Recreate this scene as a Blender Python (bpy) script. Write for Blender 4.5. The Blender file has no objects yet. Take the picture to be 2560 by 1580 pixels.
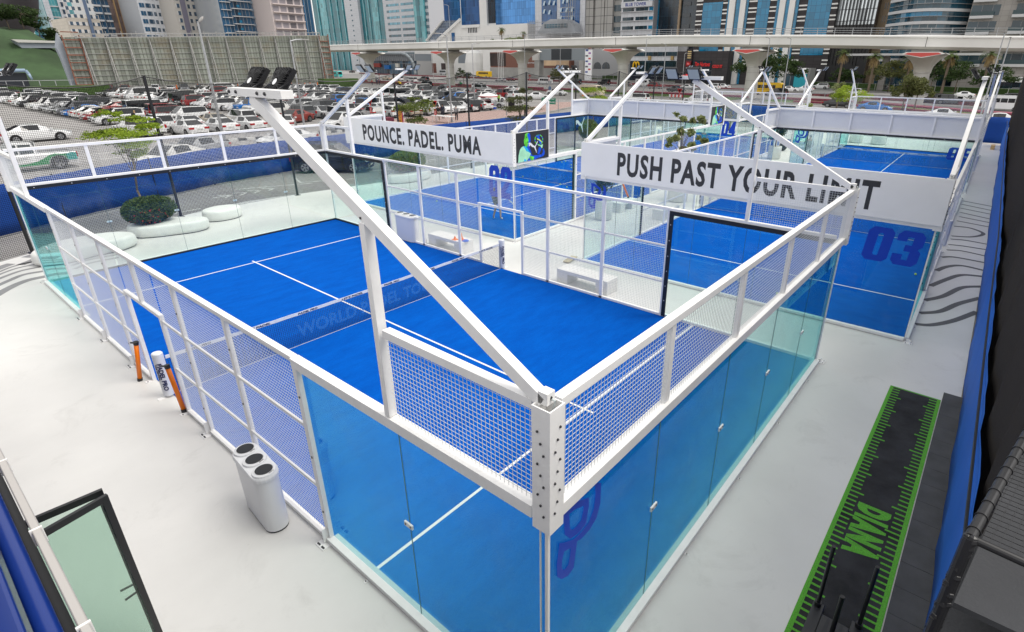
import bpy, math, random
from mathutils import Vector, Matrix
random.seed(11)
RD = math.radians
sc = bpy.context.scene
COL = sc.collection

# ------------------------------------------------------------------ camera
CAMP = Vector((-2.7082, -2.1996, 6.3711)); YAW = 0.670017; PIT = -0.403398; ROL = 0.005704
FPX = 1373.64; CX = 1384.01; CY = 746.18          # in pixels of the 2560 x 1580 photograph
_fw = Vector((math.cos(PIT)*math.cos(YAW), math.cos(PIT)*math.sin(YAW), math.sin(PIT)))
_rt = _fw.cross(Vector((0, 0, 1))).normalized(); _up = _rt.cross(_fw)
_r2 = math.cos(ROL)*_rt + math.sin(ROL)*_up; _u2 = -math.sin(ROL)*_rt + math.cos(ROL)*_up
cd = bpy.data.cameras.new('camera'); cam = bpy.data.objects.new('camera', cd); COL.objects.link(cam)
cam.matrix_world = Matrix(((_r2.x, _u2.x, -_fw.x, CAMP.x), (_r2.y, _u2.y, -_fw.y, CAMP.y), (_r2.z, _u2.z, -_fw.z, CAMP.z), (0, 0, 0, 1)))
cd.sensor_width = 36; cd.sensor_fit = 'HORIZONTAL'; cd.lens = 36*FPX/2560
cd.shift_x = -(CX-1280)/2560; cd.shift_y = -(790-CY)/2560
cd.clip_start = 0.05; cd.clip_end = 6000
sc.camera = cam

def ray(u, v):
    return _fw + _r2*((u-CX)/FPX) - _u2*((v-CY)/FPX)
def un(u, v, z=0.0):                                # survey helper: the point at height z seen at a pixel of the photograph
    d = ray(u, v); return CAMP + d*((z-CAMP.z)/d.z)
def atx(u, v, x):
    d = ray(u, v); return CAMP + d*((x-CAMP.x)/d.x)
def aty(u, v, y):
    d = ray(u, v); return CAMP + d*((y-CAMP.y)/d.y)

# ------------------------------------------------------------------ sky, sun, exposure
SUN_EL, SUN_AZ = 58.0, -62.0
w = bpy.data.worlds.new("World"); sc.world = w; w.use_nodes = True
nt = w.node_tree; nt.nodes.clear()
wo = nt.nodes.new('ShaderNodeOutputWorld'); bg = nt.nodes.new('ShaderNodeBackground')
sky = nt.nodes.new('ShaderNodeTexSky'); sky.sky_type = 'NISHITA'; sky.sun_disc = False
sky.sun_elevation = RD(SUN_EL); sky.sun_rotation = RD(90-SUN_AZ); sky.air_density = 1.0; sky.dust_density = 3.0; sky.ozone_density = 1.0
veil = nt.nodes.new('ShaderNodeMix'); veil.data_type = 'RGBA'; veil.inputs[0].default_value = 0.85
veil.inputs[7].default_value = (10.4, 10.2, 9.9, 1)     # thin bright overcast
nt.links.new(sky.outputs[0], veil.inputs[6]); nt.links.new(veil.outputs[2], bg.inputs[0]); bg.inputs[1].default_value = 0.1
nt.links.new(bg.outputs[0], wo.inputs[0])
sl = bpy.data.lights.new('sun', 'SUN'); sl.energy = 2.0; sl.angle = RD(30); sl.color = (1, 0.955, 0.89)
so = bpy.data.objects.new('sun', sl); COL.objects.link(so)
sdir = Vector((math.cos(RD(SUN_EL))*math.cos(RD(SUN_AZ)), math.cos(RD(SUN_EL))*math.sin(RD(SUN_AZ)), math.sin(RD(SUN_EL))))
so.rotation_euler = sdir.to_track_quat('Z', 'Y').to_euler()
sc.view_settings.view_transform = 'Standard'; sc.view_settings.look = 'None'
sc.view_settings.exposure = 0.34; sc.view_settings.gamma = 1
sc.cycles.max_bounces = 8; sc.cycles.transparent_max_bounces = 28; sc.cycles.diffuse_bounces = 3; sc.cycles.glossy_bounces = 3

# ------------------------------------------------------------------ materials
def srgb(r, g, b):
    f = lambda c: (c/255/12.92) if c/255 <= 0.04045 else ((c/255+0.055)/1.055)**2.4
    return (f(r), f(g), f(b), 1)
MC = {}
def mat(name, col, rough=0.6, metal=0.0, noise=0.0, nscale=20, bump=0.0, spec=0.5, detail=4, col2=None, bscale=None, coat=0.0):
    if name in MC: return MC[name]
    m = bpy.data.materials.new(name); m.use_nodes = True; MC[name] = m
    t = m.node_tree; b = t.nodes['Principled BSDF']
    if len(col) == 3: col = (*col, 1)
    b.inputs['Base Color'].default_value = col; b.inputs['Roughness'].default_value = rough
    b.inputs['Metallic'].default_value = metal; b.inputs['Specular IOR Level'].default_value = spec
    if coat: b.inputs['Coat Weight'].default_value = coat; b.inputs['Coat Roughness'].default_value = 0.05
    if noise or bump:
        tc = t.nodes.new('ShaderNodeTexCoord'); n = t.nodes.new('ShaderNodeTexNoise'); n.inputs['Scale'].default_value = nscale
        n.inputs['Detail'].default_value = detail; n.inputs['Roughness'].default_value = 0.6
        t.links.new(tc.outputs['Object'], n.inputs['Vector'])
        if noise:
            mx = t.nodes.new('ShaderNodeMix'); mx.data_type = 'RGBA'
            c2 = col2 if col2 else tuple(min(1, c*(1+noise)) for c in col[:3])
            if len(c2) == 3: c2 = (*c2, 1)
            mx.inputs[6].default_value = tuple(c*(1-noise) for c in col[:3])+(1,) if not col2 else col
            mx.inputs[7].default_value = c2
            r = t.nodes.new('ShaderNodeMapRange'); r.inputs[1].default_value = 0.35; r.inputs[2].default_value = 0.65
            t.links.new(n.outputs['Fac'], r.inputs[0]); t.links.new(r.outputs[0], mx.inputs[0]); t.links.new(mx.outputs[2], b.inputs['Base Color'])
        if bump:
            n2 = n
            if bscale:
                n2 = t.nodes.new('ShaderNodeTexNoise'); n2.inputs['Scale'].default_value = bscale; n2.inputs['Detail'].default_value = 3
                t.links.new(tc.outputs['Object'], n2.inputs['Vector'])
            bm_ = t.nodes.new('ShaderNodeBump'); bm_.inputs['Strength'].default_value = bump; bm_.inputs['Distance'].default_value = 0.01
            t.links.new(n2.outputs['Fac'], bm_.inputs['Height']); t.links.new(bm_.outputs[0], b.inputs['Normal'])
    return m

def glassmat(name, tint, ior=1.45, rough=0.0, gloss=(1,1,1), dust=0.0):
    if name in MC: return MC[name]
    m = bpy.data.materials.new(name); m.use_nodes = True; MC[name] = m
    t = m.node_tree; t.nodes.clear()
    o = t.nodes.new('ShaderNodeOutputMaterial'); tr = t.nodes.new('ShaderNodeBsdfTransparent'); gl = t.nodes.new('ShaderNodeBsdfGlossy')
    fr = t.nodes.new('ShaderNodeFresnel'); mx = t.nodes.new('ShaderNodeMixShader')
    tr.inputs[0].default_value = (*tint, 1); gl.inputs['Color'].default_value = (*gloss, 1); gl.inputs['Roughness'].default_value = rough
    ge = t.nodes.new('ShaderNodeNewGeometry'); mr = t.nodes.new('ShaderNodeMapRange'); mr.inputs[3].default_value = ior; mr.inputs[4].default_value = 1/ior
    t.links.new(ge.outputs['Backfacing'], mr.inputs[0]); t.links.new(mr.outputs[0], fr.inputs['IOR'])
    t.links.new(fr.outputs[0], mx.inputs[0]); t.links.new(tr.outputs[0], mx.inputs[1]); t.links.new(gl.outputs[0], mx.inputs[2]); t.links.new(mx.outputs[0], o.inputs[0])
    if dust:                                        # faint dried smears on the panes
        tc = t.nodes.new('ShaderNodeTexCoord'); n = t.nodes.new('ShaderNodeTexNoise'); n.inputs['Scale'].default_value = 1.1; n.inputs['Detail'].default_value = 8; n.inputs['Roughness'].default_value = .65
        oi = t.nodes.new('ShaderNodeObjectInfo'); ad = t.nodes.new('ShaderNodeVectorMath'); t.links.new(tc.outputs['Object'], ad.inputs[0]); t.links.new(oi.outputs['Location'], ad.inputs[1]); t.links.new(ad.outputs[0], n.inputs['Vector'])
        r = t.nodes.new('ShaderNodeMapRange'); r.inputs[1].default_value = .5; r.inputs[2].default_value = .75; r.inputs[4].default_value = dust; t.links.new(n.outputs['Fac'], r.inputs[0])
        df = t.nodes.new('ShaderNodeBsdfDiffuse'); df.inputs[0].default_value = (.55,.60,.64,1); m2 = t.nodes.new('ShaderNodeMixShader')
        t.links.new(r.outputs[0], m2.inputs[0]); t.links.new(mx.outputs[0], m2.inputs[1]); t.links.new(df.outputs[0], m2.inputs[2]); t.links.new(m2.outputs[0], o.inputs[0])
    return m

def gridmat(name, c1, c2, gx, gz, mort=0.06, rough=0.15, metal=0.0, axis='Y', spec=0.8, vary=0.25):
    """curtain wall: panes of slightly different tone between thin mullions"""
    if name in MC: return MC[name]
    m = bpy.data.materials.new(name); m.use_nodes = True; MC[name] = m
    t = m.node_tree; b = t.nodes['Principled BSDF']; b.inputs['Roughness'].default_value = rough; b.inputs['Metallic'].default_value = metal
    b.inputs['Specular IOR Level'].default_value = spec
    tc = t.nodes.new('ShaderNodeTexCoord'); sx = t.nodes.new('ShaderNodeSeparateXYZ'); t.links.new(tc.outputs['Object'], sx.inputs[0])
    def mth(op, a, bb=None, v=None):
        n = t.nodes.new('ShaderNodeMath'); n.operation = op; t.links.new(a, n.inputs[0])
        if bb is not None: t.links.new(bb, n.inputs[1])
        elif v is not None: n.inputs[1].default_value = v
        return n.outputs[0]
    if axis == 'XY': h = mth('ADD', sx.outputs['X'], sx.outputs['Y'])
    else: h = sx.outputs[axis]
    a = mth('DIVIDE', h, v=gx); c = mth('DIVIDE', sx.outputs['Z'], v=gz)
    fa = mth('FRACT', a); fc = mth('FRACT', c)
    la = mth('LESS_THAN', fa, v=mort); lc = mth('LESS_THAN', fc, v=mort*gx/gz)
    line = mth('MAXIMUM', la, lc)
    cb = t.nodes.new('ShaderNodeCombineXYZ'); t.links.new(mth('FLOOR', a), cb.inputs[0]); t.links.new(mth('FLOOR', c), cb.inputs[1])
    wn = t.nodes.new('ShaderNodeTexWhiteNoise'); t.links.new(cb.outputs[0], wn.inputs[0])
    mx = t.nodes.new('ShaderNodeMix'); mx.data_type = 'RGBA'; mx.inputs[6].default_value = tuple(x*(1-vary) for x in c1[:3])+(1,)
    mx.inputs[7].default_value = tuple(min(1, x*(1+vary)) for x in c1[:3])+(1,); t.links.new(wn.outputs['Value'], mx.inputs[0])
    m2 = t.nodes.new('ShaderNodeMix'); m2.data_type = 'RGBA'; t.links.new(line, m2.inputs[0]); t.links.new(mx.outputs[2], m2.inputs[6]); m2.inputs[7].default_value = (*c2[:3], 1)
    t.links.new(m2.outputs[2], b.inputs['Base Color'])
    return m

M_white = mat('white_powder_coat', (0.86, 0.855, 0.845), 0.38, noise=0.03, nscale=6, bump=0.02)
M_whitew = mat('white_wire', (0.66, 0.68, 0.68), 0.45)
M_bolt = mat('dark_bolt', (0.03, 0.03, 0.035), 0.35)
M_black = mat('black_rubber', (0.012, 0.014, 0.018), 0.5)
M_blackm = mat('black_metal', (0.012, 0.012, 0.014), 0.4)
M_glass = glassmat('court_glass', (0.945, 0.985, 0.972), 1.40, gloss=(.22,.80,.84), dust=.05)
M_gedge = mat('glass_edge', (0.05, 0.12, 0.13), 0.3)
M_clip = mat('clear_clip', (0.75, 0.76, 0.77), 0.3)
M_deck = mat('white_deck_paint', (0.68, 0.675, 0.655), 0.40, noise=0.045, nscale=0.45, bump=0.03, bscale=60, detail=6)
M_greyd = mat('dark_floor_paint', (0.085, 0.087, 0.092), 0.5, noise=0.06, nscale=3)
M_greyp = mat('grey_floor_paint', (0.24, 0.24, 0.245), 0.5, noise=0.06, nscale=3)
M_line = mat('white_turf_line', (0.74, 0.75, 0.76), 0.8, noise=0.06, nscale=120)
M_num = mat('blue_vinyl', srgb(0, 62, 190), 0.45)
M_lett = mat('charcoal_vinyl', (0.035, 0.036, 0.042), 0.5)
M_ban = mat('white_banner', (0.86, 0.865, 0.88), 0.55, noise=0.02, nscale=1.2, bump=0.15)
M_navy = mat('navy_print', srgb(22, 32, 84), 0.5)
M_net = mat('net_cord', (0.01, 0.018, 0.04), 0.8)
M_tape = mat('net_tape', (0.72, 0.74, 0.78), 0.7, noise=0.06, nscale=9, bump=0.3)
M_pad = mat('white_vinyl_pad', (0.70, 0.72, 0.76), 0.45, bump=0.2, nscale=14)
M_orange = mat('orange_plastic', srgb(246, 126, 8), 0.35)
M_ball = mat('tennis_felt', srgb(196, 222, 74), 0.9)
M_fib = mat('moulded_white', (0.74, 0.74, 0.715), 0.5, noise=0.04, nscale=2.5)
M_bin = mat('bin_white', (0.76, 0.77, 0.785), 0.35)
M_bark = mat('bark', (0.16, 0.125, 0.09), 0.9, noise=0.3, nscale=12, bump=0.5)
M_conc = mat('pale_concrete', (0.52, 0.51, 0.485), 0.8, noise=0.07, nscale=0.35, detail=6)
M_concd = mat('grey_concrete', (0.34, 0.335, 0.32), 0.85, noise=0.1, nscale=0.4)
M_steel = mat('galvanised_steel', (0.36, 0.37, 0.385), 0.5, metal=0.2, noise=0.1, nscale=3)
M_asph = mat('asphalt', (0.31, 0.30, 0.292), 0.9, noise=0.12, nscale=0.18, bump=0.2, bscale=50, detail=8)
M_road = mat('road_asphalt', (0.21, 0.205, 0.20), 0.9, noise=0.08, nscale=0.12, detail=8)
M_mark = mat('road_paint', (0.62, 0.62, 0.60), 0.8, noise=0.12, nscale=4)
M_grass = mat('mown_grass', (0.07, 0.125, 0.022), 0.95, noise=0.3, nscale=1.1, detail=8)
M_flow = mat('magenta_flowers', (0.22, 0.045, 0.075), 0.95, noise=0.45, nscale=2.5, detail=8)
M_hedge = mat('hedge_leaf', (0.045, 0.085, 0.02), 0.95, noise=0.4, nscale=3, bump=0.6, detail=8)
M_paver = mat('pink_pavers', (0.42, 0.30, 0.27), 0.9, noise=0.1, nscale=1.5)

def scuff(m, sc, lo, hi, col, amt):
    """worn marks with a shape of their own laid over a material's colour"""
    t = m.node_tree; b = t.nodes['Principled BSDF']; src = b.inputs['Base Color'].links[0].from_socket
    tc = t.nodes.new('ShaderNodeTexCoord'); n = t.nodes.new('ShaderNodeTexNoise'); n.inputs['Scale'].default_value = sc; n.inputs['Detail'].default_value = 10; n.inputs['Roughness'].default_value = .72; n.inputs['Distortion'].default_value = .8
    r = t.nodes.new('ShaderNodeMapRange'); r.inputs[1].default_value = lo; r.inputs[2].default_value = hi; r.inputs[4].default_value = amt; mx = t.nodes.new('ShaderNodeMix'); mx.data_type = 'RGBA'; mx.inputs[7].default_value = (*col, 1)
    t.links.new(tc.outputs['Object'], n.inputs['Vector']); t.links.new(n.outputs['Fac'], r.inputs[0]); t.links.new(r.outputs[0], mx.inputs[0]); t.links.new(src, mx.inputs[6]); t.links.new(mx.outputs[2], b.inputs['Base Color'])
scuff(M_deck, .9, .56, .80, (.36,.35,.33), .38); scuff(M_deck, 7.0, .66, .76, (.22,.21,.20), .35)
scuff(M_white, 1.3, .60, .82, (.50,.45,.38), .30); scuff(M_asph, .5, .55, .7, (.12,.115,.11), .5)

def turfmat():
    m = bpy.data.materials.new('blue_turf'); m.use_nodes = True; t = m.node_tree; b = t.nodes['Principled BSDF']
    b.inputs['Roughness'].default_value = 0.85; b.inputs['Specular IOR Level'].default_value = 0.04
    b.inputs['Sheen Weight'].default_value = 0.0; b.inputs['Sheen Tint'].default_value = (0.2, 0.5, 1, 1)
    tc = t.nodes.new('ShaderNodeTexCoord')
    n1 = t.nodes.new('ShaderNodeTexNoise'); n1.inputs['Scale'].default_value = 1.6; n1.inputs['Detail'].default_value = 9; n1.inputs['Roughness'].default_value = 0.68
    n2 = t.nodes.new('ShaderNodeTexNoise'); n2.inputs['Scale'].default_value = 38; n2.inputs['Detail'].default_value = 5; n2.inputs['Roughness'].default_value = 0.7
    mp = t.nodes.new('ShaderNodeMapping'); mp.inputs['Scale'].default_value = (0.7, 1.9, 1)
    t.links.new(tc.outputs['Object'], mp.inputs[0])
    for n in (n1, n2): t.links.new(mp.outputs[0], n.inputs['Vector'])
    ad = t.nodes.new('ShaderNodeMath'); ad.operation = 'MULTIPLY_ADD'; t.links.new(n1.outputs['Fac'], ad.inputs[0]); ad.inputs[1].default_value = 0.55
    a2 = t.nodes.new('ShaderNodeMath'); a2.operation = 'MULTIPLY'; t.links.new(n2.outputs['Fac'], a2.inputs[0]); a2.inputs[1].default_value = 0.45
    t.links.new(a2.outputs[0], ad.inputs[2])
    rp = t.nodes.new('ShaderNodeValToRGB'); rp.color_ramp.elements[0].position = 0.40; rp.color_ramp.elements[1].position = 0.60
    rp.color_ramp.elements[0].color = (0.0, 0.070, 0.38, 1); rp.color_ramp.elements[1].color = (0.0, 0.098, 0.48, 1)
    t.links.new(ad.outputs[0], rp.inputs[0]); t.links.new(rp.outputs[0], b.inputs['Base Color'])
    bp = t.nodes.new('ShaderNodeBump'); bp.inputs['Strength'].default_value = 0.5; bp.inputs['Distance'].default_value = 0.01
    t.links.new(n2.outputs['Fac'], bp.inputs['Height']); t.links.new(bp.outputs[0], b.inputs['Normal'])
    return m
M_turf = turfmat()

# ------------------------------------------------------------------ mesh helpers
V = Vector
class MB:
    def __init__(s): s.v = []; s.f = []; s.m = []
    def add(s, pts, faces, m=0):
        o = len(s.v); s.v += [tuple(p) for p in pts]
        for f in faces: s.f.append([i+o for i in f]); s.m.append(m)
    def face(s, pts, m=0): s.add(pts, [range(len(pts))], m)
    def box(s, x0, x1, y0, y1, z0, z1, m=0):
        s.add([(x0,y0,z0),(x1,y0,z0),(x1,y1,z0),(x0,y1,z0),(x0,y0,z1),(x1,y0,z1),(x1,y1,z1),(x0,y1,z1)],
              [(0,3,2,1),(4,5,6,7),(0,1,5,4),(1,2,6,5),(2,3,7,6),(3,0,4,7)], m)
    def bar(s, p, q, w, h=None, up=(0,0,1), m=0):
        p = V(p); q = V(q); d = (q-p).normalized(); h = h or w; up = V(up)
        if abs(d.dot(up)) > 0.98: up = V((0,1,0))
        a = d.cross(up).normalized(); b = a.cross(d)
        a = a*(w/2); b = b*(h/2)
        s.add([p-a-b, p+a-b, p+a+b, p-a+b, q-a-b, q+a-b, q+a+b, q-a+b],
              [(0,3,2,1),(4,5,6,7),(0,1,5,4),(1,2,6,5),(2,3,7,6),(3,0,4,7)], m)
    def tube(s, p, q, r0, r1=None, n=8, m=0, caps=True):
        p = V(p); q = V(q); d = (q-p).normalized(); r1 = r0 if r1 is None else r1
        up = V((0,0,1)) if abs(d.z) < 0.95 else V((1,0,0))
        a = d.cross(up).normalized(); b = a.cross(d); pts = []
        for c, r in ((p, r0), (q, r1)):
            for i in range(n):
                t = 2*math.pi*i/n; pts.append(c + a*(math.cos(t)*r) + b*(math.sin(t)*r))
        fs = [(i, (i+1) % n, n+(i+1) % n, n+i) for i in range(n)]
        if caps: fs += [tuple(range(n-1, -1, -1)), tuple(range(n, 2*n))]
        s.add(pts, fs, m)
    def path(s, pts, rs, n=6, m=0):
        if not hasattr(rs, '__len__'): rs = [rs]*len(pts)
        for i in range(len(pts)-1): s.tube(pts[i], pts[i+1], rs[i], rs[i+1], n, m, caps=(i in (0, len(pts)-2)))
    def prism(s, poly, off, m=0, side=None):
        poly = [V(p) for p in poly]; off = V(off); n = len(poly)
        s.add(poly, [tuple(range(n))], m); s.add([p+off for p in poly], [tuple(range(n-1, -1, -1))], m)
        s.add(poly+[p+off for p in poly], [(i, i+n, (i+1) % n + n, (i+1) % n) for i in range(n)], m if side is None else side)
    def lathe(s, prof, c=(0,0,0), n=16, m=0, sx=1, sy=1):
        pts = []
        for r, z in prof:
            for i in range(n):
                t = 2*math.pi*i/n; pts.append((c[0]+r*sx*math.cos(t), c[1]+r*sy*math.sin(t), c[2]+z))
        fs = []
        for k in range(len(prof)-1):
            for i in range(n): fs.append((k*n+i, k*n+(i+1) % n, (k+1)*n+(i+1) % n, (k+1)*n+i))
        fs += [tuple(range(n-1, -1, -1)), tuple(range((len(prof)-1)*n, len(prof)*n))]
        s.add(pts, fs, m)
    def ell(s, c, r, n=10, k=6, m=0):
        prof = [(max(0.001, math.sin(math.pi*j/k)), -math.cos(math.pi*j/k)) for j in range(k+1)]
        pts = []
        for a, z in prof:
            for i in range(n):
                t = 2*math.pi*i/n; pts.append((c[0]+r[0]*a*math.cos(t), c[1]+r[1]*a*math.sin(t), c[2]+r[2]*z))
        s.add(pts, [(j*n+i, j*n+(i+1) % n, (j+1)*n+(i+1) % n, (j+1)*n+i) for j in range(k) for i in range(n)], m)
    def mesh(s, name, mats):
        me = bpy.data.meshes.new(name); me.from_pydata(s.v, [], s.f)
        for mm in mats: me.materials.append(mm)
        if len(mats) > 1: me.polygons.foreach_set('material_index', s.m)
        me.update(); return me
    def build(s, name, mats, parent=None, smooth=False, bevel=0, loc=None, rotz=0, autos=False):
        if not isinstance(mats, (list, tuple)): mats = [mats]
        return put(name, s.mesh(name, mats), parent, smooth, bevel, loc, rotz)
def put(name, me, parent=None, smooth=False, bevel=0, loc=None, rotz=0):
    o = bpy.data.objects.new(name, me); COL.objects.link(o)
    if parent is not None: o.parent = parent
    if loc is not None: o.location = loc
    if rotz: o.rotation_euler = (0, 0, rotz)
    if smooth:
        me.polygons.foreach_set('use_smooth', [True]*len(me.polygons))
    if bevel:
        b = o.modifiers.new('b', 'BEVEL'); b.width = bevel; b.segments = 2; b.limit_method = 'ANGLE'
    return o
def thing(name, label, cat, loc=(0,0,0), rotz=0, group=None):
    o = bpy.data.objects.new(name, None); COL.objects.link(o); o.location = loc; o.rotation_euler = (0,0,rotz)
    o.empty_display_size = 0.1
    return tag(o, label, cat, group)
def tag(o, label, cat, group=None, kind=None):
    o['label'] = label; o['category'] = cat
    if group: o['group'] = group
    if kind: o['kind'] = kind
    return o
def struct(o, label=None):
    o['kind'] = 'structure'
    if label: o['label'] = label
    return o
def copy_tree(o, parent=None):
    c = o.copy(); COL.objects.link(c)
    if parent is not None: c.parent = parent
    for ch in list(o.children): copy_tree(ch, c)
    return c
def textmesh(txt, bold=0.0, shear=0.0, space=1.0):
    cu = bpy.data.curves.new('lettering', 'FONT'); cu.body = txt; cu.size = 1; cu.offset = bold; cu.shear = shear; cu.space_character = space
    cu.resolution_u = 3; cu.fill_mode = 'FRONT'
    o = bpy.data.objects.new('lettering', cu); COL.objects.link(o)
    bpy.context.view_layer.update()
    me = bpy.data.meshes.new_from_object(o.evaluated_get(bpy.context.evaluated_depsgraph_get()))
    bpy.data.objects.remove(o); bpy.data.curves.remove(cu)
    return me
def text(txt, O, Rv, Uv, m, parent=None, name='lettering', bold=0.0, shear=0.0, th=0.004, space=1.0):
    """lettering fitted to the parallelogram O, O+Rv, O+Uv and given thickness th"""
    me = textmesh(txt, bold, shear, space); O = V(O); Rv = V(Rv); Uv = V(Uv)
    xs = [v.co.x for v in me.vertices]; ys = [v.co.y for v in me.vertices]
    x0, x1, y0, y1 = min(xs), max(xs), min(ys), max(ys); n = Rv.cross(Uv).normalized()*th
    base = [O + Rv*((v.co.x-x0)/(x1-x0)) + Uv*((v.co.y-y0)/(y1-y0)) for v in me.vertices]
    b = MB(); N = len(base); fs = [tuple(p.vertices) for p in me.polygons]
    b.add([p+n for p in base], fs); b.add(base, [tuple(reversed(f)) for f in fs])
    from collections import Counter
    cnt = Counter()
    for f in fs:
        for i in range(len(f)): cnt[tuple(sorted((f[i], f[(i+1) % len(f)])))] += 1
    sf = []
    for f in fs:
        for i in range(len(f)):
            a, c = f[i], f[(i+1) % len(f)]
            if cnt[tuple(sorted((a, c)))] == 1: sf.append((a, a+N, c+N, c))
    b.add([p+n for p in base]+base, sf)
    bpy.data.meshes.remove(me)
    return b.build(name, m, parent)
# ================================================================== padel courts
PANELS = {}
def wire_panel(wd, ht, pitch=0.05, r=0.0020):
    k = (round(wd, 2), round(ht, 2), pitch)
    if k not in PANELS:
        b = MB(); n = max(1, round(wd/pitch)); mz = max(1, round(ht/pitch))
        for i in range(1, n):
            x = wd*i/n; b.box(x-r, x+r, -r, r, 0, ht)
        for j in range(1, mz):
            z = ht*j/mz; b.box(0, wd, -r+0.004, r+0.004, z-r, z+r)
        PANELS[k] = b.mesh('mesh_panel', [M_whitew])
    return PANELS[k]
def gpanel(wd, ht):
    k = ('g', round(wd, 3), round(ht, 3))
    if k not in PANELS:
        b = MB(); b.add([(0,-.006,0),(wd,-.006,0),(wd,.006,0),(0,.006,0),(0,-.006,ht),(wd,-.006,ht),(wd,.006,ht),(0,.006,ht)], [(0,1,5,4),(2,3,7,6)], 0)
        b.box(-0.003, 0.0, -.005, .005, 0, ht, 1); b.box(wd, wd+0.003, -.005, .005, 0, ht, 1)
        PANELS[k] = b.mesh('glass_panel', [M_glass, M_gedge])
    return PANELS[k]

def G_polys():
    def q(L): return [(aty(800+x/1.844, 760+y/1.844, 0.0).x, aty(800+x/1.844, 760+y/1.844, 0.0).z) for x, y in L]
    a = q([(1262,822),(1292,822),(1288,915),(1270,985),(1240,1035),(1205,1075),(1180,1092),(1112,1125),(1112,1100),(1165,1082),(1200,1050),(1235,1005),(1258,940),(1266,870)])
    ring = (q([(1118,950),(1160,915),(1236,890),(1236,930),(1222,1010),(1190,1052),(1150,1080),(1124,1060)]),
            q([(1146,965),(1172,945),(1212,928),(1210,950),(1200,995),(1180,1022),(1158,1040),(1148,1030)]))
    r2 = (q([(1100,1100),(1182,1088),(1174,1150),(1165,1215),(1140,1250),(1110,1266),(1090,1255),(1087,1200)]),
          q([(1122,1138),(1152,1122),(1148,1160),(1140,1200),(1130,1215),(1120,1224),(1110,1215),(1112,1180)]))
    return a, ring, r2
GP = G_polys()
def logo(mb, f):
    """f maps (x, z) to a 3D point on the glass"""
    mb.face([f(*p)+V((0,-.0015,0)) for p in GP[0]])
    for o_, i_ in GP[1:]:
        n = len(o_)
        for k in range(n): mb.face([f(*o_[k]), f(*o_[(k+1) % n]), f(*i_[(k+1) % n]), f(*i_[k])])
CAT = [(640,610),(660,595),(700,600),(730,630),(760,665),(800,690),(815,690),(840,650),(860,600),(880,555),(895,555),(890,590),(860,650),(840,690),(830,720),(840,770),(855,820),(862,875),(850,882),(835,830),(815,790),(795,740),(770,722),(740,720),(715,700),(690,670),(670,665),(668,690),(645,695),(640,670),(655,650),(635,640)]

DIG = {'0': ([(0,.12),(.18,0),(.82,0),(1,.12),(1,.88),(.82,1),(.18,1),(0,.88)], [(.40,.2),(.44,.17),(.56,.17),(.60,.2),(.60,.8),(.56,.83),(.44,.83),(.40,.8)]),
 '2': [(0,0),(1,0),(1,.19),(.46,.19),(1,.55),(1,.88),(.82,1),(.18,1),(0,.88),(0,.64),(.40,.64),(.40,.83),(.60,.83),(.60,.60),(0,.22)],
 '3': [(0,.70),(0,.88),(.16,1),(.82,1),(1,.88),(1,.60),(.86,.51),(1,.42),(1,.12),(.82,0),(.16,0),(0,.12),(0,.32),(.38,.32),(.38,.17),(.60,.17),(.60,.42),(.36,.42),(.36,.60),(.60,.60),(.60,.83),(.38,.83),(.38,.70)],
 '4': [(.52,0),(.90,0),(.90,.18),(1,.18),(1,.36),(.90,.36),(.90,1),(.48,1),(0,.36),(0,.18),(.52,.18)],
 '5': [(.18,0),(.82,0),(1,.12),(1,.50),(.82,.62),(.40,.62),(.40,.80),(.95,.80),(.95,1),(0,1),(0,.45),(.60,.45),(.60,.17),(.40,.17),(.40,.30),(0,.30),(0,.12)]}
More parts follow.
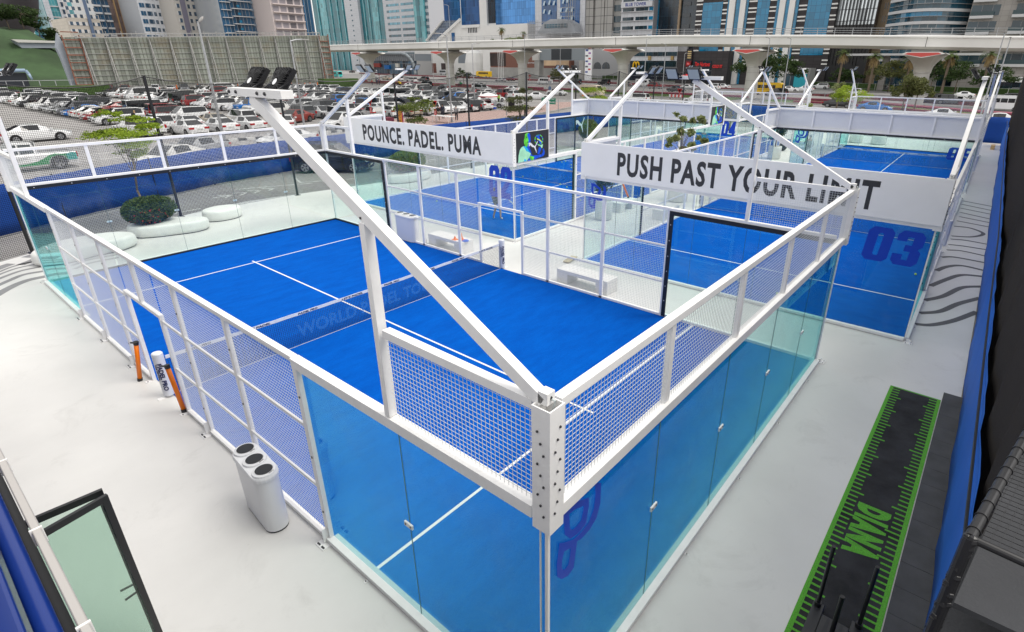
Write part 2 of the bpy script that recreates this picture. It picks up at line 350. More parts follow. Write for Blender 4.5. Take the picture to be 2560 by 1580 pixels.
class Court:
    def __init__(s, origin, rotz, W, L, label, nets=True, detail=True, number=None, numx=None, ends=('NF'), gask=('F',), banners=(), g_at=None, lineext=1.0):
        s.W, s.L, s.o, s.rz = W, L, V((origin[0], origin[1], 0)), rotz
        k = L/20.0
        root = thing('padel_court_enclosure', label, 'padel court', s.o, rotz, 'padel court enclosures'); s.root = root
        ys = [0, 2*k, 4*k, 6*k, 8*k, 9.05*k, 10.95*k, 12*k, 14*k, 16*k, 18*k, 20*k]; s.ys = ys
        def wb(mb, wl, a0, a1, t0, t1, z0, z1, m=0):
            if wl == 'L': mb.box(-t1, -t0, a0, a1, z0, z1, m)
            elif wl == 'R': mb.box(W+t0, W+t1, a0, a1, z0, z1, m)
            elif wl == 'N': mb.box(a0, a1, -t1, -t0, z0, z1, m)
            else: mb.box(a0, a1, L+t0, L+t1, z0, z1, m)
        s.wb = wb
        def place(me, nm, wl, a, z, t=0.0):
            if wl == 'L': return put(nm, me, root, loc=(-t, a, z), rotz=math.pi/2)
            if wl == 'R': return put(nm, me, root, loc=(W+t, a, z), rotz=math.pi/2)
            if wl == 'N': return put(nm, me, root, loc=(a, -t, z))
            return put(nm, me, root, loc=(a, L+t, z))
        # ---- end walls
        for wl in 'NF':
            b = MB(); wb(b, wl, 0.0, W, 0.0, 0.10, 0.014, 0.085)
            if detail:
                for i in range(5):
                    for xx in (W*(i+0.5)/5,): wb(b, wl, xx-.02, xx+.02, .10, .16, 0, .008); wb(b, wl, xx-.008, xx+.008, .125, .14, .008, .02, 1)
            b.build('base_rail', [M_white, M_bolt], root, bevel=0.004 if detail else 0)
            b = MB(); wb(b, wl, 0.0, W, -0.03, 0.09, 2.90, 3.03)
            b.build('top_beam', M_white, root, bevel=0.004 if detail else 0)
            for i in range(5):
                place(gpanel(W/5-.006, 2.85), 'glass_panel', wl, W*i/5+.003, 0.05)
                if detail and i:
                    for zz in (1.55,):
                        c = MB(); wb(c, wl, W*i/5-.07, W*i/5+.07, .008, .03, zz-.028, zz+.028); wb(c, wl, W*i/5-.05, W*i/5-.035, .03, .036, zz-.01, zz+.01, 1); wb(c, wl, W*i/5+.035, W*i/5+.05, .03, .036, zz-.01, zz+.01, 1)
                        c.build('glass_clip', [M_clip, M_bolt], root)
            for i in range(5):
                place(wire_panel(W/5-.08, .93), 'mesh_panel', wl, W*i/5+.04, 3.04, .03)
                if i:
                    c = MB(); wb(c, wl, W*i/5-.045, W*i/5+.045, -0.005, .055, 3.031, 3.965); c.build('post', M_white, root)
            c = MB(); wb(c, wl, 0.09, W-.09, -0.02, .07, 3.966, 4.05); c.build('top_rail', M_white, root, bevel=0.004 if detail else 0)
            if wl in gask:
                c = MB(); wb(c, wl, 0.02, W-.02, -0.045, -0.032, 2.86, 2.965); wb(c, wl, 0.02, W-.02, -0.05, -0.012, 0.014, 0.07)
                for i in range(11): wb(c, wl, W*(i+.5)/11-.01, W*(i+.5)/11+.01, -.05, -.045, 2.9, 2.92, 1)
                c.build('rubber_seal', [M_black, M_clip], root)
        # ---- corners
        for cx, sx in ((0, -1), (W, 1)):
            for cy, sy in ((0, -1), (L, 1)):
                b = MB(); x0, x1 = sorted((cx+sx*0.13, cx-sx*0.05)); y0, y1 = sorted((cy+sy*0.13, cy-sy*0.05)); t_ = .012
                b.box(x0, x1, y0, y0+t_, 2.88, 4.06); b.box(x0, x1, y1-t_, y1, 2.88, 4.06); b.box(x0, x0+t_, y0+t_, y1-t_, 2.88, 4.06); b.box(x1-t_, x1, y0+t_, y1-t_, 2.88, 4.06)
                b.box(x0+.002, x1-.002, y0+.002, y1-.002, 3.9, 3.91)
                for r_ in range(9):
                    z = 3.08 + .1*r_; q_ = (-.03, .0, .03)[r_ % 3]
                    xm = (x0+x1)/2+q_; yf = y0 if sy < 0 else y1; b.ell((xm, yf+sy*.004, z), (.012, .012, .012), 6, 4, 1)
                    ym = (y0+y1)/2+q_; xf = x0 if sx < 0 else x1; b.ell((xf+sx*.004, ym, z-.03), (.012, .012, .012), 6, 4, 1)
                b.build('corner_post', [M_white, M_bolt], root)
                b = MB(); b.bar((cx+sx*.018, cy+sy*.018, .02), (cx+sx*.018, cy+sy*.018, 2.9), .032); b.bar((cx+sx*.03, cy-sy*.05, .02), (cx+sx*.03, cy-sy*.05, 2.9), .012, .012)
                b.box(*sorted((cx+sx*.02, cx+sx*.2)), *sorted((cy+sy*.02, cy+sy*.2)), 0.0, .012)
                for q1, q2 in ((.06,.17),(.17,.06),(.17,.17)): b.ell((cx+sx*q1, cy+sy*q2, .016), (.012,.012,.01), 6, 4, 1)
                b.box(*sorted((cx+sx*.06, cx+sx*.16)), *sorted((cy+sy*.09, cy+sy*.11)), .012, .09)
                b.build('corner_strip', [M_white, M_bolt], root)
        # ---- side walls
        for wl in 'LR':
            for (a, c_) in ((0, 1), (1, 2), (9, 10), (10, 11)):
                place(gpanel(ys[c_]-ys[a]-.006, 2.85), 'glass_panel', wl, ys[a]+.003, 0.05)
            for (a0, a1) in ((0.0, ys[2]), (ys[9], L)):
                b = MB(); wb(b, wl, a0, a1, 0.0, .10, 0.014, .085)
                for aa in (a0+1.0*k, a0+3.0*k): wb(b, wl, aa-.02, aa+.02, .10, .16, 0, .008); wb(b, wl, aa-.008, aa+.008, .125, .14, .008, .02, 1)
                b.build('base_rail', [M_white, M_bolt], root, bevel=0.004 if detail else 0)
                b = MB(); wb(b, wl, a0+(.1 if a0 == 0 else 0), a1-(.1 if a0 else 0), -.03, .09, 2.90, 3.03); b.build('top_beam', M_white, root, bevel=0.004 if detail else 0)
                if detail:
                    aa = a0+2*k; c = MB(); wb(c, wl, aa-.07, aa+.07, .008, .03, 1.52, 1.58); wb(c, wl, aa-.05, aa-.035, .03, .036, 1.54, 1.56, 1); wb(c, wl, aa+.035, aa+.05, .03, .036, 1.54, 1.56, 1); c.build('glass_clip', [M_clip, M_bolt], root)
                ex = ys[2] if a0 == 0 else ys[9]; sg = -1 if a0 == 0 else 1
                if wl == 'R' or not detail:
                    c = MB(); wb(c, wl, *sorted((ex+sg*.03, ex+sg*.13)), -.05, -.012, .05, 2.9)
                    wb(c, wl, a0+.02, a1-.02, -.045, -.032, 2.86, 2.965)
                    if a0 > 0: wb(c, wl, a0+.02, a1-.02, -.05, -.012, .014, .07)
                    for i in range(6): wb(c, wl, *sorted((ex+sg*.07, ex+sg*.09)), -.055, -.05, .5+i*.42, .52+i*.42, 1)
                    c.build('rubber_seal', [M_black, M_clip], root)
                # upper return, first 2 m
                r0, r1 = (0.0, ys[1]) if a0 == 0 else (ys[10], L)
                place(wire_panel(r1-r0-.1, .93), 'mesh_panel', wl, r0+.05, 3.04, .03)
                e = r1 if a0 == 0 else r0
                c = MB(); q0, q1 = (r0+.1, e-.05) if a0 == 0 else (e+.05, r1-.1); wb(c, wl, q0, q1, -.02, .07, 3.966, 4.05); c.build('top_rail', M_white, root)
            b = MB(); wb(b, wl, ys[2]+.0, ys[9]-.0, -.02, .07, 2.965, 3.035); b.build('top_rail', M_white, root, bevel=0.004 if detail else 0)
            for (a0, a1) in ((ys[2], ys[5]), (ys[6], ys[9])):
                b = MB(); wb(b, wl, a0+.05, a1-.05, 0.0, .08, 0.014, .08); b.build('base_rail', M_white, root, bevel=0.004 if detail else 0)
            for i in (2, 3, 4, 7, 8, 9):
                b = MB(); a = ys[i]; wb(b, wl, a-.05, a+.05, 0.0, .06, 0.0, 2.964)
                if detail and i in (2, 4, 7, 8, 9):
                    wb(b, wl, a-.10, a+.10, .061, .22, 0.0, .012); wb(b, wl, a-.006, a+.006, .061, .14, .012, .26)
                    for q1, q2 in ((-.07,.19),(-.035,.19),(0.035,.19),(.07,.19),(.08,.1)): wb(b, wl, a+q1-.012, a+q1+.012, q2-.012, q2+.012, .012, .024, 1)
                for zz in (.55, 1.5, 2.45): wb(b, wl, a-.012, a+.012, .06, .07, zz-.012, zz+.012, 1)
                b.build('post', [M_white, M_bolt], root)
            b = MB(); a0, a1 = ys[5], ys[6]
            wb(b, wl, a0-.04, a0+.04, 0, .07, 0, 2.12); wb(b, wl, a1-.04, a1+.04, 0, .07, 0, 2.12); wb(b, wl, a0+.04, a1-.04, 0, .07, 2.05, 2.12)
            for aa in (a0, a1): wb(b, wl, aa-.05, aa+.05, .07, .2, 0, .012); wb(b, wl, aa-.03, aa-.01, .15, .17, .012, .022, 1)
            b.build('door_frame', [M_white, M_bolt], root)
            b = MB(); am = (a0+a1)/2; wb(b, wl, am-.05, am+.05, 0, .06, 2.121, 2.964); b.build('post', M_white, root)
            bays = [(ys[2], ys[3]), (ys[3], ys[4]), (ys[4], ys[5]), (ys[6], ys[7]), (ys[7], ys[8]), (ys[8], ys[9])]
            for (a, c_) in bays:
                place(wire_panel(c_-a-.09, 2.86), 'mesh_panel', wl, a+.045, .09, .02)
                for zz in (1.0, 2.0):
                    c = MB(); wb(c, wl, a+.05, c_-.05, .03, .06, zz-.025, zz+.025); c.build('mid_rail', M_white, root)
            place(wire_panel(a1-a0, .83), 'mesh_panel', wl, a0, 2.13, .02)
        if detail:
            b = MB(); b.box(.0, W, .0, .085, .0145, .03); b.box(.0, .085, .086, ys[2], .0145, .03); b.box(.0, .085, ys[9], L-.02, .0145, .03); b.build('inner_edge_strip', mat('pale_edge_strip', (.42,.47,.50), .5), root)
        # ---- lettering on the glass of the near end
        if number:
            wn = numx[1]-numx[0]; hn = numx[3]-numx[2]; sh = .06*wn
            for i_, dg in enumerate(number):
                b = MB(); px0 = numx[0]+i_*wn*.53; F = lambda x, y: (px0+x*wn*.47+sh*y, -.012, numx[2]+y*hn)
                if dg == '0':
                    o_, n_ = DIG['0']
                    for q in range(8): b.face([F(*o_[q]), F(*o_[(q+1) % 8]), F(*n_[(q+1) % 8]), F(*n_[q])])
                else: b.face([F(*p) for p in DIG[dg]])
                b.build('glass_number', M_num, root)
        if g_at is not None:
            b = MB(); logo(b, lambda x, z: V((g_at[0]+x, -.010, g_at[1]+z))); b.build('glass_emblem', M_num, root)
        # ---- turf and its lines (ground)
        t = MB(); t.box(-.001, W+.001, -.001, L+.001, .004, .014); struct(t.build('court_turf', M_turf, loc=s.o, rotz=rotz), 'blue artificial turf of a padel court')
        t = MB(); y0, y1 = 3.05*k, 16.95*k
        t.box(0.01, W-.01, y0-.025, y0+.025, .0145, .018); t.box(0.01, W-.01, y1-.025, y1+.025, .0145, .018)
        t.box(W/2-.025, W/2+.025, y0+.0255, y1-.0255, .0145, .018); t.box(W/2-.025, W/2+.025, y0-.22, y0-.0255, .0145, .018); t.box(W/2-.025, W/2+.025, y1+.0255, y1+.22, .0145, .018)
        struct(t.build('court_lines', M_line, loc=s.o, rotz=rotz), 'white service and centre lines on the turf')
    def w(s, x, y, z=0.0):
        c, q = math.cos(s.rz), math.sin(s.rz); return V((s.o.x+x*c-y*q, s.o.y+x*q+y*c, z))

M_ghost = None
def ghostmat():
    global M_ghost
    if M_ghost: return M_ghost
    m = bpy.data.materials.new('net_print'); m.use_nodes = True; t = m.node_tree; t.nodes.clear()
    o = t.nodes.new('ShaderNodeOutputMaterial'); tr = t.nodes.new('ShaderNodeBsdfTransparent'); d = t.nodes.new('ShaderNodeBsdfDiffuse'); mx = t.nodes.new('ShaderNodeMixShader')
    d.inputs[0].default_value = (0.07, 0.27, 0.66, 1); mx.inputs[0].default_value = 0.30
    t.links.new(tr.outputs[0], mx.inputs[1]); t.links.new(d.outputs[0], mx.inputs[2]); t.links.new(mx.outputs[0], o.inputs[0]); M_ghost = m
    return m
def net(court, label, pads=True, pitch=0.045, facing=-1):
    W = court.W; c = court.w(0, court.L/2); t = thing('court_net', label, 'net', c, court.rz, 'nets across the courts')
    b = MB(); n = int(W/pitch); r = .0022; top = lambda x: .90 - .05*(1-abs(2*x/W-1)**2)
    for i in range(1, n): x = W*i/n; b.box(x-r, x+r, -r, r, .02, top(x)-.03)
    mz = int(.84/pitch)
    for j in range(mz+1):
        z = .03+.83*j/mz
        for q in range(8):
            x0, x1 = W*q/8, W*(q+1)/8; f0, f1 = top(x0)/.9, top(x1)/.9
            b.add([(x0,-r,z*f0-r),(x1,-r,z*f1-r),(x1,-r,z*f1+r),(x0,-r,z*f0+r),(x0,r,z*f0-r),(x1,r,z*f1-r),(x1,r,z*f1+r),(x0,r,z*f0+r)], [(0,1,2,3),(7,6,5,4),(3,2,6,7),(4,5,1,0)])
    b.build('netting', M_net, t)
    b = MB(); N = 60
    pts = []
    for i in range(N+1):
        x = .06+(W-.12)*i/N; zt = top(x)+.012*math.sin(i*1.7)*.2; pts.append((x, zt))
    for i in range(N):
        (x0, z0), (x1, z1) = pts[i], pts[i+1]; wv = .004*math.sin(i*2.1)
        b.add([(x0,-.006,z0-.075),(x1,-.006,z1-.075),(x1,-.004,z1),(x0,-.004,z0),(x0,.006,z0-.075),(x1,.006,z1-.075),(x1,.004,z1),(x0,.004,z0)], [(0,1,2,3),(7,6,5,4),(3,2,6,7),(4,5,1,0)])
    b.build('top_tape', M_tape, t)
    b = MB(); b.bar((0, 0, .02), (W, 0, .02), .012); b.build('bottom_cord', M_tape, t)
    for i, (sgn) in enumerate((1,)):
        y = facing*.009; dx = 1 if facing < 0 else -1
        for j in range(8):
            xx = W*(j+.55)/8.1; wd = .62 if j % 2 else .5; s_ = "PADEL PRO" if j % 2 == 0 else "LET'S PADEL"; z = top(xx)-.062
            text(s_, (xx-dx*wd/2, y, z), (dx*wd, 0, 0), (0, 0, .048), M_navy, t, 'tape_print', bold=.03, shear=.2, th=.001)
    x0, x1 = (W*.28, W*.72); y = facing*.006
    if facing > 0: x0, x1 = x1, x0
    text("WORLD PADEL TOUR", (x0, y, .22), (x1-x0, 0, 0), (0, 0, .34), ghostmat(), t, 'net_print', bold=.03, th=.001)
    for xx, sg in ((0.0, -1), (W, 1)):
        b = MB(); b.lathe([(.085, .03), (.1, .05), (.1, .99), (.085, 1.01)], (xx+sg*.06, 0, 0), 20); o = b.build('post_pad', M_pad, t, smooth=False, bevel=0)
        b = MB(); b.tube((xx+sg*.06, 0, 0), (xx+sg*.06, 0, .03), .05); b.box(*sorted((xx+sg*.02, xx+sg*.28)), -.05, .05, 0, .012); b.ell((xx+sg*.24, 0, .016), (.014,.014,.01), 6, 4); b.build('post_foot', M_white, t)
        # lettering runs down the pad, on its outer half
        for sx_, tx, hh, z0, mm in ((.045, "PADEL PRO", .085, .80, M_navy), (-.075, "ONE CENTRAL", .036, .78, M_navy)):
            for g in (1,):
                ang = RD(232) - court.rz*0 + sx_*5.5
                # tangent strip on the cylinder
                cpt = V((xx+sg*.06, 0, 0)); nrm = V((math.cos(ang), math.sin(ang), 0)); tg = V((-math.sin(ang), math.cos(ang), 0))
                ln = .62 if len(tx) < 10 else .36
                text(tx, cpt+nrm*.103+tg*(-hh/2)+V((0,0,z0)), (0,0,-ln), tg*hh, M_navy, t, 'pad_print', bold=.04, th=.002)
    return t

# flood light masts: a post on the side wall, a slanting arm from the corner, a crossbar and two lamps
def mast_proto(sx):
    """arm runs along +Y from the corner, the court lies on the sx side"""
    t = thing('floodlight_mast', '', 'floodlight mast')
    b = MB(); b.bar((0, 0, 4.06), (0, 3.72, 6.05), .09, .11); b.box(-.045, .045, -.06, .03, 4.06, 4.16); b.bar((-.052, 2.05, 5.12), (.052, 2.05, 5.12), .02, m=1); b.ell((0, -.062, 4.11), (.012,.012,.02), 6, 4, 1)
    b.build('arm', [M_white, M_bolt], t, bevel=.006)
    b = MB(); b.path([(0,-.055,4.11),(0,-.10,4.10),(.01*sx,-.075,4.03),(.03*sx,-.03,3.93)], .009, 6); b.build('cable', mat('cable_grey', (.55,.60,.60), .5), t)
    b = MB(); b.bar((0, 2.05, 3.036), (0, 2.05, 5.08), .10, .08); b.build('post', M_white, t, bevel=.004)
    b = MB(); z0 = 6.06; b.box(-.06, .06, 3.05, 3.06, z0, z0+.075); 
    b.box(-.06, -.052, 3.061, 4.14, z0, z0+.075); b.box(.052, .06, 3.061, 4.14, z0, z0+.075); b.box(-.052, .052, 3.061, 4.14, z0+.067, z0+.075); b.box(-.052, .052, 3.061, 4.14, z0, z0+.008)
    for yy in (3.35, 3.5, 3.95, 4.1): b.ell((-.065*sx, yy, z0+.038), (.016, .018, .018), 8, 5, 1)
    b.build('crossbar', [M_white, M_bolt], t, bevel=.003)
    K = .70
    for yy in (3.62, 4.16):
        b = MB(); n = V((sx*math.cos(RD(38)), 0, -math.sin(RD(38)))); u = V((sx*math.sin(RD(38)), 0, math.cos(RD(38)))); yv = V((0, 1, 0)); c = V((sx*.25, yy, 6.19))
        def ob(cc, hx, hy, hz, m=0):
            pts = []
            for k3 in (-1, 1):
                for k1, k2 in ((-1,-1),(1,-1),(1,1),(-1,1)): pts.append(cc + n*(hx*K*k1) + yv*(hy*K*k2) + u*(hz*K*k3))
            b.add(pts, [(0,3,2,1),(4,5,6,7),(0,1,5,4),(1,2,6,5),(2,3,7,6),(3,0,4,7)], m)
        ob(c, .035, .21, .21)
        for i in range(28):                        # cooling fins fan out from the driver
            a = math.pi*2*i/28; dy, dz = math.cos(a), math.sin(a); L1 = min(.2/max(abs(dy), .01), .2/max(abs(dz), .01), .27)
            p0 = c + (-n*.055 + yv*(dy*.07) + u*(dz*.07-.05))*K; p1 = c + (-n*.045 + yv*(dy*L1) + u*max(-.2, min(.2, dz*L1)))*K
            b.bar(p0, p1, .0045, .03, up=n)
        for i in range(9): ob(c + (-n*.05 + yv*(-.18+.045*i) + u*.14)*K, .02, .004, .06)
        h = b.build('floodlight', M_blackm, t)
        b = MB(); ob(c + n*.0275, .003, .18, .18); b.build('lens', LENS, h)
        b = MB(); q = c - n*.056 - u*.035
        for i in range(14):
            a0, a1 = 2*math.pi*i/14, 2*math.pi*(i+1)/14; b.face([q, q+yv*(.036*math.cos(a0))+u*(.036*math.sin(a0)), q+yv*(.036*math.cos(a1))+u*(.036*math.sin(a1))])
        b.build('badge', M_clip, h)
        b = MB(); b.bar((sx*.075, yy-.16, 6.10), (sx*.075, yy+.16, 6.10), .03, .02); b.bar((sx*.075, yy-.16, 6.10), c+yv*-.157, .025, .01); b.bar((sx*.075, yy+.16, 6.10), c+yv*.157, .025, .01); b.build('bracket', M_blackm, h)
    return t
LENS = mat('lamp_lens', (0.50, 0.54, 0.50), 0.6)
MASTP = {}
def mast(court, cx, cy, label):
    """cx, cy: 0 or 1, which corner"""
    W, L = court.W, court.L; right = cx == 1; far = cy == 1
    sx = -1 if right else 1
    if far: sx = -sx                                # turned half round
    if sx not in MASTP: m = MASTP[sx] = mast_proto(sx)
    else: m = copy_tree(MASTP[sx])
    m.location = court.w(W+.03 if right else -.03, L+.0 if far else 0.0); m.rotation_euler = (0, 0, court.rz + (math.pi if far else 0))
    tag(m, label, 'floodlight mast', 'floodlight masts on the court corners')
    return m

C1 = Court((0, 0), 0.0, 9.88, 20.08, 'nearest white padel court cage, with glass corner below the camera and bare mesh tops', gask=('F',), g_at=(0, 0))
C2 = Court((12.30, 21.99), RD(-88.93), 10.19, 20.0, 'padel court cage behind the first one, numbered 02, under the banner starting POUNCE', detail=False, number='02', numx=(8.93, 10.05, 1.62, 2.82), gask=('F',))
C3 = Court((12.31, 8.35), RD(-89.0), 9.8, 20.17, 'right-hand padel court cage numbered 03, under the banner ending LIMIT', detail=False, number='03', numx=(8.42, 9.62, 1.90, 2.76), gask=('F',), g_at=(.0, -.05))
C5 = Court((34.5, 8.2), RD(-89.2), 9.3, 17.0, 'far right padel court cage numbered 05, beyond the blank white boards', detail=False, number='05', numx=(8.1, 9.25, 1.68, 2.34), gask=('F', 'N'), g_at=(.0, -.05))
C4 = Court((34.9, 22.2), RD(-89.0), 10.1, 17.2, 'far padel court cage numbered 04, nearest the road', detail=False, number='04', numx=(9.05, 10.0, 1.92, 2.86), gask=('F', 'N'))
net(C1, 'net with navy lettering on its white tape across the nearest court', facing=-1)
net(C3, 'net across the right-hand court behind the 03 on the glass', facing=-1)
net(C2, 'net across the court where a woman is playing', facing=-1)
net(C5, 'farthest net on the right, its lettering seen through the 05 glass', facing=-1)
net(C4, 'farthest net on the left side, behind the 04 glass', facing=-1)
for cc, nm in ((C1, 'the nearest court'), (C2, 'the court numbered 02'), (C3, 'the court numbered 03'), (C4, 'the court numbered 04'), (C5, 'the court numbered 05')):
    for cx in (0, 1):
        for cy in (0, 1):
            pos = {(0,0): 'near left', (1,0): 'near right', (0,1): 'far left', (1,1): 'far right'}[(cx, cy)]
            mast(cc, cx, cy, 'white slanting floodlight mast on the %s corner of %s' % (pos, nm))

# ------------------------------------------------------------------ boards on the cages
def board(court, wl, a0, a1, label, z0=3.0, z1=4.07, t0=.10, t1=.125, name='banner', m=None):
    th_ = thing(name, label, 'banner', court.o, court.rz)
    b = MB(); court.wb(b, wl, a0, a1, t0, t1, z0, z1); b.build('panel', m or M_ban, th_, bevel=.004); return th_
bn = board(C3, 'N', -.1, C3.W+.12, 'long white banner with the words PUSH PAST YOUR LIMIT', t0=.14, t1=.165)
text('PUSH PAST YOUR LIMIT', (1.27, -.166, 3.155), (7.24, 0, 0.0), (0, 0, .715), M_lett, bn, 'lettering', bold=.032, th=.003, space=1.15)
bn = board(C2, 'N', -.1, C2.W+.12, 'long white banner with the words POUNCE. PADEL. PUMA', t0=.14, t1=.165)
text('POUNCE. PADEL. PUMA', (1.33, -.166, 3.14), (7.42, 0, 0), (0, 0, .70), M_lett, bn, 'lettering', bold=.032, th=.003, space=1.15)
board(C2, 'F', -.1, C2.W+.12, 'long blank white board above the glass behind the POUNCE court', t0=.10, t1=.13)
board(C2, 'L', C2.ys[10], C2.L+.05, 'short blank white board above the white cat emblem', t0=.10, t1=.13)
board(C2, 'L', .0, C2.ys[1], 'short white board at the left end of the POUNCE banner', t0=.14, t1=.165)
board(C3, 'F', -.1, C3.W+.12, 'long blank white board above the glass showing the 05', t0=.10, t1=.13)
board(C3, 'L', C3.ys[10], C3.L+.05, 'short blank white board left of the long board on the right-hand court', t0=.10, t1=.13)
board(C3, 'L', .0, C3.ys[1], 'short white board round the corner from the word PUSH', t0=.14, t1=.165)

# printed picture panel (flat in reality): a player with a racket and a leaping cat emblem
def poster(court, a0, a1, label):
    W = court.W; th_ = thing('poster', label, 'poster', court.o, court.rz)
    b = MB(); court.wb(b, 'R', a0, a1, .10, .125, 3.0, 4.05); b.build('panel', mat('poster_black', (.022, .023, .028), .5), th_, bevel=.003)
    def f(x, y, lay):
        s_ = (x-275)/945.0; top = 345-117*s_; bot = 1170-165*s_; q = (y-top)/(bot-top)
        return (W+.126+lay*.0012, a0+(a1-a0)*s_, 4.05-1.05*q)
    def pl(pts, m, lay, nm='figure_print'):
        b = MB(); b.face([f(x, y, lay) for x, y in pts]); b.build(nm, m, th_)
    mg = mat('print_green', srgb(96, 205, 60), .5, noise=.35, nscale=6); mb = mat('print_blue', srgb(0, 78, 215), .5, noise=.25, nscale=5)
    mc = mat('print_pale', srgb(165, 226, 190), .5, noise=.12, nscale=4); my = mat('print_cyan', srgb(30, 178, 232), .5, noise=.15, nscale=6); mw = mat('print_white', (.74, .75, .8), .5)
    md = mat('print_dark', (.012, .03, .03), .5)
    pl([(350,1158),(365,960),(400,800),(440,730),(500,690),(600,760),(650,830),(700,905),(660,1000),(580,1120),(480,1130)], mc, 1)
    pl([(490,690),(560,700),(640,790),(700,900),(640,860),(570,830),(540,760)], my, 2); pl([(500,1125),(530,1040),(580,1100),(575,1120)], my, 2)
    pl([(545,360),(590,325),(640,325),(640,600),(640,700),(590,715),(540,690),(515,600),(512,520),(530,480)], mg, 2)
    pl([(640,325),(672,340),(690,400),(692,500),(685,600),(660,640),(660,720),(715,870),(700,905),(620,790),(590,715),(625,640),(640,540),(620,440),(600,380)], mb, 3)
    pl([(575,435),(605,425),(600,460),(580,470)], md, 4); pl([(600,560),(630,570),(625,600),(605,598)], md, 4)
    pl([(655,1000),(700,905),(760,960),(860,950),(1000,930),(1045,860),(1030,790),(1060,760),(1098,850),(1090,930),(1050,980),(900,1030),(780,1080),(700,1095),(600,1110)], mb, 3)
    pl([(650,1010),(690,960),(790,1000),(770,1080),(700,1095)], mg, 4)
    n = 20
    for i in range(n):
        a, c = 2*math.pi*i/n, 2*math.pi*(i+1)/n
        pl([(930+125*math.cos(a), 520+150*math.sin(a)), (930+125*math.cos(c), 520+150*math.sin(c)), (930+100*math.cos(c), 520+125*math.sin(c)), (930+100*math.cos(a), 520+125*math.sin(a))], mg if i % 3 else mb, 2, 'racket_print')
    pl([(870,380),(940,375),(945,440),(960,500),(1010,600),(960,640),(930,560),(880,450)], mb, 2, 'racket_print')
    pl([(868,480),(900,485),(965,520),(1000,545),(1020,590),(1010,595),(975,560),(930,530),(880,515)], mat('print_lime', srgb(200, 235, 90), .5), 3, 'racket_print')
    pl([(880,640),(960,680),(1045,640),(1025,750),(1000,745),(975,700),(930,690)], mc, 3, 'racket_print')
    pl([(930,720),(990,740),(1000,770),(960,860),(930,930),(880,920),(900,820)], mb, 3, 'racket_print')
    pl(CAT, mw, 6, 'emblem')
    return th_
poster(C2, 0.0, C2.ys[1], 'black poster of a green and blue lit player holding a racket')
poster(C2, C2.ys[10], C2.L, 'smaller looking far poster of a player, above the blue 04')
# white leaping cat emblem on the far left glass of court 02
b = MB(); 
def catf(x, y): return C2.w(-.02, C2.L-1.55+(x-635)/260*1.1, 2.78-(y-555)/327*1.05)
b.face([catf(x, y) for x, y in CAT]); tag(b.build('glass_decal', M_white), 'white leaping cat emblem on glass beside the clipped round bush', 'decal')
# ================================================================== deck, painted waves, furniture around the courts
def sheet(name, pts, z0, z1, m, label=None):
    b = MB(); b.prism([(p[0], p[1], z1) for p in pts], (0, 0, z0-z1)); return struct(b.build(name, m), label)
g = MB(); g.face([(-700,-900,-.06),(1500,-900,-.06),(1500,1600,-.06),(-700,1600,-.06)]); struct(g.build('ground', M_asph), 'grey asphalt ground of the car park and surroundings')
deck = [(-7,-3.0),(20,-2.72),(40,-2.4),(60.5,-2.05),(60.5,26.0),(45,26.2),(24.6,25.4),(17.4,25.4),(14.7,25.75),(11.3,26.3),(9,26.6),(7.2,26.4),(5.7,25.85),(3.1,24.5),(1.75,24.3),(.35,24.25),(-3,22.6),(-6,19.5),(-7,17)]
sheet('deck', deck, -.05, 0.0, M_deck, 'pale painted floor around the courts')
def smooth_line(pts, n=6):
    P = [V(p) for p in pts]; P = [P[0]*2-P[1]] + P + [P[-1]*2-P[-2]]; out = []
    for i in range(1, len(P)-2):
        for k in range(n):
            t = k/n; a, b, c, d = P[i-1], P[i], P[i+1], P[i+2]
            out.append(.5*((2*b)+(c-a)*t+(2*a-5*b+4*c-d)*t*t+(3*b-a-3*c+d)*t**3))
    out.append(P[-2]); return out
def ribbon(mb, pts, wd, z):
    P = smooth_line(pts); L_, R_ = [], []
    for i, p in enumerate(P):
        d = (P[min(i+1, len(P)-1)]-P[max(i-1, 0)]); d.z = 0; d.normalize(); n = V((-d.y, d.x, 0))*(wd/2)
        L_.append(V((p.x+n.x, p.y+n.y, z))); R_.append(V((p.x-n.x, p.y-n.y, z)))
    for i in range(len(P)-1): mb.face([R_[i], R_[i+1], L_[i+1], L_[i]])
q6 = lambda x, y: un(1600+x*.42328, 260+y*.42328)
wv = MB()
for w_, L_ in ((.17, [(1625,1300),(1720,1305),(1850,1280),(1990,1228)]), (.17, [(1650,1235),(1770,1225),(1880,1180),(2010,1146)]), (.17, [(1680,1160),(1790,1135),(1900,1085),(2018,1078)]),
               (.17, [(1715,1075),(1800,1040),(1900,1010),(2034,1020)]), (.17, [(1750,985),(1810,962),(1900,955),(2038,985)]), (.15, [(1780,905),(1860,905),(2048,940)]), (.13, [(1812,862),(1900,868),(2048,900)]),
               (.13, [(1820,830),(1900,838),(2053,862)]), (.13, [(1835,798),(1920,805),(2058,830)]), (.15, [(1855,722),(1950,733),(2028,766),(1960,785),(1840,780)]), (.13, [(1871,690),(2080,730)]),
               (.13, [(1885,665),(2085,705)]), (.13, [(1890,640),(2088,684)]), (.13, [(1893,615),(2090,655)]), (.13, [(1898,592),(2090,632)]), (.13, [(1905,572),(2092,608)])):
    ribbon(wv, [q6(*p) for p in L_], w_, .003)
struct(wv.build('floor_waves', M_greyd), 'dark grey painted wavy stripes on the pale floor at the right'); wv = MB()
q4 = lambda x, y: un(x/3.98, 380+y/3.98)
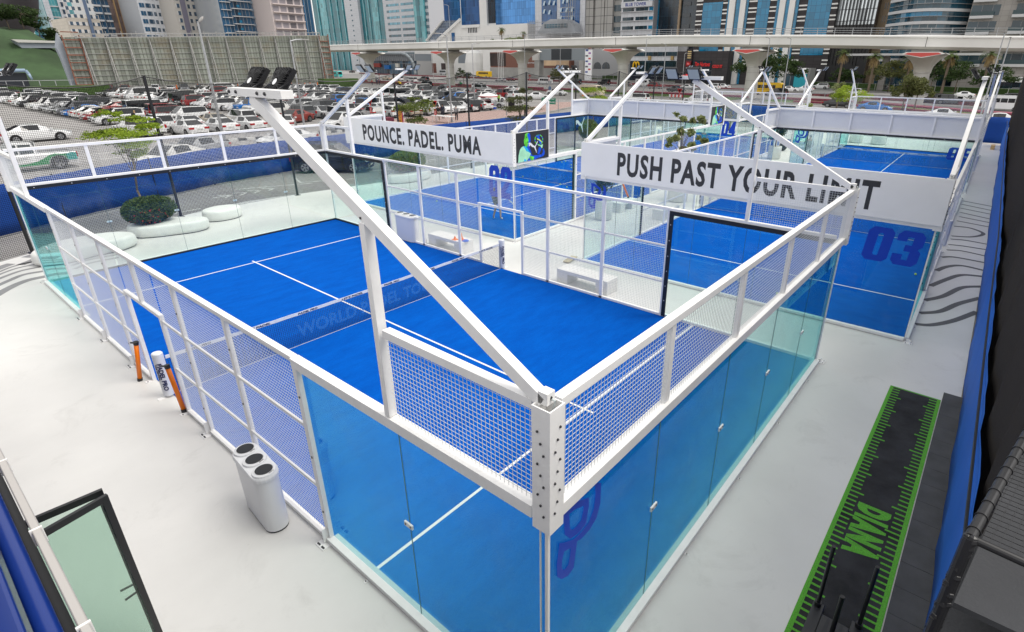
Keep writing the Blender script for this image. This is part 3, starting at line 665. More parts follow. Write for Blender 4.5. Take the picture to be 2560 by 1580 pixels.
for w_, L_ in ((.28, [(-60,1440),(60,1370),(180,1312),(300,1270),(480,1233)]), (.2, [(-60,1345),(100,1275),(240,1220),(440,1185)]), (.16, [(-60,1282),(120,1212),(240,1175),(430,1138)]), (.12, [(-60,1240),(120,1172),(240,1140),(420,1105)]),
               (.12, [(-60,1215),(100,1150),(250,1108),(400,1080)]), (.35, [(-60,1175),(60,1130),(115,1112)]), (.3, [(250,1035),(380,1045),(330,1075),(200,1125)]),
               (.16, [(700,1098),(860,1050),(1150,1000)]), (.16, [(720,1130),(880,1075),(1170,1020)]), (.16, [(740,1165),(900,1105),(1180,1050)])):
    ribbon(wv, [q4(*p) for p in L_], w_, .003)
struct(wv.build('floor_waves', M_greyp), 'lighter grey painted wavy stripes on the pale floor at the left')

def blob(name, pts, h, m, parent=None, under=.03):
    P = smooth_line(pts+pts[:1], 6)[:-1]; c = sum(P, V((0,0,0)))/len(P); b = MB(); N = len(P)
    prof = [(.93, under), (.985, under+.05), (1.0, under+.14), (.985, h-.10), (.955, h-.035), (.90, h-.006), (.80, h), (.4, h+.006)]
    pts_ = []
    for s_, z in prof:
        for p in P: pts_.append((c.x+(p.x-c.x)*s_, c.y+(p.y-c.y)*s_, z))
    fs = [(k*N+i, k*N+(i+1) % N, (k+1)*N+(i+1) % N, (k+1)*N+i) for k in range(len(prof)-1) for i in range(N)]
    fs += [tuple(range((len(prof)-1)*N, len(prof)*N)), tuple(range(N-1, -1, -1))]
    b.add(pts_, fs); o = b.build(name, m, parent, smooth=True); return o
def ellipse(cx, cy, rx, ry, rot=0, n=10):
    c, s = math.cos(rot), math.sin(rot); return [V((cx+rx*math.cos(t)*c-ry*math.sin(t)*s, cy+rx*math.cos(t)*s+ry*math.sin(t)*c, 0)) for t in [2*math.pi*i/n for i in range(n)]]
def plinth(o, pts, parent):
    b = MB(); P = smooth_line(pts+pts[:1], 3)[:-1]; c = sum(P, V((0,0,0)))/len(P)
    b.prism([(c.x+(p.x-c.x)*.9, c.y+(p.y-c.y)*.9, .05) for p in P], (0, 0, -.05)); b.build('plinth', M_black, parent)
def seat(label, pts, h=.46, group='white moulded seats along the fence', name='moulded_bench'):
    t = thing(name, label, 'outdoor seat', (0,0,0), 0, group); blob('seat', pts, h, M_fib, t); plinth(t, pts, t); return t
LEAFM = {}
def leafmat(nm, c1, c2, rough=.75):
    if nm in LEAFM: return LEAFM[nm]
    m = bpy.data.materials.new(nm); m.use_nodes = True; t = m.node_tree; b = t.nodes['Principled BSDF']; b.inputs['Roughness'].default_value = rough; b.inputs['Specular IOR Level'].default_value = .3
    gm = t.nodes.new('ShaderNodeNewGeometry'); rp = t.nodes.new('ShaderNodeMix'); rp.data_type = 'RGBA'
    rp.inputs[6].default_value = (*c1, 1); rp.inputs[7].default_value = (*c2, 1); t.links.new(gm.outputs['Random Per Island'], rp.inputs[0]); t.links.new(rp.outputs[2], b.inputs['Base Color'])
    tl = t.nodes.new('ShaderNodeBsdfTranslucent'); t.links.new(rp.outputs[2], tl.inputs[0]); mx = t.nodes.new('ShaderNodeMixShader'); mx.inputs[0].default_value = .3
    t.links.new(b.outputs[0], mx.inputs[1]); t.links.new(tl.outputs[0], mx.inputs[2]); t.links.new(mx.outputs[0], t.nodes['Material Output'].inputs[0]); LEAFM[nm] = m; return m
LM_dark = leafmat('leaf_dark_green', (.018,.04,.012), (.06,.10,.025)); LM_lime = leafmat('leaf_lime', (.20,.30,.02), (.36,.46,.05)); LM_mid = leafmat('leaf_mid_green', (.12,.17,.03), (.25,.30,.07))
LM_olive = leafmat('leaf_olive', (.07,.085,.03), (.17,.18,.06)); LM_palm = leafmat('leaf_palm', (.05,.09,.02), (.15,.19,.06)); LM_dry = leafmat('leaf_dry', (.25,.18,.08), (.42,.31,.15)); LM_pale = leafmat('leaf_dusty', (.14,.17,.07), (.26,.29,.12)); LM_red = leafmat('petal_red', (.35,.01,.01), (.6,.04,.03))
def leaves(mb, c, r, n, size, flat=0.5, shell=.35, rng=random, m=0, asp=.5):
    for _ in range(n):
        while True:
            x, y, z = rng.uniform(-1,1), rng.uniform(-1,1), rng.uniform(-1,1); d = x*x+y*y+z*z
            if d <= 1 and d > shell*rng.random(): break
        p = V((c[0]+x*r[0], c[1]+y*r[1], c[2]+z*r[2])); s_ = size*rng.uniform(.6, 1.3)
        a = V((rng.gauss(0,1), rng.gauss(0,1), rng.gauss(0,1)*flat)).normalized(); u = V((rng.gauss(0,1), rng.gauss(0,1), rng.gauss(0,1)*flat)); bb = a.cross(u)
        if bb.length < .01: continue
        bb = bb.normalized().cross(a).normalized() if False else (u - a*u.dot(a)).normalized()
        mb.face([p-a*s_*.5, p-bb*s_*.5*asp, p+a*s_*.5, p+bb*s_*.5*asp], m)
def tree(name, label, base, h, blobs, lm, n, size, trunk_r=.09, group=None, limbs=5, flat=.6, asp=.5, lean=(0,0), seed=1, cat='tree'):
    """blobs: (dx, dy, z, rx, ry, rz, weight) around the base"""
    rng = random.Random(seed); t = thing(name, label, cat, base, 0, group); b = MB()
    top = V((lean[0], lean[1], h*.62)); mid = V((lean[0]*.4+rng.uniform(-.04,.04)*h, lean[1]*.4, h*.32))
    b.path([(0,0,0), mid, top], [trunk_r, trunk_r*.8, trunk_r*.6], 8)
    for i in range(min(limbs*2, len(blobs)*2)):
        q = blobs[i % len(blobs)]; st = mid.lerp(top, rng.uniform(.3, 1)); e = V((q[0]+rng.uniform(-.3,.3)*q[3], q[1]+rng.uniform(-.3,.3)*q[4], q[2]+rng.uniform(-.4,.2)*q[5]))
        m_ = st.lerp(e, .5)+V((0,0,.06*h)); b.path([st, m_, e], [trunk_r*.42, trunk_r*.26, trunk_r*.1], 5)
    b.build('trunk', M_bark, t, smooth=True)
    b = MB(); W_ = sum(q[6] for q in blobs)
    for q in blobs:
        k = max(1, int(n*q[6]/W_))
        # clumps inside each mass leave gaps
        cl = max(3, k//90)
        for _ in range(cl):
            a = rng.uniform(0, 6.283); rr = rng.random()**.5; zz = rng.uniform(-.8,.8)
            cc = (q[0]+q[3]*rr*math.cos(a)*.85, q[1]+q[4]*rr*math.sin(a)*.85, q[2]+q[5]*zz*(1-.5*rr))
            leaves(b, cc, (q[3]*.38, q[4]*.38, q[5]*.42), k//cl, size, flat, .1, rng, 0, asp)
    b.build('crown', lm, t); return t

q4c = lambda x, y, z=0: un(x/2.849, 280+y/2.849, z)
benchpts = [V((p[0], p[1], 0)) for p in ((3.42,23.22),(3.9,22.92),(4.46,22.72),(5.1,22.52),(5.62,22.62),(5.86,22.98),(5.72,23.32),(5.3,23.75),(4.85,24.2),(4.2,24.5),(3.5,24.3),(3.2,23.8))]
t = seat('white curved seat that holds a planter with a red flowering bush', benchpts, .46)
b = MB(); rg = random.Random(3); leaves(b, (4.0, 23.75, .95), (.85,.72,.55), 9000, .085, 1, .75, rg); leaves(b, (4.35, 23.7, 1.0), (.7,.65,.5), 4000, .085, 1, .75, rg); leaves(b, (4.0,23.6,.85), (.78,.7,.42), 260, .055, 1, .9, rg, 1, .9)
tag(b.build('flowering_bush', [leafmat('leaf_bush', (.03,.06,.015), (.13,.18,.04)), LM_red]), 'dense dark green bush with small red flowers in the white planter seat', 'bush')
seat('white oval seat standing alone right of the red flowering bush', ellipse(6.85, 24.1, .82, .62, .1))
seat('large white curved seat at the far left behind the mesh', [V((p[0], p[1], 0)) for p in ((2.6,22.0),(3.1,22.4),(3.1,23.0),(2.5,23.5),(1.6,23.6),(.7,23.3),(.1,22.6),(.2,22.0),(.9,21.75),(1.7,21.95))])
seat('white seat under the wide green and brown bush behind the POUNCE banner', ellipse(17.6, 24.75, 1.5, .75, 0), .5)
b = MB(); rg = random.Random(4); leaves(b, (17.6, 24.9, 1.1), (1.25,.75,.62), 8000, .10, 1, .7, rg); leaves(b, (17.5,24.7,1.0), (1.1,.65,.5), 160, .06, 1, .9, rg, 1, .9)
tag(b.build('flowering_bush', [LM_mid, LM_red]), 'wide green and brown bush behind the POUNCE banner', 'bush')
b = MB(); rg = random.Random(5); leaves(b, (36.6, 25.3, 1.35), (1.0,.8,.85), 6000, .10, 1, .75, rg); tag(b.build('round_bush', LM_mid), 'clipped round bush beside the white cat emblem', 'bush')
seat('white oval seat beside the clipped round bush', ellipse(35.6, 25.1, .9, .6, 0), .48)
seat('round white stool left of the round stools beyond the 05 net', ellipse(53.9, 9.6, .7, .6, 0), .75)
seat('middle round white stool beyond the 05 net', ellipse(54.3, 8.3, .62, .55, 0), .75)
seat('right round white stool beyond the 05 net', ellipse(54.3, 6.5, .72, .6, 0), .75)
seat('far white seat seen through the glass of the courts near the man in black', ellipse(47.5, 25.2, 1.6, .7, 0), .75)

# box benches: slab top on two solid ends
def bench(label, x0, x1, y0, y1, along='y', h=.45):
    t = thing('bench', label, 'bench', ((x0+x1)/2, (y0+y1)/2, 0), 0, 'white box benches beside the courts'); hx, hy = (x1-x0)/2, (y1-y0)/2
    b = MB(); b.box(-hx, hx, -hy, hy, h-.12, h); b.build('seat', M_fib, t, bevel=.01)
    for s_ in (-1, 1):
        b = MB()
        if along == 'y': b.box(-hx+.002, hx-.002, *sorted((s_*hy-s_*.002, s_*(hy-.42))), 0, h-.121)
        else: b.box(*sorted((s_*hx-s_*.002, s_*(hx-.42))), -hy+.002, hy-.002, 0, h-.121)
        b.build('leg', M_fib, t, bevel=.01)
    return t
bench('white box bench beside the near court on the side nearer the camera', 10.13, 10.72, 5.95, 7.85)
bench('white box bench with orange cones on it', 10.06, 10.64, 12.15, 14.0)
bench('white box bench with an orange ball tube on it', 18.85, 20.3, 10.95, 11.52, 'x')
bench('white box bench between courts beside the cage of the court numbered 03', 18.86, 20.4, 8.75, 9.3, 'x')
# recycling bins
def binthing(label, x, y, L_, W_, rz):
    t = thing('recycling_bin', label, 'bin', (x, y, 0), rz, 'white three hole bins'); n = 10; P = []
    def stad(s_, z):
        out = []; r = W_/2*s_; hl = L_/2-W_/2
        for i in range(n+1): a = -math.pi/2+math.pi*i/n; out.append((hl+r*math.cos(a), r*math.sin(a), z))
        for i in range(n+1): a = math.pi/2+math.pi*i/n; out.append((-hl+r*math.cos(a), r*math.sin(a), z))
        return out
    b = MB(); R_ = [stad(.96, .03), stad(.97, .05), stad(1, .94)]; N = len(R_[0])
    b.add(sum(R_, []), [(k*N+i, k*N+(i+1) % N, (k+1)*N+(i+1) % N, (k+1)*N+i) for k in range(2) for i in range(N)]); b.build('body', M_bin, t, smooth=True)
    b = MB(); R_ = [stad(.93, 0), stad(.93, .03)]; b.add(sum(R_, []), [(i, (i+1) % N, N+(i+1) % N, N+i) for i in range(N)]); b.build('base', M_black, t)
    b = MB(); R_ = [stad(1.07, .93), stad(1.1, .955), stad(1.1, .99), stad(1.04, 1.01), stad(.9, 1.015)]
    b.add(sum(R_, []), [(k*N+i, k*N+(i+1) % N, (k+1)*N+(i+1) % N, (k+1)*N+i) for k in range(4) for i in range(N)]+[tuple(range(4*N, 5*N))]); b.build('lid', M_bin, t, smooth=False, bevel=0)
    for i in (-1, 0, 1):
        cx = i*(L_-W_*.95)/2; h = MB(); h.lathe([(.165,1.012),(.155,1.04),(.125,1.05),(.118,1.045)], (cx, 0, 0), 24); o = h.build('opening_collar', M_bin, t)
        h = MB(); h.lathe([(.117,1.052),(.115,1.054)], (cx, 0, 0), 24); h.build('opening', M_black, t)
        text({-1: 'Plastic', 0: 'General', 1: 'Cans'}[i], (cx+.10, .085, 1.052), (.03, -.07, 0), (.022, .012, 0), M_lett, t, 'lid_print', th=.001)
    return t
binthing('white three hole bin against the mesh of the near court', -.36, 5.22, 1.0, .34, RD(-94))
binthing('white three hole bin behind the mesh near the cone bench', 9.98, 15.1, 1.15, .42, RD(-90))
# ball tubes leaning at the door
def tube_thing(label, a, c, m=M_orange):
    t = thing('ball_tube', label, 'ball tube', a, 0, 'orange ball collecting tubes'); a = V(a); d = V(c)-a
    b = MB(); b.tube(d*.07, d*.93, .043, n=14); b.build('tube', m, t, smooth=True)
    b = MB(); b.tube(d*.93, d, .048, .05, 14); b.bar(d*.97, d*.97+V((-.07,.1,.0)), .02, .03); b.build('top_ring', M_blackm, t)
    b = MB(); b.tube((0,0,0), d*.07, .05, n=14); b.build('foot_ring', M_blackm, t)
    b = MB(); n = V((-1,-.2,.1)).normalized(); u = d.normalized(); s_ = u.cross(n)
    return t
tube_thing('orange ball tube standing beside the left door jamb of the near court', (-.24, 11.2, 0.0), (-.13, 11.03, .96))
tube_thing('orange ball tube leaning on the door jamb right of the white net post pad', (-.10, 9.16, 0.0), (-.13, 9.28, 1.04))
tube_thing('orange ball tube resting on a bench between the courts', (20.1, 11.3, .46), (19.75, 11.55, 1.35))
# cones and a small blue thing on bench
def cone(label, x, y, z, h=.26, m=M_orange, cat='cone'):
    t = thing('marker_cone', label, cat, (x, y, z), 0, 'training cones on the white bench'); b = MB(); b.lathe([(.07,.012),(.03,h*.6),(.012,h)], (0,0,0), 14); b.build('body', m, t); b = MB(); b.box(-.095,.095,-.095,.095,0,.012); b.build('base', m, t); return t
cone('tall orange training cone on the white bench', 10.32, 12.42, .452); cone('small orange training cone beside the tall one on the bench', 10.18, 12.62, .452, .14)
b = MB(); b.lathe([(.13,0),(.11,.03),(.05,.05),(.04,.05)], (10.3,12.2,.452), 16); tag(b.build('marker_disc', mat('disc_blue', srgb(20,90,200), .5)), 'small blue marker disc beside the cones on the bench', 'marker disc')
# tennis balls
BL = None
for i, (x, y, d_) in enumerate(((22.57,20.28,'nearest the net of the court numbered 02'),(28.3,21.7,'at the far side of the court numbered 02, left of a pair'),(28.73,21.7,'at the far side of the court numbered 02, right of a pair'),(27.82,20.52,'by the light stripe beyond the 02 net, upper one'),(26.94,19.86,'by the light stripe beyond the 02 net, lower one'),
        (22.2,17.1,'beyond the white line of the court numbered 02, upper one'),(21.76,16.29,'beyond the white line of the court numbered 02, lower one'),(14.91,19.23,'at the left of the playing woman'),(19.65,13.82,'by the side mesh of the court numbered 02'),
        (18.06,-.99,'on the turf right of the big 03'),(13.47,2.03,'just inside the glass of the court numbered 03'),(12.8,5.37,'in the near left corner of the court numbered 03'))):
    b_ = MB(); b_.ell((0,0,0), (.036,.036,.036), 12, 8)
    if BL is None: BL = b_.mesh('tennis_ball', [M_ball])
    tag(put('tennis_ball', BL, smooth=True, loc=(x, y, .052)), 'yellow tennis ball ' + d_, 'tennis ball', 'tennis balls lying on the courts')
# planters and plants in the gap
def pot(label, x, y, h, r, plant=True, m=M_fib):
    t = thing('planter_pot', label, 'planter', (x, y, 0)); b = MB(); b.lathe([(r*.82,.0),(r,.05),(r*1.02,h-.04),(r,h),(r*.88,h),(r*.86,h-.08)], (0,0,0), 24); b.build('pot', m, t, smooth=True)
    b = MB(); b.lathe([(r*.85,h-.09),(r*.84,h-.085)], (0,0,0), 20); b.build('soil', mat('soil', (.05,.035,.025), .95), t); return t
pot('tall white pot with a leafy shrub between the courts', 17.5, 11.0, .85, .38)
tree('potted_shrub', 'grey green leafy shrub in the tall white pot seen through the left G emblem', (17.5, 11.0, .8), 1.5, [(0,0,.9,.45,.45,.65,1), (.2,.1,1.5,.3,.3,.35,.5)], LM_olive, 2600, .11, .03, seed=8, cat='shrub')
pot('white planter under the big leaved young tree between the courts', 22.9, 10.1, .7, .5)
tree('rubber_tree', 'young tree with big paddle leaves rising in front of the mesh between the courts', (22.9, 10.1, .66), 3.3,
     [(0,0,2.55,.5,.5,.4,1),(-.9,.3,2.3,.35,.3,.25,.6),(.9,-.3,3.25,.5,.4,.3,.9),(.35,0,1.95,.6,.5,.3,.8),(1.3,-.4,2.3,.35,.3,.25,.5),(-.2,.1,3.4,.3,.3,.25,.4)], leafmat('leaf_rubber', (.08,.12,.04), (.30,.32,.12)), 640, .30, .045, flat=.9, asp=.42, seed=9)
pot('white pot with dark shrub near the black bag between the far courts', 40.0, 10.9, .9, .45)
tree('potted_shrub', 'dark green shrub in a white pot between the far courts', (40.0, 10.9, .85), 2.2, [(0,0,1.3,.6,.6,1.0,1)], LM_dark, 2600, .16, .04, seed=10, cat='shrub')
b = MB(); b.ell((0,0,.35), (.45,.3,.35), 10, 8); tag(b.build('bag', mat('bag_black', (.012,.012,.014), .7), loc=(44.6, 11.7, .0), smooth=True), 'black sports bag on the floor between the far courts', 'bag')
b = MB(); b.box(-.35,.35,-.12,.12,.03,.06); tag(b.build('foam_strip', mat('foam_tan', (.5,.44,.3), .9), loc=(12.05, 8.75, 0), rotz=.2), 'small tan strip lying on the floor beside the court numbered 03', 'foam strip')

# green and black training mat, grey tiles, push sled
MB_ = M_matb = mat('black_rubber_turf', (.022,.022,.025), .95, noise=.5, nscale=2.0, bump=.5, bscale=90, detail=8)
M_matg = mat('green_turf', (.10,.37,.035), .95, noise=.25, nscale=60, bump=.6)
mt = thing('training_mat', 'long black and green training mat with tick marks and green lettering', 'mat', (0,0,0))
X0, X1, Y0, Y1 = .6, 9.84, -2.50, -1.58
b = MB(); b.box(X0, X1, Y0, Y1, .001, .012); b.build('mat', M_matb, mt)
b = MB(); e = .062
b.box(X0, X1, Y0, Y0+e, .0125, .015); b.box(X0, X1, Y1-e, Y1, .0125, .015); b.box(X1-.045, X1, Y0+e, Y1-e, .0125, .015)
i = 0; x = X1-.13
while x > X0:
    ln = .20 if i % 5 == 3 else .135
    b.box(x-.017, x+.017, Y0+e, Y0+e+ln, .0125, .015); b.box(x-.017, x+.017, Y1-e-ln, Y1-e, .0125, .015); x -= .118; i += 1
b.build('green_marks', M_matg, mt)
text('DIANA', (5.62, -1.81, .0125), (-1.18, 0, 0), (0, -.46, 0), M_matg, mt, 'mat_lettering', bold=.08, th=-.003, space=1.3)
b = MB()
for i in range(19):
    x = 10.22-.5*i; off = .012*(i % 3)
    b.box(x-.494, x, -2.95, -2.515, .001+.0, .022)
tl = b.build('rubber_tiles', mat('grey_rubber_tile', (.075,.076,.08), .95, noise=.16, nscale=2.2, bump=.3, bscale=70, detail=7)); tag(tl, 'row of dark grey rubber floor tiles beside the training mat', 'floor tiles')
sl_ = thing('push_sled', 'black weight sled with upright poles on the training mat', 'training sled', (2.72, -2.04, 0)); msl = mat('sled_black', (.022,.023,.027), .45)
b = MB(); b.box(-.9, .52, .155, .29, .015, .11); b.box(-.9, .52, -.29, -.155, .015, .11); b.build('runner', msl, sl_, bevel=.01)
b = MB(); b.box(-.9, .36, -.154, .154, .06, .13); b.build('deck_plate', msl, sl_, bevel=.008)
for yy in (.235, -.235):
    b = MB(); b.tube((.47, yy, .11), (.47, yy, .17), .042, n=14); b.tube((.47, yy, .17), (.50, yy, 1.08), .024, n=14); b.build('upright_pole', M_blackm, sl_, smooth=False)
b = MB(); b.tube((.18, 0, .13), (.19, 0, .72), .027, n=14); b.build('weight_post', M_blackm, sl_)
b = MB()
for s_ in (-1, 1): b.prism([(.34, s_*.06, .132), (.33, s_*.09, .132), (.05, s_*.105, .132), (-.1, s_*.13, .132), (-.1, s_*.09, .132), (.1, s_*.05, .132)][::s_], (0,0,.002))
b.build('plate_slot', M_black, sl_)
b = MB(); b.tube((-.62, .22, .11), (-.62, .22, .3), .045, n=14); b.build('rear_socket', M_blackm, sl_)

# ------------------------------------------------------------------ perimeter: black posts and netting, blue cloth, right-hand screen
M_fn = mat('fence_net_black', (.008,.008,.01), .9)
def netmat(name, px, r, col=(.008,.008,.01)):
    """fine knotted netting, too fine for single cords: opaque threads with clear gaps"""
    if name in MC: return MC[name]
    m = bpy.data.materials.new(name); m.use_nodes = True; MC[name] = m; t = m.node_tree; t.nodes.clear()
    o = t.nodes.new('ShaderNodeOutputMaterial'); tr = t.nodes.new('ShaderNodeBsdfTransparent'); d = t.nodes.new('ShaderNodeBsdfDiffuse'); mx = t.nodes.new('ShaderNodeMixShader'); d.inputs[0].default_value = (*col, 1)
    uv = t.nodes.new('ShaderNodeUVMap'); sp = t.nodes.new('ShaderNodeSeparateXYZ'); t.links.new(uv.outputs[0], sp.inputs[0]); outs = []
    for ax in 'XY':
        a = t.nodes.new('ShaderNodeMath'); a.operation = 'DIVIDE'; t.links.new(sp.outputs[ax], a.inputs[0]); a.inputs[1].default_value = px
        f = t.nodes.new('ShaderNodeMath'); f.operation = 'FRACT'; t.links.new(a.outputs[0], f.inputs[0]); l = t.nodes.new('ShaderNodeMath'); l.operation = 'LESS_THAN'; t.links.new(f.outputs[0], l.inputs[0]); l.inputs[1].default_value = r; outs.append(l)
    mm = t.nodes.new('ShaderNodeMath'); mm.operation = 'MAXIMUM'; t.links.new(outs[0].outputs[0], mm.inputs[0]); t.links.new(outs[1].outputs[0], mm.inputs[1])
    t.links.new(mm.outputs[0], mx.inputs[0]); t.links.new(tr.outputs[0], mx.inputs[1]); t.links.new(d.outputs[0], mx.inputs[2]); t.links.new(mx.outputs[0], o.inputs[0]); return m
def curtain(name, P, z0, z1, m, parent=None, sag=0.0, sub=8, wob=0.0, seed=1, thick=0.0):
    """cloth or netting hung between the points P; UV in metres"""
    rg = random.Random(seed); cols = []; s_ = 0.0
    for i in range(len(P)-1):
        a, c = V((*P[i], 0)), V((*P[i+1], 0)); ln = (c-a).length; nrm = V((-(c-a).y, (c-a).x, 0)).normalized()
        for k in range(sub+(1 if i == len(P)-2 else 0)):
            t = k/sub; p = a.lerp(c, t)+nrm*(rg.uniform(-wob, wob)); cols.append((p, s_+ln*t, z1-sag*4*t*(1-t)+rg.uniform(-wob, wob)*.3))
        s_ += ln
    rows = 5; vs, fs, uvs = [], [], []
    for p, u, zt in cols:
        for r in range(rows):
            q = r/(rows-1); off = wob*rg.uniform(-.5,.5) if 0 < r < rows-1 else 0
            vs.append((p.x, p.y+off, z0+(zt-z0)*q)); uvs.append((u, z0+(zt-z0)*q))
    for i in range(len(cols)-1):
        for r in range(rows-1): fs.append((i*rows+r, (i+1)*rows+r, (i+1)*rows+r+1, i*rows+r+1))
    me = bpy.data.meshes.new(name); me.from_pydata(vs, [], fs); me.materials.append(m); ul = me.uv_layers.new(name='UVMap')
    for lp in me.loops: ul.data[lp.index].uv = uvs[lp.vertex_index]
    o = put(name, me, parent, smooth=bool(wob))
    if thick: md = o.modifiers.new('s', 'SOLIDIFY'); md.thickness = thick
    return o
FN = [(-9.5,18.5),(-4.8,21.6),(.39,24.28),(5.75,25.8),(11.3,26.0),(17.4,25.1),(22.8,25.0),(28.3,24.9),(34.0,24.8),(40,24.7),(46,24.6),(52,24.5),(58,24.4)]
fr = thing('net_fence', 'tall black net fence on thin posts behind the courts', 'net fence', (0,0,0))
for i, (x, y) in enumerate(FN):
    b = MB(); b.tube((x, y, 0), (x+(.0), y, 5.85), .055, n=10); b.box(x-.12, x+.12, y-.12, y+.12, 0, .015); b.build('post', M_blackm, fr)
curtain('netting', FN, .05, 5.8, netmat('fence_netting', .06, .15), fr, sag=.35)
b = MB()
for i in range(len(FN)-1):
    a, c = V((*FN[i], 5.82)), V((*FN[i+1], 5.82)); pts = [a.lerp(c, k/8)-V((0,0,.35*4*(k/8)*(1-k/8))) for k in range(9)]; b.path(pts, .022, 5)
b.build('top_rope', M_blackm, fr)
BCL = [(-14,20.5),(-4,25.4),(.0,27.6),(2.4,28.9),(6.5,30.7),(9.7,32.0),(13.7,32.6),(20,33),(30,33),(45,32.7),(56,32),(66,30),(66,14),(66,-1)]
bc = thing('cloth_fence', 'long royal blue cloth screen between the courts and the car park', 'cloth screen', (0,0,0)); M_cloth = mat('royal_blue_cloth', srgb(0,66,150), .8, noise=.06, nscale=.9, bump=.3, bscale=3)
curtain('cloth', BCL, .05, 1.95, M_cloth, bc, wob=.05, sub=10, seed=3, thick=.01)
for i, (x, y) in enumerate(BCL):
    b = MB(); b.tube((x, y+.06, 0), (x, y+.06, 2.0), .035, n=8); b.build('post', M_blackm, bc)
# right-hand side: bright blue cloth low, dark shade net above and in front
RC = [(-6,-3.03),(3.7,-2.86),(10,-2.78),(16.5,-2.72),(33.4,-2.4),(55.5,-2.05),(60.5,-1.95)]
RC[0] = (1.6, -2.89)
rs = thing('shade_screen', 'blue cloth and dark shade net screen along the right edge', 'screen', (0,0,0))
curtain('blue_cloth', [(x, y-.06) for x, y in RC], .02, 2.06, mat('bright_blue_cloth', srgb(0,92,190), .7, noise=.05, nscale=1.5, bump=.2, bscale=5), rs, wob=.02, sub=12, seed=5, thick=.008)
curtain('shade_net', [(x, y-.17) for x, y in RC], 1.9, 7.6, netmat('shade_netting', .012, .62, (.055,.05,.048)), rs, wob=.05, sub=12, seed=6)
b = MB()
for i in range(len(RC)-1): b.tube((*RC[i], 2.04), (*RC[i+1], 2.04), .018, n=6)
b.build('rope', M_blackm, rs)
curtain('lining', [(x, y-.27) for x, y in RC], 0.0, 7.6, mat('lining_dark', (.06,.056,.054), .9, noise=.2, nscale=.8), rs, wob=.03, sub=4, seed=7)
for i in range(1, 11):
    x = 5.6*i+1; k = max(j for j in range(len(RC)) if RC[j][0] <= x); a, c = RC[k], RC[min(k+1, len(RC)-1)]; q_ = (x-a[0])/max(.01, c[0]-a[0]); y = a[1]+(c[1]-a[1])*q_-.35
    b = MB(); b.tube((x, y, 0), (x, y, 7.7), .05, n=10); b.build('post', M_blackm, rs)
# blue end screen of the deck
es = thing('cloth_fence', 'short blue cloth screen closing the far end of the pale floor at the right', 'cloth screen', (61.0, -1, 0)); curtain('cloth', [(0,-1.2),(0,2.6)], .1, 2.3, M_cloth, es, wob=.03, seed=9, thick=.01)
b = MB()
for z in (.0,.12,.24): b.box(-.5,.5,-.14,.14, z, z+.1)
tag(b.build('kerb_stones', mat('tan_stone', (.62,.42,.2), .8), loc=(57.2,-1.55,0)), 'stack of tan kerb stones at the far end of the pale floor', 'kerb stones')
# roof slab and black railing at the lower right corner
rf = thing('container_roof', 'dark flat roof with white specks at the lower right corner', 'flat roof', (0,0,0)); M_rs = mat('roof_felt', (.045,.047,.052), .95, noise=.14, nscale=1.5, bump=.4, bscale=60)
c1, c2 = un(2425, 1350, 4.0), un(2320, 1600, 4.0); dd = (c2-c1); c0 = c1-dd*.12; c3 = c1+dd*3
b = MB(); b.prism([c3, c0, c0+V((0,-4,0)), c3+V((0,-4,0))], (0,0,-.12)); b.build('slab', M_rs, rf)
b = MB(); b.prism([q+V((0,-.1,-.121)) for q in (c3, c0)]+[c0+V((0,-4,-.121)), c3+V((0,-4,-.121))], (0,0,-3.87)); b.build('wall', mat('container_wall', (.03,.03,.035), .8), rf)
b = MB(); rg = random.Random(2)
for _ in range(14): x, y = rg.uniform(c1.x-1.2, c1.x-.05), rg.uniform(-3.4, c1.y-.15); b.box(x, x+rg.uniform(.005,.02), y, y+.006, 4.001, 4.004)
b.build('litter', M_line, rf)
rl = thing('black_railing', 'black tubular rail bound with ties and black square mesh at the lower right', 'railing', (0,0,0))
pA, pB = un(2425,1345,4.6), un(2560,1098,4.6); pB = pB+(pB-pA)*.6
b = MB(); b.tube(pA, pB, .021, n=14)
for k in range(14): p = pA.lerp(pB, (k+.5)/14); b.tube(p-(pB-pA)*.002, p+(pB-pA)*.002, .025, n=14)
b.build('rail', M_blackm, rl)
b = MB(); b.tube(pA, pA+V((-.05,-.9,-.02)), .017, n=12); b.build('cross_rail', M_blackm, rl)
pE = un(2320,1600,4.1); rg = random.Random(4)
b = MB(); b.tube(pA, pE, .026, n=12)
for k in range(60):
    p = pA.lerp(pE, k/59); b.ell(p+V((rg.uniform(-.01,.01), rg.uniform(-.012,.012), rg.uniform(-.01,.02))), (.02,.02,.02), 6, 4)
b.build('bundled_net', M_blackm, rl)
b = MB(); pF = pB; n1 = 44
for i in range(n1):
    p = pA.lerp(pF, i/(n1-1)); b.bar(p-V((0,0,.012)), p+V((-.05,-.9,-.02)), .0022)
for j in range(30):
    o_ = V((-.05,-.9,0))*(j/30); b.bar(pA+o_, pF+o_, .0022)
b.build('square_mesh', M_blackm, rl)
b = MB(); b.prism([pA+V((0,-.03,-.35)), pF+V((.3,-.03,-.35)), pF+V((.3,-3,-.35)), pA+V((0,-3,-.35))], (0,0,-.03)); tag(b.build('grey_terrace', M_rs), 'dark grey terrace floor under the black square mesh at the right edge', 'terrace')
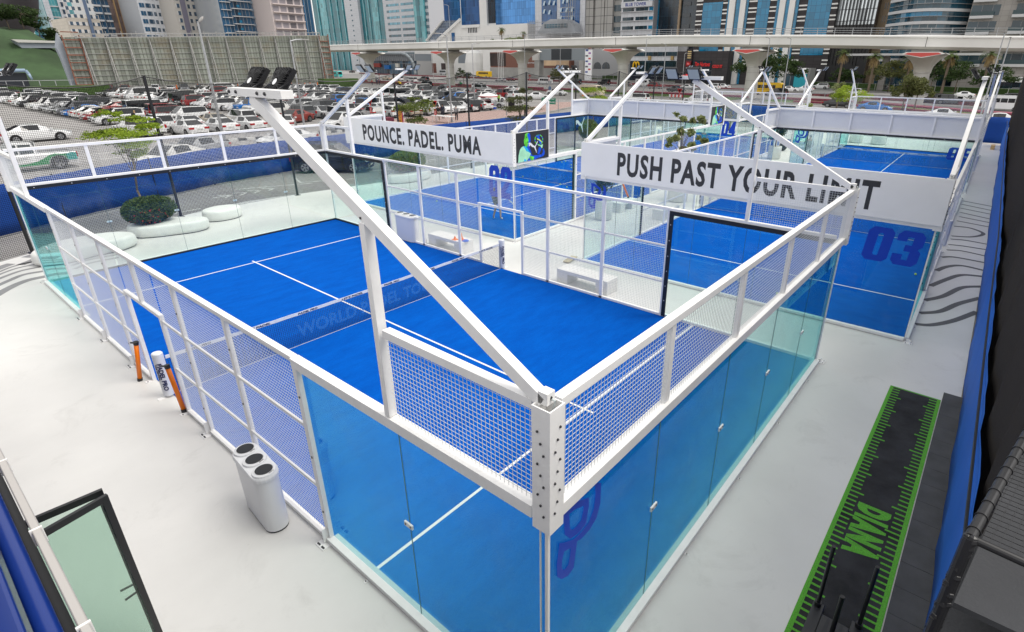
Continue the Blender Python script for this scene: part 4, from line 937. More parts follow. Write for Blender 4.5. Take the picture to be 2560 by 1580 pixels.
# ------------------------------------------------------------------ building under the camera, its light strip and the open glass door
bd = thing('clubhouse', 'dark blue clubhouse edge with light strip at the lower left', 'building', (0,0,0)); M_nb = mat('navy_metal', (.004,.01,.075), .35); M_nb2 = mat('royal_metal', (.006,.03,.20), .3)
b = MB(); b.box(-9, -3.0, -9, 14, 0, 4.6); b.build('wall', M_nb, bd)
b = MB(); b.box(-2.999, -2.86, -9, 14, 3.55, 4.02); b.build('fascia', M_nb2, bd, bevel=.02)
b = MB(); b.tube((-2.80, -9, 3.93), (-2.80, 14, 3.93), .045, n=16); b.build('blue_pipe', M_nb2, bd, smooth=True)
b = MB(); b.box(-2.76, -2.715, -9, 14, 3.80, 3.87); b.build('cable_tray', M_blackm, bd)
b = MB(); b.box(-2.71, -2.668, -9, 14, 3.90, 3.99); b.build('light_channel', mat('brushed_alu', (.42,.40,.38), .4, metal=.4), bd, bevel=.004)
b = MB()
b.box(-2.704, -2.674, -9, 14, 3.9905, 3.9935)
b.build('light_diffuser', mat('frosted_strip', (.48,.46,.44), .5), bd)
for y in (.55, 1.45, 2.35, 3.3):
    b = MB(); b.box(-2.718, -2.662, y, y+.014, 3.89, 3.997); b.build('clamp', M_white, bd)
b = MB(); b.box(-3.05, -2.95, -9, 14, 4.62, 4.7); b.build('coping', mat('warm_steel', (.35,.31,.27), .4, metal=.5), bd)
dr = thing('folding_door', 'open black framed folding glass door with greenish glass at the lower left', 'glass door', (0,0,0)); M_gd = glassmat('door_glass', (.82,.90,.86), 1.5)
H = 2.35
def leaf(p, q, lbl):
    p = V((*p, 0)); q = V((*q, 0)); d = (q-p); n = V((-d.y, d.x, 0)).normalized()*.02; lf = MB(); u = d.normalized()*.06
    for a, c, z0, z1 in ((p, p+u, .02, H), (q-u, q, .02, H), (p+u, q-u, H-.07, H), (p+u, q-u, .02, .1)):
        lf.add([a-n+V((0,0,z0)), c-n+V((0,0,z0)), c+n+V((0,0,z0)), a+n+V((0,0,z0)), a-n+V((0,0,z1)), c-n+V((0,0,z1)), c+n+V((0,0,z1)), a+n+V((0,0,z1))], [(0,3,2,1),(4,5,6,7),(0,1,5,4),(1,2,6,5),(2,3,7,6),(3,0,4,7)])
    fr_ = lf.build('door_frame', M_blackm, dr)
    g_ = MB(); a, c = p+u, q-u; n2 = n*.3; g_.add([a-n2+V((0,0,.1)), c-n2+V((0,0,.1)), c-n2+V((0,0,H-.07)), a-n2+V((0,0,H-.07)), a+n2+V((0,0,.1)), c+n2+V((0,0,.1)), c+n2+V((0,0,H-.07)), a+n2+V((0,0,H-.07))], [(0,1,2,3),(7,6,5,4)])
    g_.build('glass_pane', M_gd, fr_)
    hd = MB(); m_ = q-u*.6; hd.bar(m_+n*2+V((0,0,1.0)), m_+n*2.2-d.normalized()*.14+V((0,0,1.0)), .015, .02); hd.build('handle', M_blackm, fr_)
EH = un(255, 1222, H); E2 = un(262, 1234, H)
leaf((-2.98, EH.y+.06), (EH.x, EH.y), 'a'); leaf((-2.98, un(111,1319,H).y-.10), (E2.x+.01, E2.y-.02), 'b')
# ================================================================== people
def skin_obj(name, joints, edges, radii, m, parent, sub=2, root=0, loc=None):
    names = list(joints); idx = {n: i for i, n in enumerate(names)}; me = bpy.data.meshes.new(name)
    me.from_pydata([joints[n] for n in names], [(idx[a], idx[b]) for a, b in edges], []); me.materials.append(m)
    o = put(name, me, parent)
    sk = o.modifiers.new('skin', 'SKIN'); sk.use_smooth_shade = True
    for n in names:
        r = radii[n]; r = r if hasattr(r, '__len__') else (r, r); me.skin_vertices[0].data[idx[n]].radius = r
    me.skin_vertices[0].data[root].use_root = True
    if sub: s_ = o.modifiers.new('sub', 'SUBSURF'); s_.levels = sub; s_.render_levels = sub
    return o
def skinm(nm, c): return mat(nm, c, .55)
M_skin = skinm('skin_light', (.50,.30,.22)); M_skd = skinm('skin_brown', (.20,.11,.07)); M_hair = mat('hair_dark', (.012,.009,.008), .6); M_shoe = mat('white_shoe', (.72,.72,.72), .6)
def person(label, loc, rz, h=1.7, pose=None, top=(.02,.02,.025), bottom=(.02,.02,.03), shorts=False, skin=None, hair=M_hair, shoe=None, long_hair=False, sleeves='long', fingers=False, cat='person', group=None, robe=False):
    s = h/1.72; t = thing('person', label, cat, loc, rz, group); skin = skin or M_skin; J = {
        'pelvis': (0,0,.95), 'waist': (0,0,1.08), 'chest': (.0,0,1.30), 'neck': (.0,0,1.47), 'jaw': (.02,0,1.545), 'head': (.01,0,1.63), 'crown': (0,0,1.70),
        'shL': (0,.18,1.42), 'elL': (-.02,.24,1.14), 'wrL': (.05,.25,.90), 'haL': (.07,.25,.84), 'shR': (0,-.18,1.42), 'elR': (-.02,-.24,1.14), 'wrR': (.05,-.25,.90), 'haR': (.07,-.25,.84),
        'hiL': (0,.09,.92), 'knL': (.02,.10,.50), 'anL': (-.01,.10,.09), 'toL': (.14,.11,.035), 'hiR': (0,-.09,.92), 'knR': (.02,-.10,.50), 'anR': (-.01,-.10,.09), 'toR': (.14,-.11,.035)}
    if pose: J.update(pose)
    J = {k: (v[0]*s, v[1]*s, v[2]*s) for k, v in J.items()}
    Rr = {'pelvis': (.115,.15), 'waist': (.095,.125), 'chest': (.11,.16), 'neck': .052, 'jaw': (.068,.062), 'head': (.09,.075), 'crown': (.055,.05), 'shL': .058, 'elL': .042, 'wrL': .027, 'haL': (.02,.036), 'shR': .058, 'elR': .042, 'wrR': .027, 'haR': (.02,.036),
         'hiL': .088, 'knL': .058, 'anL': .038, 'toL': .032, 'hiR': .088, 'knR': .058, 'anR': .038, 'toR': .032}
    Rr = {k: tuple(q*s for q in v) if hasattr(v, '__len__') else v*s for k, v in Rr.items()}
    E = [('pelvis','waist'),('waist','chest'),('chest','neck'),('neck','jaw'),('jaw','head'),('head','crown')]
    for d in 'LR': E += [('chest','sh'+d),('sh'+d,'el'+d),('el'+d,'wr'+d),('wr'+d,'ha'+d),('pelvis','hi'+d),('hi'+d,'kn'+d),('kn'+d,'an'+d),('an'+d,'to'+d)]
    JJ = dict(J); RR = dict(Rr); EE = list(E)
    for d in 'LR':
        w_, ha = V(J['wr'+d]), V(J['ha'+d]); u = (ha-w_).normalized(); sd = V((1,0,0)) if abs(u.x) < .8 else V((0,0,1)); v_ = (sd-u*sd.dot(u)).normalized(); nn = u.cross(v_)
        for i, (off, ln) in enumerate(((.024,.05),(.009,.065),(-.008,.06),(-.024,.045))):
            a = ha+u*.02*s+v_*off*s; m_ = a+u*ln*.6*s+nn*.008*s; e = m_+u*ln*.5*s+nn*.02*s
            for k, p, r in (('a', a, .0085), ('m', m_, .0075), ('e', e, .006)): JJ['f%s%d%s' % (d, i, k)] = tuple(p); RR['f%s%d%s' % (d, i, k)] = r*s
            EE += [('ha'+d, 'f%s%da' % (d, i)), ('f%s%da' % (d, i), 'f%s%dm' % (d, i)), ('f%s%dm' % (d, i), 'f%s%de' % (d, i))]
        th_ = (w_.lerp(ha, .55))+v_*.035*s; JJ['t'+d] = tuple(th_); RR['t'+d] = .009*s; JJ['u'+d] = tuple(th_+v_*.018*s+u*.035*s); RR['u'+d] = .007*s; EE += [('wr'+d, 't'+d), ('t'+d, 'u'+d)]
    # face: nose and ears as small branches of the same surface
    hd = V(J['head']); JJ['nose'] = tuple(hd+V((.095,0,-.02))*s); RR['nose'] = .011*s; EE += [('head','nose')]
    skin_obj('body', JJ, EE, RR, skin, t, 1)
    b = MB()
    for y in (-.03,.03): b.ell(tuple(hd+V((.083,y,.0))*s), (.008*s,.013*s,.007*s), 6, 4)
    b.ell(tuple(hd+V((.08,0,-.055))*s), (.006*s,.022*s,.005*s), 6, 4, 1); b.build('facial_features', [M_hair, mat('lips', (.3,.1,.09), .6)], t)
    g_ = .014*s
    def sub(nm, keys, edges, m, grow, cut=None):
        Jx = {k: J[k] for k in keys}; Rx = {k: tuple(q+grow for q in Rr[k]) if hasattr(Rr[k], '__len__') else Rr[k]+grow for k in keys}
        if cut:
            for k, (a, c, f) in cut.items(): Jx[k] = tuple(V(J[a]).lerp(V(J[c]), f))
        return skin_obj(nm, Jx, edges, Rx, m, t, 1)
    key = str(tuple(round(q, 3) for q in top)); mt_ = mat('cloth_top_'+key, top, .85); mb_ = mat('cloth_bottom_'+str(tuple(round(q, 3) for q in bottom)), bottom, .85)
    c_ = {}
    k_ = ['pelvis','waist','chest','shL','shR','elL','elR']; e_ = [('pelvis','waist'),('waist','chest'),('chest','shL'),('chest','shR'),('shL','elL'),('shR','elR')]
    if sleeves == 'long': k_ += ['wrL','wrR']; e_ += [('elL','wrL'),('elR','wrR')]; c_ = {}
    elif sleeves == 'short': c_ = {'elL': ('shL','elL',.55), 'elR': ('shR','elR',.55)}
    sub('shirt', k_, e_, mt_, g_, c_)
    k_ = ['pelvis','hiL','hiR','knL','knR']; e_ = [('pelvis','hiL'),('pelvis','hiR'),('hiL','knL'),('hiR','knR')]
    if shorts: sub('shorts', k_, e_, mb_, g_*1.2, {'knL': ('hiL','knL',.42), 'knR': ('hiR','knR',.42)})
    else: sub('trousers', k_+['anL','anR'], e_+[('knL','anL'),('knR','anR')], mb_, g_*1.1)
    if robe:
        b = MB(); b.lathe([(.24*s,.05*s),(.22*s,.5*s),(.19*s,1.0*s),(.17*s,1.3*s),(.1*s,1.45*s)], (0,0,0), 16); b.build('robe', mt_, t, smooth=True)
    for d in 'LR': sub('shoe', ['an'+d,'to'+d], [('an'+d,'to'+d)], shoe or M_shoe, .008*s)
    b = MB(); b.ell(tuple(hd+V((-.02,0,.035))*s), (.098*s,.085*s,.085*s), 12, 8)
    if long_hair: b.ell(tuple(hd+V((-.08,0,-.10))*s), (.05*s,.075*s,.16*s), 10, 6)
    b.build('hair', hair, t, smooth=True)
    return t
player = person('woman in dark top and shorts with white shoes playing on the court numbered 02', (14.35, 14.52, .016), RD(10), 1.66,
    {'knL': (.10,.14,.50), 'anL': (-.02,.20,.09), 'toL': (.12,.24,.035), 'knR': (.12,-.10,.50), 'anR': (.04,-.16,.09), 'toR': (.19,-.17,.035), 'chest': (.08,0,1.27), 'neck': (.12,0,1.43), 'jaw': (.15,0,1.50), 'head': (.15,0,1.585), 'crown': (.14,0,1.655),
     'shL': (.08,.18,1.39), 'elL': (.15,.25,1.13), 'wrL': (.32,.12,1.05), 'haL': (.36,.08,1.03), 'shR': (.08,-.18,1.39), 'elR': (.14,-.27,1.15), 'wrR': (.30,-.30,1.0), 'haR': (.36,-.31,.97)}, top=(.06,.035,.025), bottom=(.035,.036,.04), shorts=True, long_hair=True, fingers=True)
rk = thing('padel_racket', 'pale racket held by the woman playing on the court numbered 02', 'racket', player.location, RD(10)); b = MB()
c0 = V((.355,-.31,.93)); d_ = V((.25,-.28,-.35)).normalized(); b.tube(c0-d_*.05, c0+d_*.14, .015, n=10); b.build('grip', M_blackm, rk)
b = MB(); cc = c0+d_*.29; s_ = d_.cross(V((0,0,1))).normalized(); n_ = d_.cross(s_); b.prism([cc+d_*(.15*math.cos(2*math.pi*i/20))+s_*(.125*math.sin(2*math.pi*i/20)) for i in range(20)], n_*.035); b.build('head', mat('racket_pale', (.6,.66,.72), .4), rk)
person('man in dark clothes walking behind the mesh in front of the far courts', (40.4, 18.6, .0), RD(200), 1.75, {'knL': (.12,.1,.5), 'anR': (-.15,-.1,.11)}, top=(.05,.045,.04), bottom=(.12,.10,.085), skin=M_skd)
person('man in a turquoise shirt and shorts seen through the leafy young tree', (39.7, 16.4, .0), RD(190), 1.74, None, top=(.04,.38,.46), bottom=(.08,.09,.12), shorts=True, sleeves='short')
person('man in grey shirt sitting on a bench in front of the far glass', (44.5, 9.7, -.38), RD(190), 1.72, {'knL': (.42,.12,.88), 'anL': (.44,.12,.47), 'toL': (.58,.12,.42), 'knR': (.42,-.12,.88), 'anR': (.44,-.12,.47), 'toR': (.58,-.12,.42)}, top=(.25,.28,.29), bottom=(.10,.11,.13))
bench('white box bench where a man in grey sits between the far courts', 44.2, 44.8, 8.9, 10.6)
mp = lambda u, v: un(u, v)
p_ = mp(1097, 302); person('man in black jacket, left of the two dark men by the kerb', p_, RD(80), 1.78, top=(.012,.012,.015), bottom=(.25,.2,.16), skin=M_skd)
p_ = mp(1108, 298); person('man in navy jacket, right of the two dark men by the kerb', p_, RD(70), 1.8, top=(.015,.02,.04), bottom=(.03,.035,.05), skin=M_skd)
p_ = mp(1142, 303); person('man in grey shirt walking beside the lamp post at the kerb', p_, RD(40), 1.75, top=(.28,.29,.31), bottom=(.03,.03,.035))
p_ = mp(1247, 262); person('attendant in a lime vest next to the parked silver sedan', p_, RD(0), 1.72, top=(.35,.62,.05), bottom=(.02,.02,.03), skin=M_skd)
p_ = mp(1313, 292); person('attendant in a lime vest half hidden by a small tree at the kerb', p_, RD(0), 1.7, top=(.40,.70,.06), bottom=(.02,.02,.03), skin=M_skd)
p_ = mp(670, 287); person('person in a grey green top standing among the parked cars', p_, RD(200), 1.68, top=(.16,.24,.2), bottom=(.02,.025,.04))
p_ = mp(342, 318); person('blonde person in a black top behind the lime green tree', p_, RD(20), 1.7, {'chest': (.1,0,1.27), 'neck': (.16,0,1.42), 'head': (.2,0,1.57), 'jaw': (.2,0,1.49), 'crown': (.2,0,1.64)}, top=(.01,.01,.012), bottom=(.02,.02,.025), hair=mat('hair_blonde', (.42,.27,.13), .6), long_hair=True)
for i, (u, v, c, l) in enumerate(((931,214,(.4,.08,.06),'person in red on the grass strip beyond the car park'), (943,213,(.03,.06,.12),'person in dark blue on the grass strip, left of a similar one'), (949,214,(.02,.05,.12),'person in dark blue on the grass strip, right of a similar one'))):
    person(l, mp(u, v), RD(60+40*i), 1.72, top=c, bottom=(.02,.03,.05), skin=M_skd)

# ================================================================== vehicles
M_tyre = mat('tyre', (.012,.012,.013), .8); M_rim = mat('alloy_rim', (.42,.43,.45), .3, metal=.7); M_cg = mat('tinted_car_glass', (.008,.011,.014), .06, spec=.8)
M_cgl = mat('clear_car_glass', (.06,.075,.08), .05, spec=.9); M_tail = mat('red_tail_lamp', (.42,.006,.008), .2); M_head = mat('head_lamp', (.62,.65,.68), .12); M_trim = mat('black_trim', (.015,.015,.016), .5); M_plate = mat('number_plate', (.62,.62,.60), .5)
PAINT = {k: mat('paint_'+k, c, .25, coat=.6, metal=mm) for k, c, mm in (('white',(.78,.79,.80),0),('pearl',(.68,.68,.66),.0),('silver',(.42,.43,.44),.35),('grey',(.13,.135,.145),.3),('black',(.010,.011,.013),0),('red',(.26,.012,.014),.0),('maroon',(.12,.014,.018),.1),('blue',(.01,.16,.52),.1),('navy',(.012,.03,.10),.1),('beige',(.46,.40,.31),.1),('brick',(.28,.045,.035),.1),('yellow',(.80,.50,.012),0),('brown',(.05,.025,.022),.1),('teal',(.02,.45,.42),0))}
TYPES = { # length, width, height, wheel radius, stations (x fraction, belt z, roof z, roof half width factor) from the tail (0) to the nose (1)
 'sedan': (4.75, 1.82, 1.45, .33, [(0,.62,.0,0),(.02,.92,.0,0),(.13,1.02,.0,0),(.30,.99,1.38,.68),(.42,.97,1.45,.72),(.55,.96,1.43,.71),(.73,.93,.0,0),(.88,.84,.0,0),(.97,.68,.0,0),(1,.52,.0,0)]),
 'suv': (4.75, 1.90, 1.74, .37, [(0,.60,.0,0),(.012,1.10,.0,0),(.055,1.12,1.64,.70),(.16,1.10,1.73,.74),(.45,1.08,1.74,.75),(.58,1.07,1.70,.73),(.74,1.05,.0,0),(.90,.98,.0,0),(.98,.80,.0,0),(1,.58,.0,0)]),
 'hatch': (4.1, 1.75, 1.50, .31, [(0,.58,.0,0),(.015,.98,.0,0),(.09,1.02,1.40,.68),(.20,1.0,1.49,.72),(.46,.97,1.50,.73),(.60,.96,1.45,.70),(.79,.92,.0,0),(.92,.82,.0,0),(.98,.66,.0,0),(1,.5,.0,0)]),
 'van': (5.1, 1.92, 2.1, .34, [(0,.62,.0,0),(.008,1.12,.0,0),(.02,1.15,2.02,.80),(.12,1.15,2.1,.84),(.55,1.15,2.1,.84),(.74,1.13,2.05,.82),(.92,1.05,.0,0),(.965,.98,.0,0),(.99,.75,.0,0),(1,.55,.0,0)]),
 'offroader': (4.3, 1.88, 1.86, .42, [(0,.62,.0,0),(.01,1.12,.0,0),(.03,1.14,1.80,.84),(.10,1.14,1.86,.86),(.45,1.14,1.86,.86),(.60,1.14,1.80,.84),(.66,1.13,.0,0),(.93,1.09,.0,0),(.985,1.0,.0,0),(1,.6,.0,0)])}
def car_hull(ty):
    Ln, Wd, Ht, wr, st = TYPES[ty]; b = MB(); g_ = MB(); hw = Wd/2; rings = []; xs = [Ln*(s_[0]-.5) for s_ in st]
    for k, (fx, belt, roof, rw) in enumerate(st):
        x = xs[k]; e = 1-.13*max(0, 1-min(fx, 1-fx)/.09)**2; w_ = hw*e; zb = .20 if .04 < fx < .96 else .30
        rings.append([(x,0,zb),(x,w_*.90,zb),(x,w_*.985,zb+.14),(x,w_,.58 if belt > .6 else belt*.85),(x,w_*.965,belt-.05),(x,w_*.90,belt)])
    def mir(p): return (p[0], -p[1], p[2])
    for k in range(len(st)-1):
        A, B = rings[k], rings[k+1]
        for i in range(5):
            b.face([A[i], B[i], B[i+1], A[i+1]]); b.face([mir(A[i]), mir(A[i+1]), mir(B[i+1]), mir(B[i])])
        ra, rb = st[k][2], st[k+1][2]; xa, xb = xs[k], xs[k+1]; A5, B5 = A[5], B[5]
        Ca = (xa, hw*st[k][3], ra) if ra else A5; Cb = (xb, hw*st[k+1][3], rb) if rb else B5
        if not ra and not rb:
            b.face([A5, B5, mir(B5), mir(A5)])
        elif ra and rb:
            b.face([(xa, Ca[1]*.93, ra), (xb, Cb[1]*.93, rb), (xb, -Cb[1]*.93, rb), (xa, -Ca[1]*.93, ra)])
            for mm in (lambda p: p, mir):
                f = [mm(p) for p in ((xa, Ca[1]*.93, ra), (xa, Ca[1], ra-.05), (xb, Cb[1], rb-.05), (xb, Cb[1]*.93, rb))]
                b.face(f if mm is not mir else f[::-1])
                q = [mm(p) for p in (A5, B5, (xb, Cb[1], rb-.05), (xa, Ca[1], ra-.05))]; g_.face(q if mm is not mir else q[::-1])
        else:                                            # windscreen or rear screen, with the pillars painted
            if ra: P, Q, C, xq = A5, B5, Ca, ra
            else: P, Q, C, xq = B5, A5, Cb, rb
            top = (C[0], C[1]*.93, C[2]); ts = (C[0], C[1], C[2]-.05); Qi = (Q[0], Q[1]*.90, Q[2])
            f = [Qi, top, mir(top), mir(Qi)]; g_.face(f if ra else f[::-1])
            for mm in (lambda p: p, mir):
                q = [mm(p) for p in (Q, Qi, top, ts)]; b.face(q); q = [mm(p) for p in (P, Q, ts)]; b.face(q)
    n = len(st)-1
    for r, flip in ((rings[0], False), (rings[-1], True)):
        f = [p for p in r]+[mir(p) for p in reversed(r[1:])]; b.face(f if flip else f[::-1])
    # pillars between the side windows
    for fx in ((.40,.57) if ty != 'van' else (.30,.55,.70)):
        for k in range(len(st)-1):
            if st[k][0] <= fx < st[k+1][0] and st[k][2] and st[k+1][2]:
                q = (fx-st[k][0])/(st[k+1][0]-st[k][0]); x = Ln*(fx-.5); A, B = rings[k][5], rings[k+1][5]
                p0 = V((x, A[1]+(B[1]-A[1])*q+.004, A[2]+(B[2]-A[2])*q)); p1 = V((x, hw*(st[k][3]+(st[k+1][3]-st[k][3])*q)+.004, st[k][2]+(st[k+1][2]-st[k][2])*q-.05))
                for sg in (1, -1):
                    a = V((p0.x, p0.y*sg, p0.z)); c = V((p1.x, p1.y*sg, p1.z)); f = [a-V((.035,0,0)), a+V((.035,0,0)), c+V((.035,0,0)), c-V((.035,0,0))]; b.face(f, 1)
    if ty in ('suv', 'offroader'):
        for sg in (1, -1): b.bar((-Ln*.35, sg*hw*.66, Ht+.03), (Ln*.05, sg*hw*.66, Ht+.03), .04, m=1)
    # lower trim, arches, mirrors, grille, bumpers' dark inserts
    for sg in (1, -1):
        b.box(Ln*.5-Ln*.31, Ln*.5-Ln*.27, *sorted((sg*hw*.95, sg*(hw+.13))), .98, 1.12)
        for wx in (-Ln*.5+Ln*.185, Ln*.5-Ln*.19):
            pts = [(wx+(wr+.07)*math.cos(a), sg*(hw+.002), wr+(wr+.07)*math.sin(a)) for a in [math.pi*i/12 for i in range(-2, 15)]]
            pts = [p if p[2] > .19 else (p[0], p[1], .19) for p in pts]; b.face(pts if sg < 0 else pts[::-1], 1)
    b.box(Ln*.5-.01, Ln*.5+.012, -hw*.45, hw*.45, .42, .62, 1); b.box(Ln*.5-.01, Ln*.5+.012, -hw*.6, hw*.6, .24, .34, 1); b.box(-Ln*.5-.012, -Ln*.5+.01, -hw*.7, hw*.7, .30, .40, 1)
    b.box(-Ln*.5-.016, -Ln*.5+.01, -.26, .26, .62 if ty == 'sedan' else .60, .73, 2); b.box(Ln*.5+.013, Ln*.5+.02, -.26, .26, .40, .5, 2)
    return b, g_
def wheel_mb(b, x, y, r, m0, m1):
    sg = 1 if y > 0 else -1; b.tube((x, y-sg*.20, r), (x, y+sg*.012, r), r, n=18, m=m0); b.tube((x, y+sg*.0, r), (x, y+sg*.022, r), r*.64, n=14, m=m1)
    for i in range(5): a = 2*math.pi*i/5; c = V((x, y+sg*.024, r)); b.face([c+V((math.cos(a+.2)*r*.2, 0, math.sin(a+.2)*r*.2)), c+V((math.cos(a+.38)*r*.56, 0, math.sin(a+.38)*r*.56)), c+V((math.cos(a+.88)*r*.56, 0, math.sin(a+.88)*r*.56)), c+V((math.cos(a+1.05)*r*.2, 0, math.sin(a+1.05)*r*.2))], m0)
def lights_mb(ty):
    Ln, Wd, Ht, wr, st = TYPES[ty]; hw = Wd/2; out = []
    zt = .80 if ty == 'sedan' else .92
    for sg in (1, -1):
        a = MB(); x0 = -Ln*.5
        if ty in ('suv', 'van', 'offroader'): a.box(x0-.012, x0+.10, *sorted((sg*hw*.72, sg*hw*.925)), .74, 1.04)
        else: a.box(x0-.012, x0+.20, *sorted((sg*hw*.50, sg*hw*.945)), zt-.10, zt+.05)
        out.append(('tail_light', a, M_tail))
        a = MB(); x1 = Ln*.5; zh = .70 if ty in ('suv', 'van', 'offroader') else .60
        a.box(x1-.30, x1-.0, *sorted((sg*hw*.52, sg*hw*.90)), zh, zh+.14); out.append(('headlight', a, M_head))
    return out
FARC, NEARC = {}, {}
def far_mesh(ty):
    if ty in FARC: return FARC[ty]
    b, g_ = car_hull(ty); B = MB(); mp_ = {0: 0, 1: 2, 2: 5}
    B.v = list(b.v); B.f = [list(f) for f in b.f]; B.m = [mp_[k] for k in b.m]; o = len(B.v); B.v += g_.v; B.f += [[i+o for i in f] for f in g_.f]; B.m += [1]*len(g_.f)
    Ln, Wd, Ht, wr, st = TYPES[ty]
    for wx in (-Ln*.5+Ln*.185, Ln*.5-Ln*.19):
        for sg in (1, -1): wheel_mb(B, wx, sg*(Wd/2-.0), wr, 2, 6)
    for nm, a, m_ in lights_mb(ty):
        o = len(B.v); B.v += a.v; B.f += [[i+o for i in f] for f in a.f]; B.m += [3 if nm == 'tail_light' else 4]*len(a.f)
    FARC[ty] = B.mesh('parked_'+ty, [PAINT['white'], M_cg, M_trim, M_tail, M_head, M_plate, M_rim]); return FARC[ty]
NAMES = {'sedan': 'sedan', 'suv': 'suv', 'hatch': 'hatchback', 'van': 'minivan', 'offroader': 'offroader'}
LABELS = set(); NCAR = [0]
def car(ty, x, y, head, colour, label, group='cars parked in the car park', near=False, z=-.06, glass=None, name=None):
    """head: direction of the nose in degrees"""
    if near:
        k = (ty, glass)
        if k not in NEARC:
            t = thing(name or NAMES[ty], '', 'car'); b, g_ = car_hull(ty); b.build('body', [PAINT['white'], M_trim, M_plate], t); g_.build('window_glass', glass or M_cg, t)
            Ln, Wd, Ht, wr, st = TYPES[ty]
            for wx in (-Ln*.5+Ln*.185, Ln*.5-Ln*.19):
                for sg in (1, -1): w_ = MB(); wheel_mb(w_, wx, sg*Wd/2, wr, 0, 1); w_.build('wheel', [M_tyre, M_rim], t)
            for nm, a, m_ in lights_mb(ty): a.build(nm, m_, t)
            NEARC[k] = t; o = t
        else: o = copy_tree(NEARC[k])
        o.location = (x, y, z); o.rotation_euler = (0, 0, RD(head))
        body = [c for c in o.children if c.name.startswith('body')][0]; body.material_slots[0].link = 'OBJECT'; body.material_slots[0].material = PAINT[colour]
    else:
        o = put(NAMES[ty] if not name else name, far_mesh(ty), loc=(x, y, z), rotz=RD(head)); o.material_slots[0].link = 'OBJECT'; o.material_slots[0].material = PAINT[colour]
    tag(o, label, 'car', group); NCAR[0] += 1; return o
RC_ = random.Random(21)
def rcol(): return RC_.choices(['white','pearl','silver','grey','black','red','maroon','blue','navy','beige'], [58,10,9,7,8,3,2,1,1,1])[0]
def rtype(): return RC_.choices(['sedan','suv','hatch','offroader','van'], [46,34,10,5,3])[0]
ORD = ['1st','2nd','3rd']+['%dth' % i for i in range(4, 60)]
def visible(x, y, z=.7, m=60):
    d = V((x, y, z))-CAMP; q = d.dot(_fw)
    if q < 1: return False
    u = CX+FPX*d.dot(_r2)/q; v = CY-FPX*d.dot(_u2)/q
    return -m < u < 2560+m and -m < v < 1580+m
def carrow(rowname, fixed, axis, a0, a1, pitch, head, skip=(), cols=None, near=False, flip=.25, vac=.04):
    i = 0; a = a0; n = 0
    while a < a1:
        x, y = (a, fixed) if axis == 'x' else (fixed, a)
        jx, jy = RC_.uniform(-.25,.25), RC_.uniform(-.12,.12)
        ok = visible(x, y) and RC_.random() > vac and n not in skip
        ty, co = rtype(), rcol()
        if cols and n in cols: ty, co = cols[n]
        if ok:
            hd_ = head+(180 if RC_.random() < flip else 0)+RC_.uniform(-1.5,1.5)
            cn = {'pearl': 'off-white'}.get(co, co); tn = {'hatch': 'hatchback', 'suv': 'SUV', 'van': 'minivan', 'offroader': 'boxy off-roader'}.get(ty, ty)
            car(ty, x+(jy if axis == 'x' else jx), y+(jx if axis == 'x' else jy), hd_, co, '%s %s parked %s along in the %s' % (cn, tn, ORD[i], rowname), near=near); i += 1
        n += 1; a += pitch
# front row: rears towards the courts
W3 = [(18.3,'sedan','white','leftmost'),(21.1,'sedan','white','middle'),(23.8,'sedan','white','rightmost')]
for x, ty, c, w_ in W3: car(ty, x, 59.0, 93, c, '%s of three white sedans parked tail first behind the lime green tree' % w_, near=True)
car('suv', 15.0, 61.6, 115, 'white', 'white SUV parked just left of the three tail first white sedans', near=True)
car('sedan', 8.0, 63.9, 2, 'white', 'white sedan standing side on in the open aisle at the left', near=True)
car('sedan', 2.6, 66.5, 12, 'pearl', 'pale sedan mostly behind the left floodlight mast', near=True); car('sedan', 3.0, 73.5, 5, 'navy', 'dark blue sedan behind the left floodlight mast', near=True)
car('sedan', 27.0, 57.3, 60, 'white', 'white sedan behind the slanting arm right of three white sedans', near=True)
car('sedan', 30.8, 62.8, 200, 'brick', 'brick red sedan standing alone in the open aisle', near=True)
p_ = un(860, 330); car('suv', 30.5, 52.5, 192, 'white', 'large white SUV whose roof shows above the mesh left of the POUNCE banner', near=True)
car('sedan', 10.5, 40.5, 205, 'pearl', 'pale sedan behind the blue cloth under the lime green tree', near=True); car('sedan', 13.2, 43.6, 203, 'silver', 'silver blue sedan behind the blue cloth left of another', near=True)
car('sedan', 20.3, 44.2, 185, 'white', 'white sedan whose roof rises over the blue cloth in the middle', near=True)
car('suv', 16.6, 31.2, -48, 'black', 'black SUV parked between the blue cloth and the net fence', near=True)
car('sedan', -1.2, 40.5, 170, 'pearl', 'pale car partly cut by the left picture edge below the pickup', near=True)
carrow('front row, second line', 64.6, 'x', 17.5, 27, 2.75, 90, near=False)
carrow('front row right of the aisle', 60.5, 'x', 34.6, 60, 2.7, 78, near=False)
carrow('second row right of the aisle', 66.4, 'x', 33.6, 60, 2.7, 92)
car('sedan', 62.6, 62.7, -42, 'silver', 'silver sedan beside the white parasol at the pink paving', near=True)
car('suv', 50.5, 63.3, 60, 'white', 'white SUV with red lamps above the men in dark jackets', near=False); car('sedan', 55.2, 60.5, -70, 'white', 'white sedan facing the kerb by the base of a lamp post', near=False)
k_ = 0
